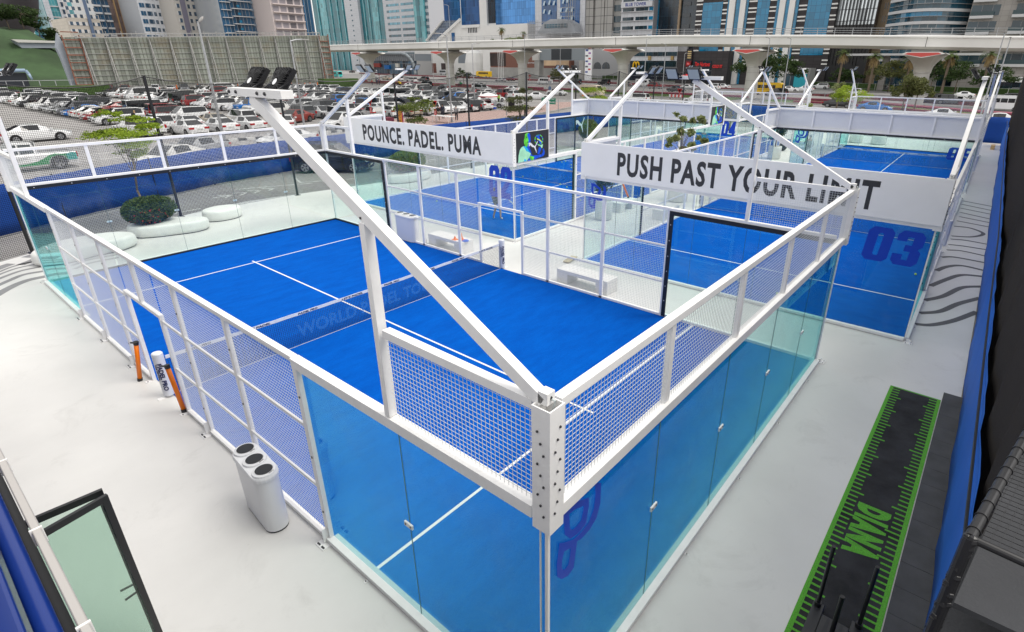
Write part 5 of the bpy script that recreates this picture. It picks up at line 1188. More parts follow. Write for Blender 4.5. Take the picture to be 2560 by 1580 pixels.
for xr, hd_, nm in ((17.6, 180, 'first long row seen end on'), (22.9, 0, 'second long row'), (34.2, 180, 'third long row'), (39.5, 0, 'fourth long row'), (51.0, 180, 'fifth long row'), (56.3, 0, 'sixth long row'), (67.5, 180, 'seventh long row'), (72.8, 0, 'eighth long row'), (84.0, 180, 'ninth long row')):
    y1 = {0: 150, 1: 146, 2: 142, 3: 140, 4: 142, 5: 146, 6: 142, 7: 134, 8: 118}[k_]; y0 = {0: 75.5, 1: 72.5, 6: 70, 7: 72, 8: 76}.get(k_, 72.5)
    cols = {0: {0: ('suv','white'), 1: ('sedan','grey'), 2: ('sedan','red'), 3: ('sedan','pearl'), 4: ('sedan','white'), 5: ('sedan','blue'), 6: ('suv','grey'), 7: ('sedan','black'), 8: ('sedan','silver'), 9: ('sedan','black'), 10: ('suv','white'), 11: ('suv','pearl'), 12: ('hatch','maroon'), 13: ('suv','black')}, 1: {1: ('suv','maroon')}, 2: {3: ('offroader','blue'), 6: ('sedan','red'), 9: ('suv','red')}, 4: {4: ('suv','blue'), 8: ('sedan','red')}, 6: {2: ('suv','blue')}}.get(k_)
    carrow(nm, xr, 'y', y0, y1, 2.85 if k_ < 4 else 3.0, hd_, cols=cols, flip=.3); k_ += 1
carrow('last row in front of the tall billboard', 153.0, 'x', 25, 60, 3.0, 250, vac=.2)
# pickup with a green and teal side stripe
pk = thing('pickup_truck', 'white pickup with green and teal stripe along its side', 'pickup', (4.05, 46.1, -.06), RD(181)); b = MB(); g_ = MB()
st_ = [(-2.65,.62,.93),(-2.62,1.02,.93),(-.72,1.06,.95),(-.70,1.06,.95),(.95,1.04,.95),(1.35,1.06,.94),(2.35,1.0,.90),(2.6,.85,.80),(2.66,.6,.78)]
R_ = [[(x,0,.34),(x,w_*.93,.34),(x,w_,.55),(x,w_,z-.08),(x,w_*.95,z)] for x, z, w_ in st_]; mir = lambda p: (p[0],-p[1],p[2])
for k in range(len(R_)-1):
    A, B = R_[k], R_[k+1]
    for i in range(4): b.face([A[i],B[i],B[i+1],A[i+1]]); b.face([mir(A[i]),mir(A[i+1]),mir(B[i+1]),mir(B[i])])
    if k >= 3: b.face([A[4],B[4],mir(B[4]),mir(A[4])])
for r in (R_[0], R_[-1]): b.face(r+[mir(p) for p in reversed(r[1:])])
b.box(-2.55,-.75,-.86,.86,.62,.64,1); b.box(-.72,-.68,-.88,.88,.6,1.78); b.box(-2.6,-2.54,-.86,.86,.62,1.03)
cab = [(-.68,1.06,.90),(-.55,1.72,.70),(.35,1.76,.70),(1.05,1.06,.86)]
b.face([(-.55,.66,1.74),(.38,.66,1.78),(.38,-.66,1.78),(-.55,-.66,1.74)])
for sg in (1,-1):
    f = [(-.68,sg*.90,1.05),(1.05,sg*.90,1.05),(.38,sg*.70,1.76),(-.58,sg*.70,1.73)]; b.face(f)
    f = [(-.55,sg*.893,1.10),(.12,sg*.893,1.10),(.10,sg*.735,1.66),(-.5,sg*.735,1.64)]; g_.face(f); f = [(.2,sg*.893,1.10),(.92,sg*.888,1.10),(.40,sg*.735,1.67),(.18,sg*.735,1.67)]; g_.face(f)
    b.face([(-.55,sg*.66,1.74),(.38,sg*.66,1.78),(.38,sg*.70,1.75),(-.55,sg*.70,1.72)])
    for wx in (-1.62,1.62): b.face([(wx+.48*math.cos(a), sg*.952, .40+.48*math.sin(a)) for a in [math.pi*i/10 for i in range(11)]], 1)
g_.face([(1.05,.84,1.07),(.40,.64,1.76),(.40,-.64,1.76),(1.05,-.84,1.07)])
b.build('body', [PAINT['white'], M_trim], pk); g_.build('window_glass', M_cgl, pk)
for wx in (-1.62,1.62):
    for sg in (1,-1): w_ = MB(); wheel_mb(w_, wx, sg*.93, .40, 0, 1); w_.build('wheel', [M_tyre, M_rim], pk)
b = MB(); yy = .957
gs = [(-2.60,.55),(-2.60,.96),(-2.35,1.0),(-2.0,.94),(-1.5,1.0),(-1.2,.92),(-.9,.75),(-.5,.58),(0,.50),(.8,.45),(.8,.38),(-1.1,.38),(-1.12,.55),(-1.3,.80),(-1.62,.9),(-1.95,.80),(-2.1,.55)]
b.face([(x,yy,z) for x,z in gs]); b.build('green_stripe', mat('stripe_green', (.01,.24,.07), .35), pk)
b = MB(); b.face([(x,yy+.004,z) for x,z in ((-2.60,.55),(-2.60,.96),(-2.3,1.0),(-2.05,.9),(-2.1,.55))]); b.build('teal_stripe', mat('stripe_teal', (.0,.30,.27), .35), pk)
b = MB()
for i in range(9): b.box(.80-.115*i, .86-.115*i, yy, yy+.003, .80, .86)
b.box(.1,.85,yy,yy+.003,.72,.735); b.build('door_marks', mat('faded_print', (.3,.32,.32), .6), pk)
for sg in (1,-1): b = MB(); b.box(-2.66,-2.58,*sorted((sg*.80,sg*.955)),.70,1.0); b.build('tail_light', M_tail, pk)
# blue pickup in the lot
car('offroader', 45.2, 70.6, 195, 'blue', 'bright blue off-roader under the near floodlights', near=False)

# ---- road traffic
TR = [(1262+18,227,'sedan','white',178,'white sedan on the near road left of the black fence post'),(1343,246,'sedan','white',-45,'white coupe turning beside the green direction sign'),(1392,236,'sedan','white',-5,'white sedan right behind the white coupe on the near road'),
 (1740,258,'suv','white',185,'white SUV driving on the near road below the grey sedan'),(1590,255,'suv','white',170,'white SUV half hidden behind a white slanting mast arm'),
 (1690,227,'sedan','grey',0,'grey sedan on the far carriageway left of the white slanted arm'),(1722,222,'sedan','white',0,'white sedan just behind the grey sedan on the far carriageway'),(1778,222,'suv','white',180,'white pickup like SUV on the far carriageway left of the fourth pier'),(1640,219,'suv','red',0,'red SUV on the far carriageway behind the white van'),
 (1438,208,'suv','black',180,'black SUV on the far carriageway near small trees'),(1510,210,'offroader','black',178,'black off-roader on the far carriageway left of the third pier'),(1562,214,'sedan','grey',180,'dark sedan hidden behind the third pier'),(1252,202,'sedan','silver',175,'silver sedan on the far carriageway left of the second pier'),(1275,200,'sedan','maroon',175,'maroon car on the far carriageway by the second pier'),
 (1030,204,'offroader','white',175,'white jeep like off-roader on the far carriageway'),(1060,201,'suv','black',178,'black SUV on the far carriageway right of the white off-roader'),(996,200,'suv','white',175,'white SUV on the far carriageway near the white lamp arm'),(968,198,'sedan','beige',176,'beige sedan on the far carriageway'),(938,202,'suv','black',0,'black SUV on the far carriageway by the red triangle sign'),
 (1028,217,'sedan','white',2,'white sedan at the far edge of the car park behind slanting arms'),(1064,216,'suv','black',178,'black pickup like SUV at the far edge of the car park'),(1110,222,'sedan','grey',178,'dark grey sedan at the far edge of the car park'),(1200,222,'suv','white',2,'white SUV in front of the silver off-roader'),(1207,228,'offroader','silver',3,'silver off-roader at the far edge of the car park'),
 (1940,238,'suv','black',180,'dark SUV in front of the yellow bus'),(1975,227,'sedan','white',0,'white sedan right of the yellow bus'),(2010,226,'sedan','white',180,'white car next to the yellow bus nose'),(2030,212,'sedan','white',178,'white sedan on the far lane behind the yellow bus'),(2050,220,'suv','white',176,'white SUV on the far lane near the bank'),
 (1805,220,'sedan','white',178,'white sedan on the far lane right of the fourth pier'),(2125,238,'suv','white',176,'white SUV behind the pale green bush'),(2330,255,'suv','brown',180,'dark brown SUV under the fifth pier'),(2375,258,'suv','grey',-2,'grey blue SUV right of the dark brown one'),(2400,258,'sedan','white',-2,'white sedan behind the grey blue SUV'),(2404,243,'sedan','white',180,'white sedan farther back near the white van'),
 (2230,218,'suv','black',180,'dark SUV far back under the palms'),(2216,224,'sedan','grey',0,'dark grey sedan on the far lane behind the round shrub'),(2185,276,'sedan','blue',-5,'blue sedan right behind the far courts'),(2360,297,'sedan','white',-8,'white sedan right behind the far mesh'),(2500,311,'sedan','white',-8,'white sedan nearest the dark screen at the right'),(2095,266,'sedan','black',0,'black sedan behind the far mast'),
 (2540,255,'suv','grey',0,'dark SUV right behind the white van')]
for u, v, ty, co, hd_, lb in TR:
    p = un(u, v+2); car(ty, p.x, p.y, {178: 90, 180: 90, 175: 90, 176: 90, 185: 92, 170: 95, 0: -90, 2: -90, 3: -88, -2: -90, -5: -85, -8: -86, -45: -40}[hd_] if hd_ in (178,180,175,176,185,170,0,2,3,-2,-5,-8,-45) else hd_, co, lb, 'cars on the roads beyond the courts')
b = None
for u, v, ty, co, lb in ((1175,190,'sedan','white','first'),(1360,187,'hatch','silver','x'),(1420,190,'suv','grey','x'),(1480,192,'sedan','white','x'),(1560,192,'sedan','red','x'),(1760,199,'suv','white','x'),(1800,205,'suv','black','x'),(1830,205,'suv','white','x'),(1850,200,'sedan','white','x'),(1880,207,'sedan','white','x'),(1990,208,'suv','black','x'),(2110,216,'suv','red','x'),(2135,217,'suv','white','x'),(2160,218,'sedan','black','x'),(2190,218,'suv','black','x'),(2222,221,'sedan','white','x'),(2310,226,'suv','white','x'),(2370,226,'sedan','black','x'),(2424,230,'sedan','grey','x'),(2530,237,'suv','grey','x'),(880,182,'suv','black','x'),(1005,184,'sedan','white','x'),(1100,184,'suv','white','x')):
    p = un(u, v); tn = {'hatch': 'hatchback', 'suv': 'SUV'}.get(ty, ty)
    near_ = min(((2180,'the palms'),(1500,'the arched mall entrance'),(1780,'the red parasol'),(2000,'the bank sign'),(2440,'the stone balconies'),(900,'the teal tower'),(1150,'the round arch'),(2310,'the fifth pier')), key=lambda q: abs(q[0]-u))[1]
    lb = '%s %s parked by the far buildings near %s' % (co, tn, near_)
    car(ty, p.x, p.y, 90 if (u*7) % 3 else 20, co, lb, 'cars parked by the far buildings')
# buses and vans
def bus(label, u, v, L_, W_, H_, col, head=90, name='school_bus', band=M_cg):
    p = un(u, v); t = thing(name, label, 'bus' if 'bus' in name else 'van', (p.x, p.y, -.06), RD(head)); hl, hw = L_/2, W_/2; b = MB()
    prof = [(-hl,.35),(-hl,H_-.15),(-hl+.15,H_),(hl*.80,H_),(hl-.25,H_-.22),(hl-.02,H_*.50),(hl,.9),(hl,.35)] if 'bus' in name else [(-hl,.35),(-hl+.03,H_-.12),(-hl+.2,H_),(hl*.42,H_),(hl*.62,H_-.12),(hl*.86,H_*.54),(hl-.04,H_*.44),(hl,.35)]
    b.prism([(x, hw, z) for x, z in prof][::-1], (0, -2*hw, 0)); b.build('body', PAINT[col] if col in PAINT else col, t, bevel=.05)
    g_ = MB(); n = 7 if 'bus' in name else 4; a0, a1 = (-hl*.92, hl*.60) if 'bus' in name else (-hl*.85, hl*.55)
    for sg in (1, -1):
        for i in range(n):
            x0 = a0+(a1-a0)*i/n+.04; x1 = a0+(a1-a0)*(i+1)/n-.04; y_ = sg*(hw+.006); f = [(x0,y_,H_*.55),(x1,y_,H_*.55),(x1,y_,H_*.82),(x0,y_,H_*.82)]; g_.face(f if sg < 0 else f[::-1])
    x0, z0, x1, z1 = (hl+.005, H_*.50, hl-.2, H_*.88) if 'bus' in name else (hl*.875, H_*.56, hl*.645, H_*.93)
    g_.face([(x0,-hw*.85,z0),(x0,hw*.85,z0),(x1,hw*.8,z1),(x1,-hw*.8,z1)]); g_.build('window_glass', band, t)
    for wx in (-hl*.6, hl*.62):
        for sg in (1, -1): w_ = MB(); wheel_mb(w_, wx, sg*hw, .42 if 'bus' in name else .34, 0, 1); w_.build('wheel', [M_tyre, M_rim], t)
    h_ = MB()
    for sg in (1,-1): h_.box(hl-.02, hl+.02, *sorted((sg*hw*.55, sg*hw*.9)), .65, .85)
    h_.build('headlight', M_head, t)
    if 'bus' in name:
        k = MB(); k.box(-hl, hl*.9, hw+.004, hw+.01, H_*.42, H_*.445); k.box(-hl, hl*.9, -hw-.01, -hw-.004, H_*.42, H_*.445); k.build('side_stripe', M_trim, t)
    return t
bus('yellow school bus driving right of the fourth pier', 1915, 237, 7.6, 2.2, 2.75, 'yellow', -90)
bus('yellow bus far away behind the second pier on the left', 1210, 193, 9, 2.4, 2.9, 'yellow', 90); bus('yellow bus parked by the flagpoles of the mall', 1242, 185, 9, 2.4, 2.9, 'yellow', 90); bus('yellow bus beyond the hedge by the grey gantry pillar', 1330, 187, 9, 2.4, 2.9, 'yellow', -90)
bus('white minibus near the round arch', 1112, 187, 7, 2.2, 2.9, 'white', -90, 'mini_bus'); bus('teal bus at the far left edge of the road', 840, 193, 8, 2.3, 2.8, 'teal', -90)
bus('white passenger van near the small trees by the second yield sign', 1362, 211, 5.3, 1.95, 2.25, 'white', 90, 'passenger_van'); bus('white passenger van left of the red SUV', 1610, 216, 5.3, 1.95, 2.25, 'white', -90, 'passenger_van')
bus('white high roof van driving at the right edge', 2503, 276, 5.3, 1.95, 2.3, 'white', -93, 'delivery_van'); bus('dusty cream delivery van beside the third yield sign', 1480, 240, 5.3, 1.95, 2.3, mat('paint_cream', (.62,.53,.42), .5), -90, 'delivery_van')
# ================================================================== road, verges and viaduct
def lerp_tab(tab, y):
    for (a, va), (c, vc) in zip(tab, tab[1:]):
        if y <= c: return va+(vc-va)*max(0, (y-a))/(c-a)
    return tab[-1][1]
XN = [(-60,78),(0,91),(22,107),(60,110),(150,113),(330,125)]                 # near verge, courts side
XF = [(-60,150),(0,168),(20,178),(70,205),(110,220),(160,230),(330,262)]     # far hedge line
def band(name, tab, o0, o1, z0, z1, m, y0=-60, y1=330, step=6, label=None, kind='structure', gaps=()):
    b = MB(); y = y0
    while y < y1:
        ya, yb = y, min(y+step, y1); y += step
        if any(g0 <= (ya+yb)/2 <= g1 for g0, g1 in gaps): continue
        xa, xb = lerp_tab(tab, ya), lerp_tab(tab, yb)
        b.add([(xa+o0,ya,z0),(xa+o1,ya,z0),(xb+o1,yb,z0),(xb+o0,yb,z0),(xa+o0,ya,z1),(xa+o1,ya,z1),(xb+o1,yb,z1),(xb+o0,yb,z1)], [(4,5,6,7),(0,1,5,4),(1,2,6,5),(2,3,7,6),(3,0,4,7)])
    o = b.build(name, m); o['kind'] = kind
    if label: o['label'] = label
    return o
b = MB(); ys_ = list(range(-60, 331, 10))
for a, c in zip(ys_, ys_[1:]): b.face([(lerp_tab(XN,a)-22,a,-.05),(lerp_tab(XF,a),a,-.05),(lerp_tab(XF,c),c,-.05),(lerp_tab(XN,c)-22,c,-.05)])
struct(b.build('road', M_road), 'wide grey multi lane road beyond the courts')
GP_ = ((36,42),(84,90),(118,124))
band('verge_grass', XN, 0, 9.5, -.045, .10, M_grass, label='mown grass strip between the roads', gaps=((36,42),(96,104)))
band('verge_kerb', XN, -.35, -.001, -.045, .12, M_concd, label='kerb of the grass strip', gaps=((36,42),(96,104)))
band('flower_bed', XN, 9.501, 12.5, -.045, .38, M_flow, label='band of magenta flowers beside the grass strip', gaps=((36,42),(96,104)))
band('flower_bed', XN, -.95+1.8, 1.9, .101, .42, M_flow, label='thin near band of magenta flowers', gaps=((30,90),(96,104)))
band('median', XF, -46, -44.4, -.045, .5, mat('median_planting', (.20,.06,.07), .95, noise=.5, nscale=1.2), label='planted median of the wide road', y0=-20)
band('far_verge', XF, .01, 9, -.045, .12, M_grass, label='far grass verge')
t = band('hedge', XF, 3.0, 5.6, .121, 1.5, M_hedge, kind='thing', step=3); tag(t, 'long green hedge along the far side of the wide road', 'hedge')
band('far_paving', XF, 9.001, 60, -.045, .10, mat('far_paving', (.30,.28,.26), .9, noise=.1, nscale=.3), label='paving in front of the far buildings', step=10)
b = MB()
for o_ in (16, 19.6, 23.2, 26.8, 34):
    y = -40
    while y < 220: x = lerp_tab(XN, y)+o_; b.box(x-.08, x+.08, y, y+3, -.046, -.040); y += 9
for y in range(-60, 320, 6):
    xa, xb = lerp_tab(XN, y)+12.9, lerp_tab(XN, y+6)+12.9; b.face([(xa,y,-.043),(xa+.16,y,-.043),(xb+.16,y+6,-.043),(xb,y+6,-.043)])
struct(b.build('lane_markings', M_mark), 'white lane markings on the wide road')
# guard rail and post fence along the far carriageway
fr = thing('guard_rail', 'long steel guard rail between the carriageways of the wide road', 'guard rail', (0,0,0)); b = MB(); c_ = MB()
for y in range(-20, 200, 4):
    xa, xb = lerp_tab(XN, y)+30.5, lerp_tab(XN, y+4)+30.5; b.bar((xa,y,.62), (xb,y+4,.62), .06, .32); c_.box(xa-.06,xa+.06,y-.06,y+.06,-.05,.8)
b.build('rail', M_steel, fr); c_.build('post', M_steel, fr)['kind'] = 'stuff'
fr = thing('post_fence', 'pale post fence in front of the far hedge', 'fence', (0,0,0)); b = MB(); c_ = MB()
for y in range(-30, 230, 5):
    xa, xb = lerp_tab(XF, y)-1.0, lerp_tab(XF, y+5)-1.0; b.bar((xa,y,1.75),(xb,y+5,1.75),.05); b.bar((xa,y,.4),(xb,y+5,.4),.05); c_.box(xa-.05,xa+.05,y-.05,y+.05,-.05,1.9)
b.build('rail', M_steel, fr); c_.build('post', M_conc, fr)['kind'] = 'stuff'
# car park ground details
sheet('car_park_paving', [(33.5,47.5),(45,47.2),(60,49.5),(78,55.5),(86,61),(80,63),(66,58),(56,58),(46,57.5),(38,57.2),(33.5,57)], -.06, -.01, M_paver, 'pink paved apron at the edge of the car park')
b = MB()
def ln(p, q, w_=.12, z=-.056): p, q = V((*p, z)), V((*q, z)); d = (q-p).normalized(); n = V((-d.y, d.x, 0))*(w_/2); b.face([p-n, q-n, q+n, p+n])
for i in range(28): y = 75.2+i*2.8; ln((15.2,y),(20.2,y)); ln((20.4,y),(25.4,y)); ln((31.8,y),(36.8,y)); ln((37,y),(42,y))
for i in range(12): x = 17+i*2.75; ln((x,56.7),(x,61.7)); ln((x,61.9),(x,66.9))
ln((20.3,75),(20.3,150)); ln((36.9,72),(36.9,140))
ln((13.2,29.2),(13.8,31.0)); ln((13.3,29.3),(16.0,27.9)); ln((10.0,30.2),(13.6,28.6)); ln((16.6,29.9),(19.6,28.8)); ln((5.6,26.9) ,(7,27.0)); ln((20.6,31.4),(23.8,29.9)); ln((20.9,30.9),(21.6,29.0))
for i in range(4):
    x = 9.0+.75*i; 
    for s_ in (1, -1): ln((x+.25, 28.9), (x-.28, 28.9+s_*.42), .13)
ln((8.3,28.9),(9.1,28.9)); ln((22,43.5),(60,46.5),.15); ln((2,52),(14,51),.15); ln((5,48.5),(16,47.2),.15)
struct(b.build('parking_lines', M_mark), 'white parking bay lines and chevron arrow on the asphalt')
b = MB()
for p, q in (((17,51.2),(24.5,50.9)),((24.9,50.9),(31,50.4))):
    for k in range(10):
        a, c = V((*p,0)).lerp(V((*q,0)), k/10), V((*p,0)).lerp(V((*q,0)), (k+1)/10); b.bar(a+V((0,0,.04)), c+V((0,0,.04)), .35, .2, m=k % 2)
struct(b.build('kerb', [M_mark, M_blackm]), 'black and white striped kerb in the car park')
b = MB(); pts = [(33.5,47.3),(45,47.0),(60,49.3),(78,55.3),(86,60.8)]
for p, q in zip(pts, pts[1:]): b.bar((*p,.03),(*q,.03),.35,.22)
struct(b.build('kerb', M_concd), 'dark kerb along the pink paving')
b = MB(); b.lathe([(.45,0),(.4,.12),(.06,.14),(.05,.5)], (0,0,0), 12); tag(b.build('parasol_stand', M_concd, loc=(16.0, 60.2-5.5, -.05)), 'empty round parasol stand standing in the open aisle', 'parasol stand')

# ---- viaduct
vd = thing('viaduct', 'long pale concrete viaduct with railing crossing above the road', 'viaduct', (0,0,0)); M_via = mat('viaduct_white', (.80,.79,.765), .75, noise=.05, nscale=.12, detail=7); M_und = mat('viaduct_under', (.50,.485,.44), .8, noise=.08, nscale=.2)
ZT = [(-60,10.0),(0,10.75),(27,11.55),(61,12.3),(111,12.25),(193,12.2),(330,12.3)]
XV = [(-60,118),(0,116),(193,116),(215,118),(260,128),(330,150)]
b = MB(); u_ = MB(); pr_ = MB(); y = -60
while y < 330:
    ya, yb = y, y+6; y += 6; xa, xb = lerp_tab(XV, ya), lerp_tab(XV, yb); za, zb = lerp_tab(ZT, ya), lerp_tab(ZT, yb); 
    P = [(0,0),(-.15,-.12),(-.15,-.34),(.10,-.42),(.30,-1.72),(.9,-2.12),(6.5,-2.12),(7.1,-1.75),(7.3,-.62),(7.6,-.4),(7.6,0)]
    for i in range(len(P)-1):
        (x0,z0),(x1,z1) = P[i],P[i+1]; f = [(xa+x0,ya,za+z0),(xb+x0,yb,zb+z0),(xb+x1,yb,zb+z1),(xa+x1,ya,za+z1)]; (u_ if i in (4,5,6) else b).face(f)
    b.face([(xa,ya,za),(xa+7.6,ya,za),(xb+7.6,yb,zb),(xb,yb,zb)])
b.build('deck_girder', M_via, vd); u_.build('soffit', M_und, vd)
b = MB(); y = -60
while y < 330:
    xa, xb = lerp_tab(XV, y)+.3, lerp_tab(XV, y+3)+.3; za, zb = lerp_tab(ZT, y), lerp_tab(ZT, y+3)
    for h_ in (.35,.7,1.1): b.bar((xa,y,za+h_),(xb,y+3,zb+h_),.07)
    b.path([(xa,y,za),(xa,y,za+.8),(xa-.12,y,za+1.15)], .06, 4); y += 3
b.build('railing', M_steel, vd)
PY = [12.2, 42.3, 73.9, 106.1, 135.6, 176.8]; PYL = ['first from the right','second from the right','third from the right','third from the left','second from the left','leftmost']
M_pr = mat('cap_red', srgb(205,85,80), .6)
for i, y in enumerate(PY):
    x = lerp_tab(XV, y)+3.7; zt = lerp_tab(ZT, y)-2.12; t = thing('viaduct_pier', 'round viaduct pier with flared cap and red end panel, %s' % PYL[i], 'viaduct pier', (x, y, 0), 0, 'piers under the viaduct')
    b = MB(); zc = zt-3.6; b.lathe([(1.32,-.06),(1.25,zc-.25),(1.36,zc-.2),(1.36,zc)], (0,0,0), 24); b.build('column', M_conc, t, smooth=False)
    for f in (.3,.55,.8): r_ = MB(); r_.lathe([(1.34,zc*f),(1.34,zc*f+.05)], (0,0,0), 24); r_.build('joint_ring', M_concd, t)
    b = MB(); N = 12; rings = []
    for k in range(7):
        s_ = k/6; z = zc+(zt-.95-zc)*s_; e = s_**2.2; hx = 1.36+(4.6-1.36)*e; hy = 1.36+(2.9-1.36)*e; sq = .5+.5*s_; ring = []
        for j in range(16):
            a = 2*math.pi*j/16+math.pi/16; cx, cy = math.cos(a), math.sin(a); q = max(abs(cx), abs(cy)); rx = cx*(1-sq)+cx/q*sq; ry = cy*(1-sq)+cy/q*sq; ring.append((hx*rx, hy*ry, z))
        rings.append(ring)
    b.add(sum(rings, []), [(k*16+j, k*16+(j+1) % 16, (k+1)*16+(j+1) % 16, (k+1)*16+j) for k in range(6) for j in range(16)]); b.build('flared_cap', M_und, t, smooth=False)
    b = MB(); b.prism([(-4.9,-2.4,zt-.45),(-4.9,2.4,zt-.45),(-4.9,3.1,zt-.75),(-4.9,.1,zt-1.35),(-4.9,-3.1,zt-.75)], (9.6,0,0)); b.build('cap_slab', M_via, t)
    b = MB(); b.face([(-4.93,-2.2,zt-.55),(-4.93,2.2,zt-.55),(-4.93,2.7,zt-.78),(-4.93,.1,zt-1.22),(-4.93,-2.7,zt-.78)][::-1]); b.build('red_panel', M_pr, t)
    b = MB(); b.box(-2.4,2.4,-2.1,2.1,zt-.449,zt-.002); b.build('bearing', M_concd, t)
    b = MB(); b.box(-3.86,-3.84,-.04,.04,zt+.3,zt+1.9); b.build('girder_joint', M_blackm, t)
# ---- lamp posts
def lamp(label, p, h, arm=1.4, ang=0, col=M_steel, r=.09, kind=0):
    t = thing('street_lamp', label, 'street lamp', p, RD(ang), 'street lamps'); b = MB(); b.tube((0,0,-.06),(0,0,h),r,r*.55,10); b.tube((0,0,0),(0,0,.35),r*1.5,n=10)
    if arm: b.path([(0,0,h-.02),(arm*.5,0,h+.12),(arm,0,h+.15)], r*.5, 6)
    b.build('pole', col, t)
    b = MB()
    if kind == 1: b.ell((0,0,0),(.34,.26,.10),14,6); o = b.build('lamp_head', mat('lamp_grey', (.30,.29,.28), .6), t, smooth=True); o.location = (.28,0,h+.14); o.rotation_euler = (0, RD(-50), 0)
    else: b.box(arm-.1 if arm else -.35, arm+.55 if arm else .35, -.14,.14,h+.10,h+.18); b.build('lamp_head', M_concd if kind == 0 else M_blackm, t, bevel=.02)
    return t
LP = [(560,350,508,52,'tall grey street lamp with tilted disc head in front of the billboard',1,0),(765,340,748,101,'slim grey street lamp near the right end of the billboard',0,0),(1130,305,1118,88,'tall street lamp at the kerb beside the man in grey',0,180),(1188,277,1182,110,'street lamp at the pink paving right of the tall one',0,10),(1313,225,1310,85,'street lamp on the far verge left of the second pier',0,180),(1400,215,1402,100,'street lamp on the far verge before the grey gantry',0,180)]
for u, v, u2, v2, lb, kd, an in LP:
    p = un(u, v); h = atx(u2, v2, p.x).z; lamp(lb, p, h, 0 if kd else 1.2, an, r=.13 if kd else .10, kind=kd)
for u, v, X_, lb, an in ((1925,97,98,'street lamp right of the fourth pier, taller of two',180),(1978,98,101,'street lamp right of the fourth pier, shorter of two',180),(1665,112,100,'pale street lamp left of the coffee sign',180),(1617,98,104,'street lamp with two heads near the golden arches',0),(1712,134,140,'short street lamp by the coffee sign',0),(893,105,118,'street lamp in front of the leftmost pier',0),(917,115,122,'street lamp right of the leftmost pier',0),(835,110,125,'street lamp at the left end of the viaduct',0),(1078,110,124,'street lamp left of the second pier from the left',180),(1121,14,130,'tall street lamp rising in front of the white blue glass tower',180),(2512,83,88,'leaning looking street lamp at the right edge, left one',180),(2526,97,92,'street lamp at the right edge, right one',180)):
    q = atx(u, v, X_); lamp(lb, (q.x, q.y, 0), q.z, 1.2, an, r=.10)
# ---- signs
def ysign(label, u, v, v2, w_=.9):
    p = un(u, v); h = max(1.8, atx(u, v2, p.x).z); t = thing('yield_sign', label, 'road sign', p, 0, 'red and white yield signs'); b = MB(); b.tube((0,0,-.05),(0,0,h),.045,n=8); b.build('post', M_steel, t)
    b = MB(); s_ = w_*.62; b.prism([(-.06,-s_,h),(-.06,s_,h),(-.06,0,h-s_*1.7)][::-1], (-.02,0,0)); b.build('triangle', mat('sign_red', (.55,.02,.02), .5), t); s2 = s_*.62
    b = MB(); b.face([(-.085,-s2,h-.12),(-.085,s2,h-.12),(-.085,0,h-.12-s2*1.7)]); b.face([(-.085,-s2,h-.12),(-.085,0,h-.12-s2*1.7),(-.085,s2,h-.12)]); b.build('white_field', M_line, t)
    b = MB(); b.box(-.08,-.06,-.2,.2,h-s_*1.7-.75,h-s_*1.7-.1); b.build('lower_plate', mat('sign_red', (.55,.02,.02), .5), t); b = MB(); b.box(-.09,-.081,-.05,.05,h-s_*1.7-.65,h-s_*1.7-.2); b.build('walking_symbol', M_line, t)
ysign('yield sign with red plate left of the orange menu board', 932, 305, 248, .75); ysign('yield sign with red plate beside the two men in dark jackets', 1091, 308, 252, .75)
ysign('yield sign left of the blue round sign', 1325, 212, 187); ysign('yield sign right of the blue round sign', 1373, 214, 189); ysign('yield sign by the cream delivery van', 1468, 235, 212, 1.1); ysign('yield sign near the leftmost pier', 950, 205, 184); ysign('small yield sign with blue plate near the near road', 1698, 245, 224)
p = un(1383, 284); t = thing('direction_sign', 'green direction sign with white arrow and the words North', 'road sign', p, 0); b = MB(); b.tube((0,-.9,-.05),(0,-.9,1.9),.05); b.tube((0,.9,-.05),(0,.9,1.9),.05); b.build('post', M_steel, t)
a_, c_ = atx(1355, 243, p.x), atx(1390, 261, p.x); hw_ = (a_.y-c_.y)/2; cy = (a_.y+c_.y)/2-p.y; z0, z1 = c_.z, a_.z
b = MB(); b.box(-.12,-.09,cy-hw_,cy+hw_,z0,z1); b.build('panel', mat('sign_green', (.0,.22,.12), .5), t, bevel=.01)
b = MB(); b.box(-.125,-.121,cy-hw_+.04,cy+hw_-.04,z1-.06,z1-.03); b.build('border', M_line, t)
b = MB(); yl = cy+hw_*.75; zc = (z0+z1)/2+.05; b.box(-.13,-.121,yl-.75,yl,zc-.05,zc+.05); b.prism([(-.13,yl-.2,zc+.25),(-.13,yl+.08,zc),(-.13,yl-.2,zc-.25)], (.008,0,0)); b.build('arrow', M_line, t)
try: text('\uFEDD\uFE8E\uFEE4\uFEB7', (-.121, cy-.05, zc+.06), (0,-hw_*.8,0), (0,0,.36), M_line, t, 'lettering', bold=.01, th=-.006)
except Exception: pass
text('(North)', (-.121, cy-.02, z0+.1), (0,-hw_*.9,0), (0,0,.3), M_line, t, 'lettering', bold=.02, th=-.006)
p = un(1375, 240); t = thing('round_sign', 'grey back of a triangular and a round road sign on one post', 'road sign', p); b = MB(); b.tube((0,0,0),(0,0,3.0),.05); b.build('post', M_steel, t); b = MB(); b.prism([(-.05,-.7,3.1),(-.05,.7,3.1),(-.05,0,2.0)][::-1],(-.03,0,0)); b.build('triangle_back', M_steel, t); b = MB(); b.tube((-.04,0,1.55),(-.08,0,1.55),.42,n=20); b.build('disc', mat('sign_blue_grey', (.10,.16,.28), .6), t)
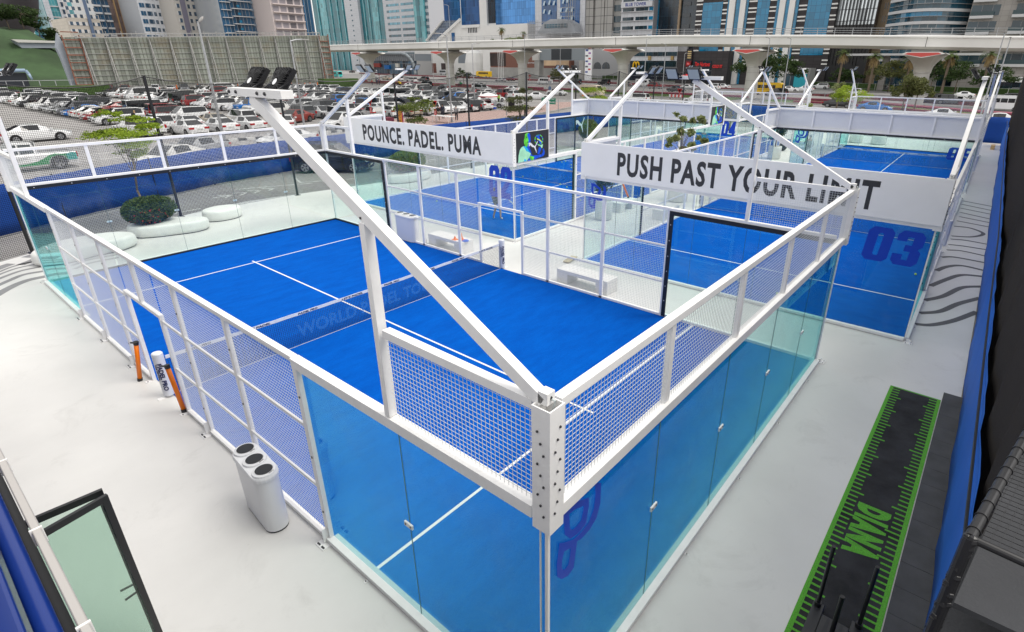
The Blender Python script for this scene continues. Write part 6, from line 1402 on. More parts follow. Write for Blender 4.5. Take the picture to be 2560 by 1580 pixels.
p = un(1279, 276); t = thing('display_totem', 'black freestanding display stand near the parked white cars', 'display stand', p); b = MB(); b.box(-.12,.12,-.55,.55,.2,1.9); b.build('screen_panel', M_blackm, t, bevel=.02); b = MB(); b.box(-.4,.4,-.9,.9,-.01,.199); b.build('base', M_blackm, t)
p = un(1268, 300); lamp('grey sign pole beside the black display stand', un(1267,288), 3.2, 0, 0, r=.05)
p = un(1003, 318); t = thing('menu_board', 'orange upright menu board with arrow beside the kerb tree', 'sign board', p, RD(-15)); b = MB(); b.box(-.05,.05,-.62,.62,.1,2.1); b.build('panel', mat('board_orange', srgb(240,160,30), .5), t); b = MB(); b.box(-.04,.04,-.72,-.621,.1,2.1); b.build('magenta_edge', mat('board_magenta', srgb(170,30,95), .5), t)
b = MB(); b.box(-.056,-.051,-.05,.3,1.72,1.78); b.prism([(-.056,.25,1.88),(-.056,.42,1.75),(-.056,.25,1.62)],(.005,0,0)); 
for k in range(4): b.box(-.056,-.051,-.35,.35-.12*(k % 2),1.45-.14*k,1.49-.14*k)
b.build('print', M_lett, t); b = MB()
for k in range(16):
    a0, a1 = 2*math.pi*k/16, 2*math.pi*(k+1)/16; b.face([(-.056,.22*math.cos(a0),.55+.22*math.sin(a0)),(-.056,.22*math.cos(a1),.55+.22*math.sin(a1)),(-.056,.13*math.cos(a1),.55+.13*math.sin(a1)),(-.056,.13*math.cos(a0),.55+.13*math.sin(a0))])
b.build('ring_symbol', M_lett, t)
p = un(972, 322); t = thing('planter_box', 'maroon box left of the orange menu board', 'planter', p, RD(-15)); b = MB(); b.box(-.4,.4,-.75,.75,0,1.15); b.build('box', mat('maroon_wood', (.16,.02,.045), .7), t, bevel=.02)
p = un(1222, 274); t = thing('parasol', 'white and red parasol standing over the silver sedan', 'parasol', p); b = MB(); b.tube((0,0,0),(0,0,2.35),.03); b.build('pole', M_white, t); b = MB(); b.lathe([(1.45,1.95),(.7,2.25),(.02,2.45)], (0,0,0), 10); b.build('canopy', M_ban, t)
b = MB(); b.lathe([(1.46,1.80),(1.46,1.95)], (0,0,0), 10); b.build('valance', M_pr, t)
p = un(1232, 272); b = MB(); b.box(-.3,.3,-.55,.55,0,.28); b.box(-.31,.31,-.56,.56,.281,.36,1); tag(b.build('cool_box', [mat('coolbox_blue', srgb(20,70,190), .5), M_white], loc=p), 'blue cool box with white lid on the pink paving', 'cool box')
p = un(1211, 272); t = thing('plastic_chair', 'white plastic chair beside the parasol pole', 'chair', p, RD(200)); b = MB(); b.box(-.22,.22,-.22,.22,.40,.44); b.build('seat', M_white, t); b = MB(); b.box(-.24,-.21,-.22,.22,.44,.85); b.build('backrest', M_white, t)
for sx in (-1,1):
    for sy in (-1,1): b = MB(); b.bar((sx*.2,sy*.2,0),(sx*.2,sy*.2,.40),.03); b.build('leg', M_white, t)
p = un(1108, 306); t = thing('food_table', 'white table with bowls beside the men in dark jackets', 'table', p); b = MB(); b.box(-.5,.5,-1.6,1.6,.68,.75); b.build('tabletop', M_white, t)
for sx in (-1,1):
    for sy in (-1,1): b = MB(); b.bar((sx*.4,sy*1.4,0),(sx*.4,sy*1.4,.68),.05); b.build('leg', M_white, t)
for (u, v, lb) in ((1458,240,'traffic cone beside the cream delivery van'),(1613,252,'traffic cone near the white frame on the near road')):
    p = un(u, v); b = MB(); b.lathe([(.24,.03),(.15,.4),(.06,.75)], (0,0,0), 12); b.box(-.3,.3,-.3,.3,0,.03); tag(b.build('traffic_cone', M_orange, loc=p), lb, 'cone')
p = un(1690, 247); t = thing('road_barrier', 'red and white striped barrier on the near road', 'barrier', p); b = MB()
for k in range(8): b.box(-.1,.1,-1.6+.4*k,-1.2+.4*k-.001,.3,.8,k % 2)
b.build('striped_board', [M_pr, M_line], t)
for s_ in (-1,1): b = MB(); b.box(-.25,.25,s_*1.3-.04,s_*1.3+.04,0,.3); b.build('foot', M_concd, t)
def scooter(label, u, v, col):
    p = un(u, v); t = thing('delivery_scooter', label, 'scooter', p, RD(95)); b = MB(); b.tube((-.6,0,.25),(-.6,.08,.25),.25,n=14); b.tube((.6,0,.25),(.6,.08,.25),.25,n=14); b.build('wheel', M_tyre, t)
    b = MB(); b.prism([(-.7,.12,.5),(-.5,.12,.8),(.05,.12,.75),(.1,.12,.4),(.4,.12,.4),(.55,.12,1.0),(.65,.12,1.0),(.55,.12,.3),(-.5,.12,.3)], (0,-.2,0)); b.build('body', M_trim, t); b = MB(); b.box(-.85,-.35,-.22,.3,.85,1.3); b.build('delivery_box', col, t, bevel=.02); b = MB(); b.bar((.6,-.3,1.05),(.6,.36,1.05),.03); b.build('handlebar', M_trim, t); return t
scooter('scooter with green delivery box by the far verge tree', 1150, 218, mat('box_green', (.02,.25,.10), .5)); person('rider in green on the scooter with the green box', un(1151,218)+V((0,0,.15)), RD(95), 1.65, {'knL': (.35,.15,.85),'anL': (.3,.15,.45),'toL': (.42,.15,.4),'knR': (.35,-.15,.85),'anR': (.3,-.15,.45),'toR': (.42,-.15,.4),'wrL': (.4,.25,1.15),'haL': (.46,.25,1.13),'wrR': (.4,-.25,1.15),'haR': (.46,-.25,1.13)}, top=(.02,.2,.08), bottom=(.02,.02,.03), skin=M_skd)
scooter('scooter with yellow delivery box by the grass strip', 998, 217, mat('box_yellow', (.7,.5,.05), .5)); person('rider in yellow on the scooter with the yellow box', un(998.5,217)+V((0,0,.15)), RD(95), 1.65, {'knL': (.35,.15,.85),'anL': (.3,.15,.45),'toL': (.42,.15,.4),'knR': (.35,-.15,.85),'anR': (.3,-.15,.45),'toR': (.42,-.15,.4),'wrL': (.4,.25,1.15),'haL': (.46,.25,1.13),'wrR': (.4,-.25,1.15),'haR': (.46,-.25,1.13)}, top=(.6,.42,.03), bottom=(.02,.02,.03), skin=M_skd)

# ================================================================== trees
tree('umbrella_tree', 'lime green flat topped tree rising from the red flowering bush', (4.5, 25.4, 0), 4.6, [(-.15,.0,3.75,1.25,1.1,.22,2.4),(.35,0,4.25,.75,.6,.15,.8),(-.4,0,4.5,.45,.4,.18,.7),(.1,0,3.35,.9,.8,.2,1.4),(.0,0,2.95,.6,.55,.18,.8),(.9,.1,3.95,.6,.5,.14,.9),(-.85,0,3.8,.5,.4,.14,.6)], LM_lime, 9000, .085, .05, seed=31, limbs=7)
tree('umbrella_tree', 'thin tree with olive foliage behind the POUNCE banner', (19.4, 26.2, 0), 4.6, [(0,0,3.9,1.35,1.1,.35,2),(-.9,0,4.0,.5,.5,.2,.6),(.9,0,4.15,.6,.5,.2,.7),(.1,0,3.2,.8,.7,.3,1),(.2,0,4.4,.5,.4,.15,.4)], LM_mid, 5200, .10, .05, seed=32, limbs=7)
tree('umbrella_tree', 'taller dusty green layered tree left of the green direction sign', (29.2, 26.4, 0), 4.9, [(0,0,3.3,1.9,1.4,.3,2),(-.2,0,4.0,1.1,.9,.3,1.2),(.2,0,4.6,.7,.6,.22,.6),(.1,0,2.6,1.6,1.2,.25,1.2)], LM_olive, 5200, .10, .05, seed=33, limbs=8)
tree('umbrella_tree', 'half hidden yellow green tree above the white board by the cream van', (45.5, 31, 0), 4.6, [(0,0,4.0,1.3,1.3,.4,1),(.1,0,3.2,1.6,1.6,.4,1)], LM_lime, 2600, .13, .05, seed=34)
def T_at(name, label, u, v, X_, h, wd, lm, n, size, seed, group=None, blobs=None, tr=.12, cat='tree'):
    q = atx(u, v, X_); bl = blobs or [(0,0,h*.66,wd*.5,wd*.5,h*.26,2),(-wd*.25,wd*.25,h*.52,wd*.33,wd*.33,h*.2,1),(wd*.2,-wd*.28,h*.55,wd*.33,wd*.33,h*.2,1),(0,wd*.1,h*.85,wd*.33,wd*.33,h*.14,.8)]
    return tree(name, label, (q.x, q.y, 0), h, bl, lm, n, size, tr, group, seed=seed, cat=cat)
T_at('leafy_tree', 'large dark rounded tree right of the fourth pier', 1905, 205, 172, 11.5, 15, LM_dark, 5200, .60, 41); T_at('leafy_tree', 'dark tree right of the large rounded one, before the bank', 1962, 208, 165, 8.5, 9.5, LM_dark, 3400, .50, 42)
T_at('round_shrub', 'big dusty green shrub in front of the fifth pier, left half', 2258, 262, 100, 5.6, 3.8, LM_olive, 3400, .28, 43, cat='shrub'); T_at('round_shrub', 'big dusty green shrub in front of the fifth pier, right half', 2288, 262, 101, 5.2, 3.6, LM_olive, 3000, .28, 44, cat='shrub')
T_at('leafy_tree', 'bright green low tree by the far court mast', 2122, 262, 92, 3.9, 4.6, LM_lime, 2600, .24, 45); T_at('leafy_tree', 'pale green small tree left of the bright green one', 2095, 248, 98, 4.2, 2.8, LM_pale, 1800, .24, 46)
T_at('leafy_tree', 'dark green pair of trees on the far verge, left', 1160, 205, 124, 5.2, 4.5, LM_dark, 2200, .30, 47); T_at('leafy_tree', 'spiky green tree left of the lamp on the far verge', 1398, 212, 124, 5.6, 5.2, LM_olive, 2400, .34, 48)
T_at('leafy_tree', 'small dark tree beyond the palms, left', 2225, 205, 172, 8.0, 9.5, LM_olive, 3000, .5, 49); T_at('leafy_tree', 'dark bare looking tree between two right palms', 2390, 215, 168, 8.2, 10.5, LM_dark, 3200, .5, 50); T_at('leafy_tree', 'dark tree behind the lamps at the right', 2480, 222, 165, 7.0, 8, LM_dark, 2400, .5, 51); T_at('leafy_tree', 'dark tree left of the second palm', 2110, 205, 178, 6.2, 7.5, LM_dark, 2200, .5, 52); T_at('leafy_tree', 'dark tree behind the fifth pier', 2330, 205, 175, 8.5, 6, LM_dark, 2200, .5, 53)
T_at('planter_bush', 'tuft of potted plants inside the far mesh near the fourth pier', 1830, 268, 56, 2.6, 4.5, LM_olive, 2200, .16, 54, cat='shrub'); T_at('leafy_tree', 'young tree with big leaves inside the far right mesh frame', 2030, 272, 50.5, 3.6, 3.0, LM_mid, 1500, .2, 55)
def palm(label, u, v, X_, h, seed, s_=1.0):
    rg = random.Random(seed); q = atx(u, v, X_); t = thing('palm_tree', label, 'palm tree', (q.x, q.y, 0), 0, 'palm trees'); b = MB(); b.path([(0,0,0),(.1,0,h*.5),(0,0,h)], [.32*s_,.26*s_,.3*s_], 8); b.build('trunk', M_bark, t)
    for nm, lm, n, e0, e1, L_ in (('crown', LM_palm, 46, -.1, 1.2, 2.5*s_), ('dry_skirt', LM_dry, 26, -1.15, -.35, 1.9*s_)):
        b = MB()
        for i in range(n):
            a = rg.uniform(0, 6.283); e = rg.uniform(e0, e1); d = V((math.cos(a)*math.cos(e), math.sin(a)*math.cos(e), math.sin(e))); p = V((0,0,h)); pr = p; sd = V((-math.sin(a), math.cos(a), 0))
            for k in range(5):
                f = (k+1)/5; nx = p+d*L_*f+V((0,0,-1.1*s_*f*f)); w_ = .42*s_*math.sin(math.pi*min(.95, f*.8+.12)); w0 = .42*s_*math.sin(math.pi*min(.95, (f-.2)*.8+.12))
                for k2 in range(3):
                    b.face([pr+sd*w0*(k2-1.5)/1.5, pr+sd*w0*(k2-1.1)/1.5, nx+sd*w_*(k2-1.1)/1.5+V((0,0,-.12)), nx+sd*w_*(k2-1.5)/1.5+V((0,0,-.12))])
                pr = nx
        b.build(nm, lm, t)
    return t
palm('palm at the black glass building, leftmost of the right-hand row', 2093, 218, 168, 9.5, 1); palm('palm second from the left in the right-hand row', 2172, 218, 168, 8.6, 2); palm('palm third in the right-hand row, left of the fifth pier', 2262, 215, 170, 8.0, 3); palm('palm right of the fifth pier', 2355, 224, 164, 8.8, 4); palm('rightmost palm in front of the stone building', 2452, 228, 164, 9.0, 5)
q_ = atx(1254, 84, 205); pt_ = palm('dark palm on the terrace before the mirrored blue building, taller', 1254, 84, 205, 6.0, 6); pt_.location.z = 15.0; pt_ = palm('dark palm on the terrace before the mirrored blue building, shorter', 1309, 84, 205, 4.2, 7, .8); pt_.location.z = 15.0
pt_ = palm('low palm on the terrace left of the tall dark palm', 1232, 90, 205, 1.5, 8, .9); pt_.location.z = 15.0
t = T_at('terrace_bush', 'row of bushes on the terrace before the mirrored blue building', 1290, 84, 205, 3.0, 9, LM_mid, 1800, .5, 56, cat='shrub'); t.location.z = 15.0
# ================================================================== buildings beyond the road
def zy(u, X): return atx(u, 60, X).y
def zz(u, v, X): return atx(u, v, X).z
T_teal = gridmat('teal_curtain_wall', (.015,.17,.21), (.03,.10,.12), 1.5, 3.6, .07); T_tealL = gridmat('pale_teal_curtain_wall', (.10,.36,.40), (.2,.4,.42), 1.5, 3.6, .06, vary=.35); T_white = gridmat('white_cladding', (.62,.63,.66), (.42,.43,.46), 1.8, 1.8, .04, .5, vary=.04, spec=.3)
T_blue = gridmat('blue_curtain_wall', (.02,.09,.25), (.06,.16,.32), 1.5, 3.8, .06, .08, vary=.3); T_mirror = gridmat('mirror_blue_glass', (.07,.24,.55), (.02,.08,.22), 1.6, 3.4, .06, .04, .5, vary=.2); T_dark = gridmat('dark_curtain_wall', (.008,.02,.035), (.02,.05,.07), 1.6, 3.6, .06, .08, vary=.5)
T_cyan = gridmat('cyan_curtain_wall', (.005,.19,.36), (.0,.08,.18), 1.6, 2.0, .06, .1, vary=.18); T_char = gridmat('charcoal_stone', (.045,.04,.042), (.02,.018,.02), 2.2, 1.1, .04, .5, vary=.12, spec=.3); T_stone = gridmat('grey_stone_cladding', (.34,.32,.30), (.22,.21,.20), 1.6, 1.2, .04, .6, vary=.06, spec=.3)
T_cream = gridmat('cream_cladding', (.58,.53,.45), (.40,.37,.33), 2.0, 1.6, .05, .6, vary=.05, spec=.3); T_sil = gridmat('silver_mirror', (.45,.48,.50), (.04,.04,.05), 2.6, 3.2, .07, .05, .8, vary=.5); M_beige = mat('beige_render', (.36,.27,.18), .85, noise=.05, nscale=.2)
T_win = gridmat('window_strip', (.02,.08,.12), (.25,.27,.28), 1.8, 99, .09, .1, vary=.6); T_winc = gridmat('window_strip_pale', (.10,.30,.40), (.5,.52,.54), 1.8, 99, .06, .1, vary=.5); T_wind = gridmat('window_strip_dark', (.012,.04,.06), (.12,.13,.14), 2.2, 99, .06, .1, vary=.6)
T_punch = gridmat('punched_windows', (.03,.07,.12), (.60,.61,.64), 2.4, 99, .45, .2, vary=.5); T_punchx = gridmat('punched_windows_side', (.03,.06,.10), (.52,.51,.50), 2.6, 99, .5, .2, axis='X', vary=.5); T_winx = gridmat('window_strip_side', (.02,.08,.16), (.3,.32,.34), 1.9, 99, .10, .1, axis='X', vary=.6)
T_tealx = gridmat('teal_curtain_wall_side', (.08,.30,.34), (.35,.5,.52), 1.6, 3.6, .08, .15, axis='X', vary=.3); T_brownx = gridmat('brown_stone_side', (.13,.085,.075), (.07,.05,.05), 1.7, 3.4, .12, .4, axis='X', vary=.4); T_rosex = gridmat('rose_stone_side', (.30,.17,.16), (.20,.12,.12), 1.7, 3.4, .10, .5, axis='X', vary=.2); T_whitex = gridmat('white_cladding_side', (.58,.60,.64), (.4,.42,.45), 1.7, 1.7, .05, .5, axis='X', vary=.05, spec=.3)
M_slab = mat('balcony_slab', (.55,.55,.56), .6); M_rail = glassmat('balcony_glass', (.35,.5,.55), 1.5)
def bld(label, X, u0, u1, H, m, depth=28, name='tower_block', z0=-.05):
    y1, y0 = zy(u0, X), zy(u1, X); t = thing(name, label, 'building', (X, y0, 0)); t['w'] = y1-y0
    b = MB(); b.box(0, depth, 0, y1-y0, z0, H); b.build('wall', m, t); return t
def strip(t, X, u0, u1, m, z0, z1, proud=.3, name='facade_strip', dep=None):
    y1, y0 = zy(u0, X)-t.location.y, zy(u1, X)-t.location.y; b = MB(); b.box(-proud, -.002 if dep is None else dep, y0, y1, z0, z1); return b.build(name, m, t)
def floors(t, X, u0, u1, m, z0, z1, fh, wh, proud=.12, name='window_band', slab=None, slabd=.9):
    z = z0; n = 0
    while z < z1 and n < 40:
        strip(t, X, u0, u1, m, z+fh-wh-.3, z+fh-.3, proud, name)
        if slab: strip(t, X, u0, u1, slab, z+fh-.29, z+fh-.0, slabd, 'balcony')
        z += fh; n += 1
# teal glass tower with white column
X = 320; t = bld('teal glass tower with a white column, left end of the viaduct', X, 788, 962, 110, T_teal); strip(t, X, 873, 906, T_white, 0, 108, 2.5, 'column')
for k in range(24): strip(t, X, 887, 890, T_win, 8+4.1*k, 9.2+4.1*k, 2.6, 'window')
strip(t, X, 935, 950, T_tealL, 0, 110, .5); strip(t, X, 806, 822, T_tealL, 0, 110, .4)
for uu in (800, 832, 848, 862, 914, 926): strip(t, X, uu, uu+2.2, T_tealL, 0, 110, .7, 'glass_fin')
X = 305; t = bld('white office tower with pale blue window bands and a teal glass side', X, 962, 1074, 105, T_white)
zb = zz(1000, 89, X); fh = (zz(1000, 11, X)-zb)/5
for k in range(-3, 18):
    z = zb+fh*k
    for a, c in ((970, 1001), (1006, 1037)): strip(t, X, a, c, T_winc if k > 1 else T_win, z-fh*.19, z+fh*.19, .12, 'window_band')
strip(t, X, 1041, 1066, T_tealL, 0, 105, 1.5, 'curtain_wall'); strip(t, X, 1048, 1056, T_teal, 0, 105, 1.7, 'curtain_wall')
for k in range(22): strip(t, X, 1067, 1073, T_win, 5+fh*k*.99, 7+fh*k*.99, .3, 'window')
# grey station box and tube under the viaduct
X = 215; t = thing('metro_station_entrance', 'grey louvred station building under a curved grey tube', 'building', (X, zy(1030, X), 0)); y_ = lambda u: zy(u, X)-t.location.y
b = MB(); b.box(0, 12, 0, y_(905), zz(960,152,X), zz(960,135,X)); b.build('louvred_box', mat('station_grey', (.17,.19,.21), .6), t)
b = MB()
for k in range(26): yy = y_(905)*k/25; b.box(-.25,-.002,yy,yy+.25,zz(960,152,X),zz(960,135,X))
b.build('louvres', M_steel, t)
b = MB(); b.box(1, 12, 0, y_(905), 0, zz(960,152,X)); b.build('shopfront', gridmat('shopfront_mix', (.05,.10,.15), (.3,.3,.3), 2.6, 6, .05, .2, vary=.9), t)
b = MB(); pts = [(-1, y_(930), zz(930,134,X)), (-1, y_(1000), zz(1000,134,X)), (-1, y_(1012), zz(1010,137,X)), (-1, y_(1022), zz(1020,146,X)), (-1, y_(1028), zz(1025,158,X)), (-1, y_(1031), zz(1030,178,X)), (-1, y_(1031), 0)]; b.path(pts, .8, 10); b.build('tube', mat('tube_grey', (.22,.25,.27), .5), t, smooth=True)
for k, (c, w_) in enumerate((((.55,.42,.03),5),((.25,.03,.02),7),((.0,.12,.4),5),((.6,.6,.55),3))): b = MB(); b.box(-.3,.9,y_(915+24*k),y_(915+24*k)+w_,3+k % 2,5.2+k % 2); b.build('shop_panel', mat('shop_panel_%d' % k, c, .5), t)
# white mall building with blue glass and slanted atrium
X = 262; t = bld('white mall building with blue glass panels and a round arched entrance', X, 1153, 1240, 90, M_via, 30, 'mall_building')
zb = zz(1180, 62, X); strip(t, X, 1156, 1201, T_blue, zb, 90, .5, 'curtain_wall'); strip(t, X, 1155, 1202, M_via, zb-1.6, zb-.01, 1.2, 'sill')
for k in range(6): strip(t, X, 1170+4*k, 1172+4*k, T_dark, zz(1180,82,X), zz(1180,69,X), .1, 'slot_window')
strip(t, X, 1222, 1240, T_dark, zz(1230,58,X), 90, .2, 'curtain_wall'); strip(t, X, 1203, 1221, M_via, 0, 90, 1.0, 'column')
t2 = thing('glass_atrium', 'slanting glass atrium between white fins with blue tower above', 'building', (X, zy(1153, X), 0)); yq = lambda u: zy(u, X)-t2.location.y
b = MB(); b.prism([(.6, yq(1110), zz(1110,52,X)), (.6, yq(1152), zz(1152,50,X)), (.6, yq(1152), 90), (.6, yq(1110), 90)][::-1], (20,0,0)); b.build('upper_glass', T_blue, t2)
b = MB(); b.prism([(0, yq(1068), zz(1068,100,X)), (0, yq(1110), zz(1110,52,X)), (0, yq(1152), zz(1152,50,X)), (0, yq(1095), zz(1095,100,X))], (18,0,0)); b.build('slanted_glass', gridmat('slanted_glass', (.13,.17,.24), (.35,.38,.42), 1.6, 1.6, .08, .2, vary=.3), t2)
b = MB(); b.bar((-.4, yq(1064), zz(1064,102,X)), (-.4, yq(1110), zz(1110,50,X)), 1.4, .9); b.bar((-.4, yq(1092), zz(1092,102,X)), (-.4, yq(1153), zz(1153,49,X)), 1.4, 1.6); b.build('fin', M_via, t2)
b = MB(); b.prism([(.2, yq(1095), 0), (.2, yq(1153), 0), (.2, yq(1153), zz(1153,52,X)), (.2, yq(1098), zz(1098,98,X))][::-1], (16,0,0)); b.build('wall', M_via, t2)
b = MB(); b.box(-.1,.19,yq(1135),yq(1127),0,zz(1130,82,X)); b.build('arched_window', T_blue, t2)
X = 250; t = bld('long white mall wing with shop posters and arched entrance', X, 1030, 1222, zz(1100,126,X), M_via, 20, 'mall_wing'); yq = lambda u: zy(u, X)-t.location.y
for a, c, cc in ((1036,1046,(.05,.07,.09)),(1049,1056,(.12,.09,.07)),(1072,1083,(.20,.07,.05)),(1096,1107,(.06,.04,.04)),(1110,1124,(.16,.05,.04))): strip(t, X, a, c, mat('poster_%d' % a, cc, .5, noise=.5, nscale=.8), zz(a,182,X), zz(a,158,X), .1, 'shop_window')
b = MB(); n = 12; uc, ru = 1157, 15; yc = yq(uc); rr = abs(yq(uc+ru)-yq(uc)); zs = zz(uc,152,X)
pts = [(-.6, yc+rr*1.25*math.cos(math.pi*i/n), zs+rr*1.25*math.sin(math.pi*i/n)) for i in range(n+1)]; b.prism(pts+[(-.6,yc-rr*1.25,0),(-.6,yc+rr*1.25,0)], (.5,0,0)); b.build('arch_surround', M_via, t)
b = MB(); pts = [(-.65, yc+rr*math.cos(math.pi*i/n), zs+rr*math.sin(math.pi*i/n)) for i in range(n+1)]; b.prism(pts+[(-.65,yc-rr,zz(uc,158,X)),(-.65,yc+rr,zz(uc,158,X))], (.04,0,0)); b.build('arch_glazing', mat('arch_grey', (.22,.25,.28), .4), t)
b = MB(); b.lathe([(rr*1.3,0),(rr*1.3,zs-1),(rr*1.1,zs+rr*.8),(rr*.5,zs+rr*1.15)], (0, yq(1186), 0), 16); b.build('rounded_pavilion', M_via, t)
strip(t, X, 1182, 1196, T_dark, 0, zz(1190,158,X), 4.5, 'doorway', dep=-4.0)
# mirrored blue building, tower under repair, concrete pylons
X = 250; t = bld('mirrored blue glass building on a white podium', X, 1240, 1338, 85, T_mirror, 30, 'glass_block'); strip(t, X, 1222, 1338, M_via, 0, zz(1290,62,X), 6, 'podium', dep=0)
X = 238; t = bld('blue glass tower with open windows and scaffolding at its foot', X, 1338, 1462, 85, T_white, 30)
for a, c in ((1355,1392),(1401,1449)): strip(t, X, a, c, T_blue, zz(a,62,X), 85, .3, 'curtain_wall')
rg = random.Random(5)
for a, v in ((1361,10),(1374,8),(1385,9),(1361,30),(1374,32),(1402,27),(1416,27),(1430,26),(1402,46),(1430,45),(1418,3),(1408,5)):
    y0 = zy(a, X)-t.location.y; z = zz(a, v, X); b = MB(); b.add([(-.4,y0,z+1.2),(-.4,y0-1.1,z+1.2),(-1.3,y0-1.1,z-.8),(-1.3,y0,z-.8)], [(0,1,2,3)]); b.build('open_window', mat('open_pane', (.40,.50,.58), .1), t)
b = MB(); yq = lambda u: zy(u, X)-t.location.y
b.prism([(-1, yq(1380), zz(1380,60,X)), (-1, yq(1398), zz(1398,50,X)), (-1, yq(1435), zz(1435,50,X)), (-1, yq(1452), zz(1452,60,X)), (-1, yq(1462), zz(1460,85,X)), (-1, yq(1365), zz(1365,85,X))][::-1], (-6,0,0)); b.build('sloping_roof', mat('zinc', (.36,.38,.41), .5, noise=.08, nscale=.4), t)
strip(t, X, 1384, 1440, T_win, zz(1400,72,X), zz(1400,62,X), 7.3, 'window_band', dep=-7.05)
sc_ = thing('scaffolding', 'steel scaffolding at the foot of the blue glass tower', 'scaffolding', (X-8, zy(1455, X), 0)); b = MB(); y1 = zy(1345, X)-sc_.location.y
for i in range(24):
    yy = y1*i/23; zt = zz(1400, 84, X) + (6 if (i < 8 or i > 18) else 1) + (9 if i < 4 else 0)
    for xx in (0, 2): b.bar((xx,yy,zz(1400,90,X)),(xx,yy,zt),.12)
for k in range(7):
    z = zz(1400,88,X)+1.9*k
    for xx in (0, 2): b.bar((xx, 0, z), (xx, y1*(.3 if k > 3 else 1), z), .12)
b.build('tube_frame', M_steel, sc_)
X = 240; t = bld('grey concrete block with vertical ribs and small holes', X, 1462, 1552, 85, M_concd, 30)
for a, c in ((1464,1486),(1490,1513),(1515,1534)): strip(t, X, a, c, gridmat('panel_holes', (.40,.39,.37), (.12,.12,.12), 3.4, 3.4, .07, .7, vary=.05, spec=.2), 0, 85, 1.4, 'rib')
for k in range(16): strip(t, X, 1535, 1551, T_wind, 6+4.6*k, 8.6+4.6*k, .2, 'window_band')
# tower with lettering
X = 228; t = bld('white banded tower lettered BLUE TOWER', X, 1552, 1632, 85, T_white, 26); zb = zz(1590, 23, X); fh = zz(1590, 23, X)-zz(1590, 46, X)
for k in range(-6, 12):
    z = zb+fh*k
    for a, c in ((1556,1583),(1588,1618),(1621,1631)): strip(t, X, a, c, T_wind if a < 1620 else T_cyan, z-fh*.22, z+fh*.16, .10, 'window_band')
    strip(t, X, 1553, 1631, M_slab, z-fh*.30, z-fh*.24, 1.0, 'balcony')
yq = lambda u: zy(u, X)-t.location.y; strip(t, X, 1554, 1631, T_white, zz(1590,18,X), zz(1590,4,X), 1.2, 'sign_band')
text('BLUE TOWER', (-1.25, yq(1565), zz(1590,15.5,X)), (0, yq(1616)-yq(1565), 0), (0,0,zz(1590,7,X)-zz(1590,15.5,X)), mat('sign_navy', (.01,.03,.25), .5), t, 'lettering', bold=.02, th=-.1)
X = 232; t = bld('dark glass tower between the white banded tower and the charcoal block', X, 1632, 1738, 90, T_dark, 30); strip(t, X, 1632, 1646, T_cyan, 0, 90, .5, 'curtain_wall'); strip(t, X, 1696, 1701, M_beige, 0, 90, 1.0, 'column')
for k in range(14): strip(t, X, 1705, 1724, mat('grey_spandrel', (.10,.11,.12), .5), 12+4.2*k, 13.4+4.2*k, .3, 'spandrel')
# charcoal, white and cyan block
X = 205; t = bld('charcoal office block with white piers and bright blue glass', X, 1738, 2086, 80, T_char, 30, 'office_block')
for a, c in ((1754,1802),(1888,1918),(2012,2070)): strip(t, X, a, c, T_cyan, zz(a,138,X), 80 if a != 1754 else zz(a,8,X), .15, 'curtain_wall')
for a, c in ((1820,1834),(1847,1860),(1944,1958),(1968,1982)): strip(t, X, a, c, M_via, 0, 80, .9, 'pier')
for a, c in ((1815,1819),(1836,1846),(1861,1866),(1936,1943),(1959,1967),(1983,1990)): strip(t, X, a, c, T_cyan, 0, 80, .4, 'glass_slot')
zb = zz(1745, 28, X); fh = zz(1745, 28, X)-zz(1745, 53, X)
for k in range(-5, 10):
    for a, c in ((1738,1753),(1803,1814),(1867,1887),(1919,1935),(1991,2011),(2071,2086)):
        for dz in (0, -1.15): strip(t, X, a, c, M_via, zb+fh*k+dz-.22, zb+fh*k+dz+.22, .2, 'white_string')
X = 206; t = bld('silver mirror glass building with black fins', X, 2086, 2186, 80, T_sil, 30, 'glass_block'); rg = random.Random(8)
for k in range(11): a = 2090+8.6*k; strip(t, X, a, a+1.4, M_blackm, 6+rg.uniform(0,6), 30+rg.uniform(-6,30), 1.0, 'black_fin')
strip(t, X, 2086, 2186, M_blackm, 0, zz(2130,62,X), .5, 'dark_base')
X = 210; t = bld('tall plain beige building', X, 2186, 2216, 80, M_beige, 30)
for k in range(14):
    for a in (2203, 2209): strip(t, X, a, a+2, T_dark, 8+3.6*k, 9.8+3.6*k, .1, 'window')
# curved glass tower with balconies
X = 192; t = thing('curved_tower', 'curved dark glass tower with white balcony bands', 'building', (X, (zy(2216,X)+zy(2418,X))/2, 0)); hw = (zy(2216,X)-zy(2418,X))/2
def arc(r0, bul, n=14): return [(-bul*math.cos(math.pi*.5*(2*i/n-1)), r0*(2*i/n-1)) for i in range(n+1)]
def curved(nm, m, z0, z1, off, f0=-1, f1=1):
    P = [(x-off, y) for x, y in arc(hw, 9) if f0*hw-.1 <= y <= f1*hw+.1]; b = MB(); b.prism([(x, y, z0) for x, y in P]+[(12, P[-1][1], z0), (12, P[0][1], z0)], (0,0,z1-z0)); return b.build(nm, m, t)
curved('wall', gridmat('curved_glass', (.01,.05,.08), (.05,.09,.11), 1.7, 3.8, .05, .08, vary=.6), 0, 70, 0); zb = zz(2300, 32, X); fh = zz(2300, 32, X)-zz(2300, 62, X)
for k in range(-4, 9):
    curved('balcony', M_slab, zb+fh*k-.35, zb+fh*k+.35, .8); curved('glass_band', T_cyan if k % 2 else T_win, zb+fh*k+1.6, zb+fh*k+2.9, .1, -.55, .6)
    curved('handrail', M_steel, zb+fh*k+1.45, zb+fh*k+1.55, .75)
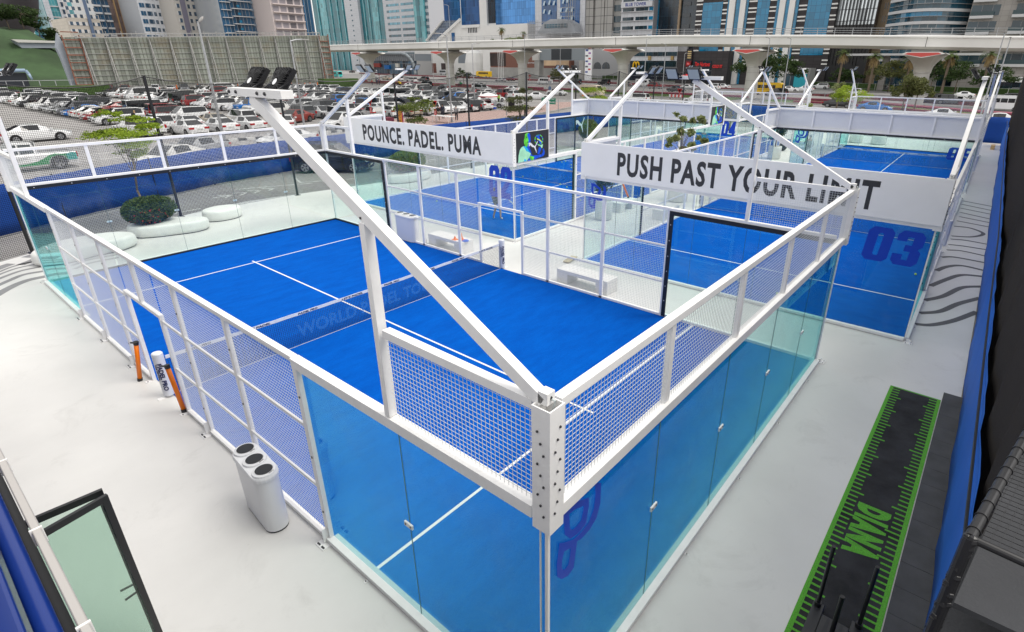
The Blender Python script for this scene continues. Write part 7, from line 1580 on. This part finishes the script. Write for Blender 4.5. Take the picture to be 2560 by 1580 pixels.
b = MB(); b.prism([(-10+3*math.cos(2*math.pi*i/20)-2, 17*math.sin(2*math.pi*i/20), 8.9) for i in range(20)], (0,0,.5)); b.build('canopy', M_slab, t)
for yy in (-6, 6): b = MB(); b.bar((-9, yy, 0), (-9, yy, 9), 1.6); b.build('column', T_stone, t)
X = 188; t = bld('grey stone tower with balconies and teal windows, rightmost', X, 2418, 2640, 75, T_stone, 30)
for k in range(16):
    z = 7+3.75*k
    strip(t, X, 2420, 2490, T_wind, z, z+2.4, .1, 'window_band'); strip(t, X, 2420, 2478, M_slab, z-.7, z-.05, 1.4, 'balcony'); strip(t, X, 2420, 2478, mat('balcony_dark', (.03,.06,.07), .2), z-.04, z+.9, 1.4, 'balustrade', dep=-1.3)
    strip(t, X, 2530, 2640, T_wind, z, z+2.4, .1, 'window_band'); strip(t, X, 2524, 2640, M_slab, z-.7, z-.05, 1.8, 'balcony'); strip(t, X, 2524, 2640, mat('balcony_dark', (.03,.06,.07), .2), z-.04, z+.9, 1.8, 'balustrade', dep=-1.7)
strip(t, X, 2508, 2600, M_ban, zz(2550,205,X), zz(2550,193,X), 2.5, 'shop_fascia'); strip(t, X, 2495, 2600, T_dark, 0, zz(2550,206,X), 1.5, 'shopfront')
# ---- low buildings seen under the viaduct
X = 228; t = bld('low brown hoarding with sunset picture beside the grey gantry', X, 1222, 1428, zz(1300,130,X), mat('hoarding_brown', (.20,.085,.06), .6), 3, 'hoarding', z0=4.5); strip(t, X, 1360, 1424, mat('sunset_print', (.62,.44,.28), .6, noise=.25, nscale=.12), zz(1390,164,X), zz(1390,151,X), .1, 'sunset_picture'); strip(t, X, 1222, 1262, mat('dark_print', (.04,.025,.022), .6, noise=.5, nscale=.1), zz(1240,165,X), zz(1240,133,X), .1, 'dark_picture')
strip(t, X, 1222, 1428, M_concd, 0, 4.4, .3, 'base_wall', dep=3); text('properties', (-.15, zy(1310,X)-t.location.y, zz(1320,160,X)), (0, zy(1338,X)-zy(1310,X), 0), (0,0,1.0), M_line, t, 'lettering', th=-.05)
X = 214; t = thing('advertising_gantry', 'grey advertising gantry with dark screens on two pillars', 'gantry', (X, zy(1470,X), 0)); yq = lambda u: zy(u, X)-t.location.y; z0, z1 = zz(1400,151,X), zz(1400,122,X)
b = MB(); b.box(0,2.5,0,yq(1337),z0,z1); b.build('beam', mat('gantry_grey', (.22,.25,.27), .5), t); b = MB(); b.box(-.15,-.002,yq(1430),yq(1379),z0+.3,z1); b.build('screen', mat('screen_off', (.012,.018,.025), .2), t)
for u in (1343, 1457): b = MB(); b.box(-.5,3,yq(u+6),yq(u-6),0,z0-.01); b.build('pillar', M_concd, t)
b = MB(); b.box(-1,3.2,yq(1349),yq(1333),z0+.01,z1+.5); b.build('end_block', M_conc, t)
X = 232; t = bld('grey mall front with two dark arches', X, 1470, 1553, zz(1500,123,X), mat('mall_grey', (.40,.40,.41), .7), 8, 'arcade_building'); yq = lambda u: zy(u, X)-t.location.y
for u in (1460+8, 1497, 1519):
    b = MB(); rr = abs(yq(u+10)-yq(u)); zs = zz(u,168,X); pts = [(-.1, yq(u)+rr*math.cos(math.pi*i/12), zs+rr*math.sin(math.pi*i/12)) for i in range(13)]; b.prism(pts+[(-.1, yq(u)-rr, zz(u,172,X)), (-.1, yq(u)+rr, zz(u,172,X))], (.08,0,0)); b.build('arch_window', T_dark, t)
t = thing('sign_column', 'tall white column of shop sign plates', 'sign column', (205, zy(1473,205), 0)); b = MB(); b.box(0,.6,-1.7,1.7,0,zz(1473,124,205)); b.build('panel', M_ban, t); rg = random.Random(3)
for k in range(12):
    b = MB(); z = 3+1.05*k; b.box(-.06,-.002,-1.3 if k % 2 else .1,-.1 if k % 2 else 1.4,z,z+.6); b.build('sign_plate', mat('plate_%d' % (k % 4), ((.05,.08,.3),(.5,.05,.05),(.1,.1,.12),(.3,.1,.4))[k % 4], .5), t)
X = 222; t = bld('dark shopfront building with a yellow arches sign', X, 1553, 1700, zz(1600,113,X), T_white, 12, 'shop_building'); yq = lambda u: zy(u, X)-t.location.y
strip(t, X, 1583, 1700, T_dark, 0, zz(1640,152,X), .4, 'shopfront'); strip(t, X, 1555, 1582, mat('shop_grey', (.16,.17,.18), .6), 0, zz(1640,152,X), .4, 'shop_wall'); strip(t, X, 1583, 1700, T_wind, zz(1640,140,X), zz(1640,130,X), .3, 'window_band')
strip(t, X, 1562, 1569, mat('sign_lime', (.10,.55,.03), .5), zz(1565,162,X), zz(1565,154,X), .6, 'green_sign')
m_ = thing('arches_sign', 'yellow rounded M sign on the dark shopfront', 'shop sign', (X-.5, zy(1598,X), zz(1598,169,X))); hM = zz(1598,155,X)-zz(1598,169,X); wM = abs(zy(1590,X)-zy(1605,X)); b = MB()
def leg_arc(c, s_): return [V((-.1, c+s_*wM*.25*math.cos(math.pi*i/10), hM*(max(0.0, math.sin(math.pi*i/10))**.62))) for i in range(11)]
for c in (-.25, .25): b.path(leg_arc(c*wM, 1), .32, 6)
b.build('letter', mat('sign_yellow', (.85,.50,.01), .5), m_)
try: text('\uFEAF\uFEAA\uFEDF\uFE8E\uFEE7\uFEED\uFEAA\uFEDB\uFE8E\uFEE3', (-.5, yq(1640), zz(1650,171,X)), (0, yq(1661)-yq(1640), 0), (0,0,zz(1650,166,X)-zz(1650,171,X)+.3), M_line, t, 'lettering', bold=.02, th=-.05)
except Exception: pass
for u in (1627, 1686-1): b = MB(); strip(t, X, u, u+7, mat('tan_plate', (.42,.28,.10), .6), zz(u,150,X), zz(u,140,X), .6, 'tan_sign')
X = 200; t = bld('dark cafe building with red script lettering', X, 1700, 1832, zz(1740,128,X), T_char, 4, 'cafe_building'); yq = lambda u: zy(u, X)-t.location.y
strip(t, X, 1742, 1790, T_dark, 0, zz(1760,152,X), .3, 'shopfront'); M_sr = mat('sign_scarlet', (.70,.02,.02), .5)  # even scarlet colour for lettering, sign mark and parasol
text('Tim Hortons', (-.45, yq(1748), zz(1765,166,X)), (0, yq(1787)-yq(1748), 0), (0,0,zz(1765,155,X)-zz(1765,166,X)), M_sr, t, 'lettering', bold=.035, shear=.25, th=-.06)
text('COLD ST', (-.45, yq(1794), zz(1805,170,X)), (0, yq(1819)-yq(1794), 0), (0,0,zz(1805,162,X)-zz(1805,170,X)), M_sr, t, 'lettering', bold=.05, th=-.06)
strip(t, X, 1726, 1740, mat('cafe_board', (.02,.015,.02), .5), zz(1733,168,X), zz(1733,122,X), .8, 'sign_board'); strip(t, X, 1726, 1740, mat('dark_red_board', (.16,.01,.015), .5), zz(1733,167,X), zz(1733,152,X), .9, 'sign_board')
for k in range(4): strip(t, X, 1729, 1738, mat('gold_mark', (.60,.45,.20), .5), zz(1733,146-5.2*k,X), zz(1733,143-5.2*k,X), .92, 'sign_mark')
b = MB(); b.ell((-1.0, yq(1732.5), zz(1733,160,X)), (.1,.75,.55), 12, 6); b.build('sign_mark', M_sr, t); text('Tim', (-1.15, yq(1730), zz(1733,161.5,X)), (0, yq(1735)-yq(1730), 0), (0,0,.5), M_line, t, 'sign_mark', th=-.03)
X = 190; t = bld('bank branch with white sign and camel emblem', X, 1980, 2046, zz(2010,170,X), mat('bank_grey', (.30,.30,.30), .7), 6, 'bank_branch'); yq = lambda u: zy(u, X)-t.location.y
strip(t, X, 1988, 2041, M_ban, zz(2010,184,X), zz(2010,170,X), .8, 'sign_board'); text('bank', (-.85, yq(2003), zz(2010,182,X)), (0, yq(2016)-yq(2003), 0), (0,0,.55), M_navy, t, 'lettering', bold=.03, th=-.04)
b = MB(); q = lambda a, c: (-.85, yq(2017+a*8), zz(2010,183,X)+c*1.5); b.face([q(0,0),q(.1,.45),q(.25,.5),q(.4,.85),q(.55,.5),q(.7,.55),q(.85,.95),q(1,.95),q(.95,.8),q(.8,.3),q(.75,0),q(.65,0),q(.6,.3),q(.25,.3),q(.15,0)]); b.build('camel_emblem', M_navy, t)
strip(t, X, 2009, 2040, mat('cyan_poster', (.03,.42,.52), .4), 0, zz(2010,185,X), .6, 'poster_wall'); strip(t, X, 1985, 2008, T_win, 0, zz(2010,186,X), .4, 'shopfront')
t = thing('cafe_parasol', 'red parasol in front of the dark cafe building', 'parasol', tuple(atx(1715,195,176).xy)+(0,)); b = MB(); b.tube((0,0,0),(0,0,3.2),.06); b.build('pole', M_steel, t); b = MB(); b.lathe([(2.4,2.7),(1.0,3.3),(.05,3.6)], (0,0,0), 10); b.build('canopy', M_sr, t)
for i in range(4):
    u = 1246+4*i; q_ = atx(u, 170, 205); b = MB(); b.tube((0,0,0),(0,0,zz(u,130-2*i,205)),.08); tag(b.build('flagpole', M_white, loc=(q_.x,q_.y,0)), 'white flagpole by the brown hoarding, %s from the left' % ORD[i], 'flagpole', 'white flagpoles')
b = MB(); q_ = atx(1100, 25, 600); b.box(-1,1,0,34,q_.z-1.5,q_.z+1.5); b.box(-1.5,1.5,22,28,q_.z-7,q_.z-1.6); t = b.build('crane_jib', mat('crane_tan', (.52,.34,.2), .7), loc=(q_.x, q_.y-18, 0)); tag(t, 'tan crane jib in the gap of sky between towers', 'crane')

# ================================================================== towers behind the billboard (facing the camera side on)
def zx(u, Y): return aty(u, 60, Y).x
def bldY(label, Y, u0, u1, H, m, depth=40, name='tower_block'):
    x0, x1 = zx(u0, Y), zx(u1, Y); t = thing(name, label, 'building', (x0, Y, 0)); b = MB(); b.box(0, x1-x0, 0, depth, -.05, H); b.build('wall', m, t); return t
def stripY(t, Y, u0, u1, m, z0, z1, proud=.3, name='facade_strip'):
    x0, x1 = zx(u0, Y)-t.location.x, zx(u1, Y)-t.location.x; b = MB(); b.box(x0, x1, -proud, -.002, z0, z1); return b.build(name, m, t)
def floorsY(t, Y, u0, u1, m, z0, z1, fh, wh, proud=.15, name='window_band', slab=None, sd=1.2):
    z = z0; n = 0
    while z < z1 and n < 36:
        stripY(t, Y, u0, u1, m, z, z+wh, proud, name)
        if slab: stripY(t, Y, u0, u1, slab, z-.5, z-.01, sd, 'balcony')
        z += fh; n += 1
Y = 520; t = bldY('blue glass tower farthest left behind the dark dome', Y, 80, 122, 120, T_tealx); floorsY(t, Y, 84, 122, T_winx, 20, 110, 4, 2.4)
Y = 500; t = bldY('pale teal tower with white bands and a grey window column', Y, 122, 210, 118, T_tealx); stripY(t, Y, 124, 138, T_whitex, 0, 118, 1.0, 'column'); stripY(t, Y, 160, 182, T_whitex, 0, 118, .6, 'column')
floorsY(t, Y, 164, 178, T_punchx, 18, 112, 4.2, 2.6, .8, 'window'); floorsY(t, Y, 139, 159, M_slab, 20, 112, 6.2, .6, .5, 'white_band'); floorsY(t, Y, 183, 206, M_slab, 20, 112, 6.2, .6, .5, 'white_band')
Y = 400; t = bldY('cream low rise with rows of small windows in front of the sky gap', Y, 168, 222, aty(200,46,400).z, T_cream, 30, 'apartment_block'); floorsY(t, Y, 172, 220, T_punchx, 6, 38, 3.6, 1.7)
t = bldY('cream low rise with a blue vertical sign panel', Y, 222, 252, aty(235,37,400).z, T_cream, 30, 'apartment_block'); floorsY(t, Y, 232, 250, T_punchx, 6, 40, 3.6, 1.7); stripY(t, Y, 210+12, 230, mat('blue_grey_panel', (.08,.12,.2), .5), 10, 38, .8, 'sign_panel')
Y = 420; t = bldY('blue grey apartment tower with stacked balconies', Y, 246, 284, 115, T_winx); floorsY(t, Y, 244, 262, M_slab, 16, 112, 3.8, .9, 1.6, 'balcony'); floorsY(t, Y, 268, 284, M_slab, 16, 112, 3.8, .9, 1.0, 'balcony')
t = bldY('brown stone tower with gold vertical strips', Y, 284, 330, 120, T_brownx); stripY(t, Y, 297, 300, mat('gold_strip', (.42,.27,.13), .5), 0, 118, .8, 'gold_strip'); stripY(t, Y, 309, 314, mat('gold_strip', (.42,.27,.13), .5), 0, 118, .8, 'gold_strip'); stripY(t, Y, 322, 326, T_dark, 0, 118, .4, 'dark_slot')
t = bldY('rose coloured tower with pale balcony column', Y, 330, 358, 118, T_rosex); floorsY(t, Y, 336, 346, T_cream, 14, 112, 3.6, 1.4, 1.2, 'balcony'); floorsY(t, Y, 350, 357, T_winx, 14, 112, 3.6, 1.5, .3)
Y = 390; t = bldY('white tower with wide blue windows', Y, 356, 420, 112, T_whitex); floorsY(t, Y, 360, 372, T_winx, 14, 108, 4.0, 2.2); floorsY(t, Y, 375, 388, T_winx, 14, 108, 4.0, 2.2); floorsY(t, Y, 392, 398, T_winx, 14, 108, 4.0, 2.0); floorsY(t, Y, 403, 418, T_punchx, 14, 108, 4.0, 1.8)
t = bldY('narrow white and dark striped tower', Y, 420, 446, 114, T_whitex); stripY(t, Y, 428, 436, T_dark, 0, 112, .4, 'curtain_wall')
Y = 370; t = bldY('grey cream tower with pairs of punched windows', Y, 446, 506, 110, mat('grey_cream', (.44,.42,.39), .8)); stripY(t, Y, 462, 474, mat('violet_grey', (.16,.15,.20), .6), 0, 110, .5, 'facade_strip')
for a, c in ((449,460),(476,487),(491,503)): floorsY(t, Y, a, c, T_punchx, 12, 106, 3.6, 2.0)
t = bldY('teal tower with a beige window column', Y, 506, 556, 112, T_tealx); stripY(t, Y, 514, 528, T_cream, 0, 112, .8, 'column'); floorsY(t, Y, 516, 526, T_winx, 12, 106, 3.8, 1.8, 1.0); stripY(t, Y, 534, 556, T_dark, 0, 112, .3, 'curtain_wall')
Y = 340; t = bldY('blue glass tower with white wavy balcony bands', Y, 556, 684, 105, T_winx)
z = 10
for k in range(26):
    stripY(t, Y, 560, 585, M_slab, z-.3, z, .9, 'balcony'); stripY(t, Y, 585, 632, M_slab, z+.5, z+.85, 1.6, 'balcony'); stripY(t, Y, 632, 676, mat('grey_spandrel_b', (.22,.27,.33), .5), z, z+1.1, 1.0, 'balcony'); stripY(t, Y, 600, 606, T_cyan, z+1.4, z+2.6, .3, 'bright_window'); z += 3.7
Y = 320; t = bldY('pale pink hotel tower with gridded balconies', Y, 684, 786, 105, mat('pink_render', (.50,.44,.43), .8)); floorsY(t, Y, 688, 762, gridmat('balcony_cells', (.22,.20,.22), (.52,.46,.45), 4.2, 99, .22, .6, axis='X', vary=.7), 8, 102, 3.9, 2.6, .2, slab=mat('pink_slab', (.58,.50,.48), .8), sd=1.4); stripY(t, Y, 764, 784, T_winx, 0, 104, .6, 'curtain_wall')

# ---- the big hoarding seen from behind
Yb = 160.0; hb = thing('billboard', 'huge weathered grey green billboard frame seen from behind', 'billboard', (0, Yb, 0)); xa, xb = 33.2, 95.0
def ztop(x): return 11.75+(14.3-11.75)*(x-xa)/(xb-xa)
M_corr = gridmat('corrugated_back', (.225,.245,.215), (.15,.16,.135), .75, 99, .28, .7, axis='X', vary=.22, spec=.2)
nt_ = M_corr.node_tree; nz = nt_.nodes.new('ShaderNodeTexNoise'); nz.inputs['Scale'].default_value = .16; nz.inputs['Detail'].default_value = 9; nz.inputs['Roughness'].default_value = .7; mxn = nt_.nodes.new('ShaderNodeMix'); mxn.data_type = 'RGBA'; pb = nt_.nodes['Principled BSDF']
lk = pb.inputs['Base Color'].links[0].from_socket; rr_ = nt_.nodes.new('ShaderNodeMapRange'); rr_.inputs[1].default_value = .5; rr_.inputs[2].default_value = .72; rr_.inputs[4].default_value = .75; tcn = nt_.nodes.new('ShaderNodeTexCoord'); nt_.links.new(tcn.outputs['Object'], nz.inputs['Vector']); nt_.links.new(nz.outputs['Fac'], rr_.inputs[0]); nt_.links.new(rr_.outputs[0], mxn.inputs[0]); nt_.links.new(lk, mxn.inputs[6]); mxn.inputs[7].default_value = (.20,.15,.09,1); nt_.links.new(mxn.outputs[2], pb.inputs['Base Color'])
b = MB(); b.prism([(xa,0,1.3),(xb,0,.9),(xb,0,ztop(xb)-.7),(xa,0,ztop(xa)-.7)], (0,.5,0)); b.build('corrugated_sheet', M_corr, hb)
b = MB(); b.prism([(xa,-.1,-.05),(xb,-.1,-.05),(xb,-.1,1.0),(xa,-.1,1.3)], (0,.5,0)); b.build('base_wall', M_concd, hb)
M_gal = mat('pale_truss', (.30,.30,.29), .6, noise=.12, nscale=.5)
for i in range(14):
    x = xa+3.2+(xb-xa-6.4)*i/13; zt = ztop(x)-.75; b = MB(); b.bar((x,-.35,0),(x,-.35,zt),.17,.2); b.bar((x+.1,-2.6,0),(x,-.5,zt-.4),.16,.2)
    for k in range(7): z = .8+zt*k/7.5; b.bar((x,-.4,z),(x+.05,-2.4*(1-z/zt)-.4,z+.8),.06)
    b.build('truss_post', M_gal, hb)
for k in range(9):
    b = MB(); f = k/9; b.bar((xa,-.12,1.3+(ztop(xa)-2)*f),(xb,-.12,1.0+(ztop(xb)-1.7)*f),.09,.09); b.build('horizontal_rail', M_gal, hb)
b = MB(); b.box(xa+3,xb-3,-2.0,-.3,.7,.85)
for (p, q) in (((xa+2,-1,ztop(xa)-.75),(xb-3,-1,ztop(xb)-.75)),((xa+2,-1,ztop(xa)-.05),(xb-3,-1,ztop(xb)-.05))): b.bar(p, q, .16, .16)
for i in range(60): x = xa+2+(xb-xa-5)*i/59; b.bar((x,-1,ztop(x)-.75),(x,-1,ztop(x)+(.1 if i % 3 else .45)),.09)
b.build('catwalk', M_gal, hb)
b = MB(); 
for (a, c) in ((xa,xa+3.0),(xb-2.8,xb)):
    for k in range(8): z = 1.6+1.5*k; b.bar((a,-.3,z),(c,-.3,z),.2)
    for x in (a, c): b.bar((x,-.3,0),(x,-.3,ztop(x)-.3),.2)
b.build('rusty_bracing', mat('rust', (.22,.09,.06), .8, noise=.2, nscale=1), hb)
b = MB(); rg = random.Random(6)
for _ in range(26): x = rg.uniform(xa+4,xb-4); b.box(x,x+.25,-2.1,-2.02,.3,.3+rg.uniform(.4,1.1))
b.build('orange_ties', mat('tie_orange', (.70,.16,.03), .7), hb)
b = MB(); b.prism([(xa-.5,1.0,-.05),(xa+1.6,1.0,-.05),(xa-.2,1.0,11.9),(xa-1.2,1.0,9),(xa-.9,1.0,7)][::-1], (0,1.5,0)); b.build('side_fin', mat('fin_grey', (.32,.35,.40), .6), hb)

# ---- green mound, terraces and the dark rounded museum body
b = MB(); N, M_ = 40, 26
def hill(x, y):
    d = max(0, min(1, (y-172)/40)); e = max(0, min(1, (60-x)/22)); h = 13.2*(d*d*(3-2*d))*e; h += 1.3*math.sin(x*.21+1)*d*e+.7*math.sin(x*.5+y*.3)*d*e
    return h*(1.0+.35*max(0, min(1, (20-x)/30))) - .1
vs = []
for j in range(M_+1):
    for i in range(N+1): x = -60+140*i/N; y = 170+90*j/M_; vs.append((x, y, hill(x, y)))
b.add(vs, [(j*(N+1)+i, j*(N+1)+i+1, (j+1)*(N+1)+i+1, (j+1)*(N+1)+i) for j in range(M_) for i in range(N)])
o = b.build('hill', mat('mound_grass', (.030,.060,.022), .95, noise=.5, nscale=.06, detail=9, bump=.5, bscale=2), smooth=True); struct(o, 'dark green grassed mound at the left')
t = thing('terrace_wall', 'pale stepped terrace wall set in the green mound', 'terrace wall', (0,0,0)); b = MB(); p0, p1 = aty(30,99,196), aty(178,106,196); p2, p3 = aty(178,120,196), aty(55,120,196); b.prism([p0,p1,p2,p3], (0,2.5,0)); b.build('steps', gridmat('step_stripes', (.16,.19,.24), (.26,.29,.34), 99, .35, .3, .7, vary=.0), t)
b = MB(); b.prism([aty(28,98,195.5), aty(180,104,195.5), aty(180,108,195.5), aty(45,106,195.5)], (0,2.9,0)); b.build('coping', M_conc, t)
mz = thing('museum_ring', 'huge dark rounded metal building with pale script like slits, upper left', 'museum', (0,0,0)); c0 = aty(10, -20, 245); c0.x = aty(112, 30, 245).x-26; b = MB(); n1, n2 = 40, 20; RX, RZ, rr, ry = 15.5, 19.0, 10.5, 9.0
pts = []
for i in range(n1):
    a = 2*math.pi*i/n1
    for j in range(n2): bb = 2*math.pi*j/n2; pts.append((c0.x+(RX+rr*math.cos(bb))*math.cos(a), c0.y+ry*math.sin(bb), c0.z+4+(RZ*.9+rr*math.cos(bb))*math.sin(a)))
b.add(pts, [(i*n2+j, ((i+1) % n1)*n2+j, ((i+1) % n1)*n2+(j+1) % n2, i*n2+(j+1) % n2) for i in range(n1) for j in range(n2)]); b.build('shell', mat('dark_steel_shell', (.055,.05,.055), .38, metal=.6), mz, smooth=True)
rg = random.Random(12); M_slit = mat('slit_glass', (.50,.54,.60), .2); b = MB()  # slits are window shapes in one even pale colour
def sp(a, bb, k=1.012): return V((c0.x+(RX+rr*k*math.cos(bb))*math.cos(a), c0.y+ry*k*math.sin(bb), c0.z+4+(RZ*.9+rr*k*math.cos(bb))*math.sin(a)))
for _ in range(26):
    a0 = rg.uniform(-1.9, -.1); b0 = rg.uniform(-2.2, -.3); da, db = rg.uniform(.08,.26), rg.uniform(-.5,.5); wd = rg.uniform(.03,.07); P = []
    for k in range(9): f = k/8; P.append((a0+da*f, b0+db*f+.18*math.sin(f*3.1), wd*math.sin(math.pi*(f*.9+.05))))
    for k in range(8): (a1,b1,w1),(a2,b2,w2) = P[k],P[k+1]; b.face([sp(a1,b1-w1), sp(a2,b2-w2), sp(a2,b2+w2), sp(a1,b1+w1)])
b.build('script_slits', M_slit, mz)
b = MB(); b.box(c0.x-22, c0.x+12, 236, 262, 8, 17); b.build('base', mat('dark_steel_shell', (.055,.05,.055), .38), mz)
sh_ = thing('museum_annex', 'dark low building with pale blue curved canopy edge at the left', 'building', (0,0,0)); pA = aty(-60,178,168); pB = aty(62,176,168); b = MB(); b.box(pA.x-10, pB.x, 168, 180, 0, pB.z-.5); b.build('wall', mat('annex_dark', (.010,.014,.022), .5), sh_)
b = MB(); pC = aty(70,184,168); b.path([(pA.x-10,167.6,pB.z),(pB.x,167.6,pB.z),(pC.x,167.6,pC.z),(pC.x+.3,167.6,pC.z-1.2)], [.35,.35,.3,.2], 8); b.build('canopy_edge', mat('pale_blue_metal', (.28,.38,.50), .4), sh_, smooth=True)
for i, (u, v, h, wd) in enumerate(((135,88,8,7),(118,84,9,8),(95,78,10,10),(62,76,11,12),(25,76,11,12),(172,87,7,5.5),(150,87,6.5,4.5),(-10,76,11,12))):
    q_ = aty(u, v, 214); tree('hill_tree', 'dark tree on the crest of the green mound, %s from the left' % ORD[[3,4,5,6,7,0,1,2].index(i)] if False else 'dark tree on the crest of the green mound, %s counted from the billboard' % ORD[{172:0,150:1,135:2,118:3,95:4,62:5,25:6,-10:7}[u]],
        (q_.x, q_.y, min(q_.z, hill(q_.x, q_.y)+.2)), h*.62, [(0,0,h*.42,wd*.36,wd*.36,h*.17,2),(wd*.15,0,h*.34,wd*.26,wd*.26,h*.14,1)], LM_dark, 1300, .55, .14, 'trees on the crest of the green mound', seed=60+i)
t = thing('hedge', 'clipped green hedge at the foot of the mound', 'hedge', (0,0,0)); b = MB(); b.box(8, 36.0, 148, 150.5, -.05, 1.8); rg = random.Random(7); b.build('foliage', M_hedge, t)
t = thing('hedge', 'short dark hedge right of the billboard', 'hedge', (0,0,0)); b = MB(); b.box(86, 97, 150, 153, -.05, 2.2); b.build('foliage', M_hedge, t)
t = thing('railing', 'pale railing along the foot of the green mound', 'railing', (0,0,0)); b = MB()
for i in range(22): x = -20+55*i/21; b.bar((x,160,0),(x,160,2.6),.1)
b.bar((-20,160,2.6),(35,160,2.6),.1); b.bar((-20,160,1.3),(35,160,1.3),.07); b.build('rails', M_steel, t)
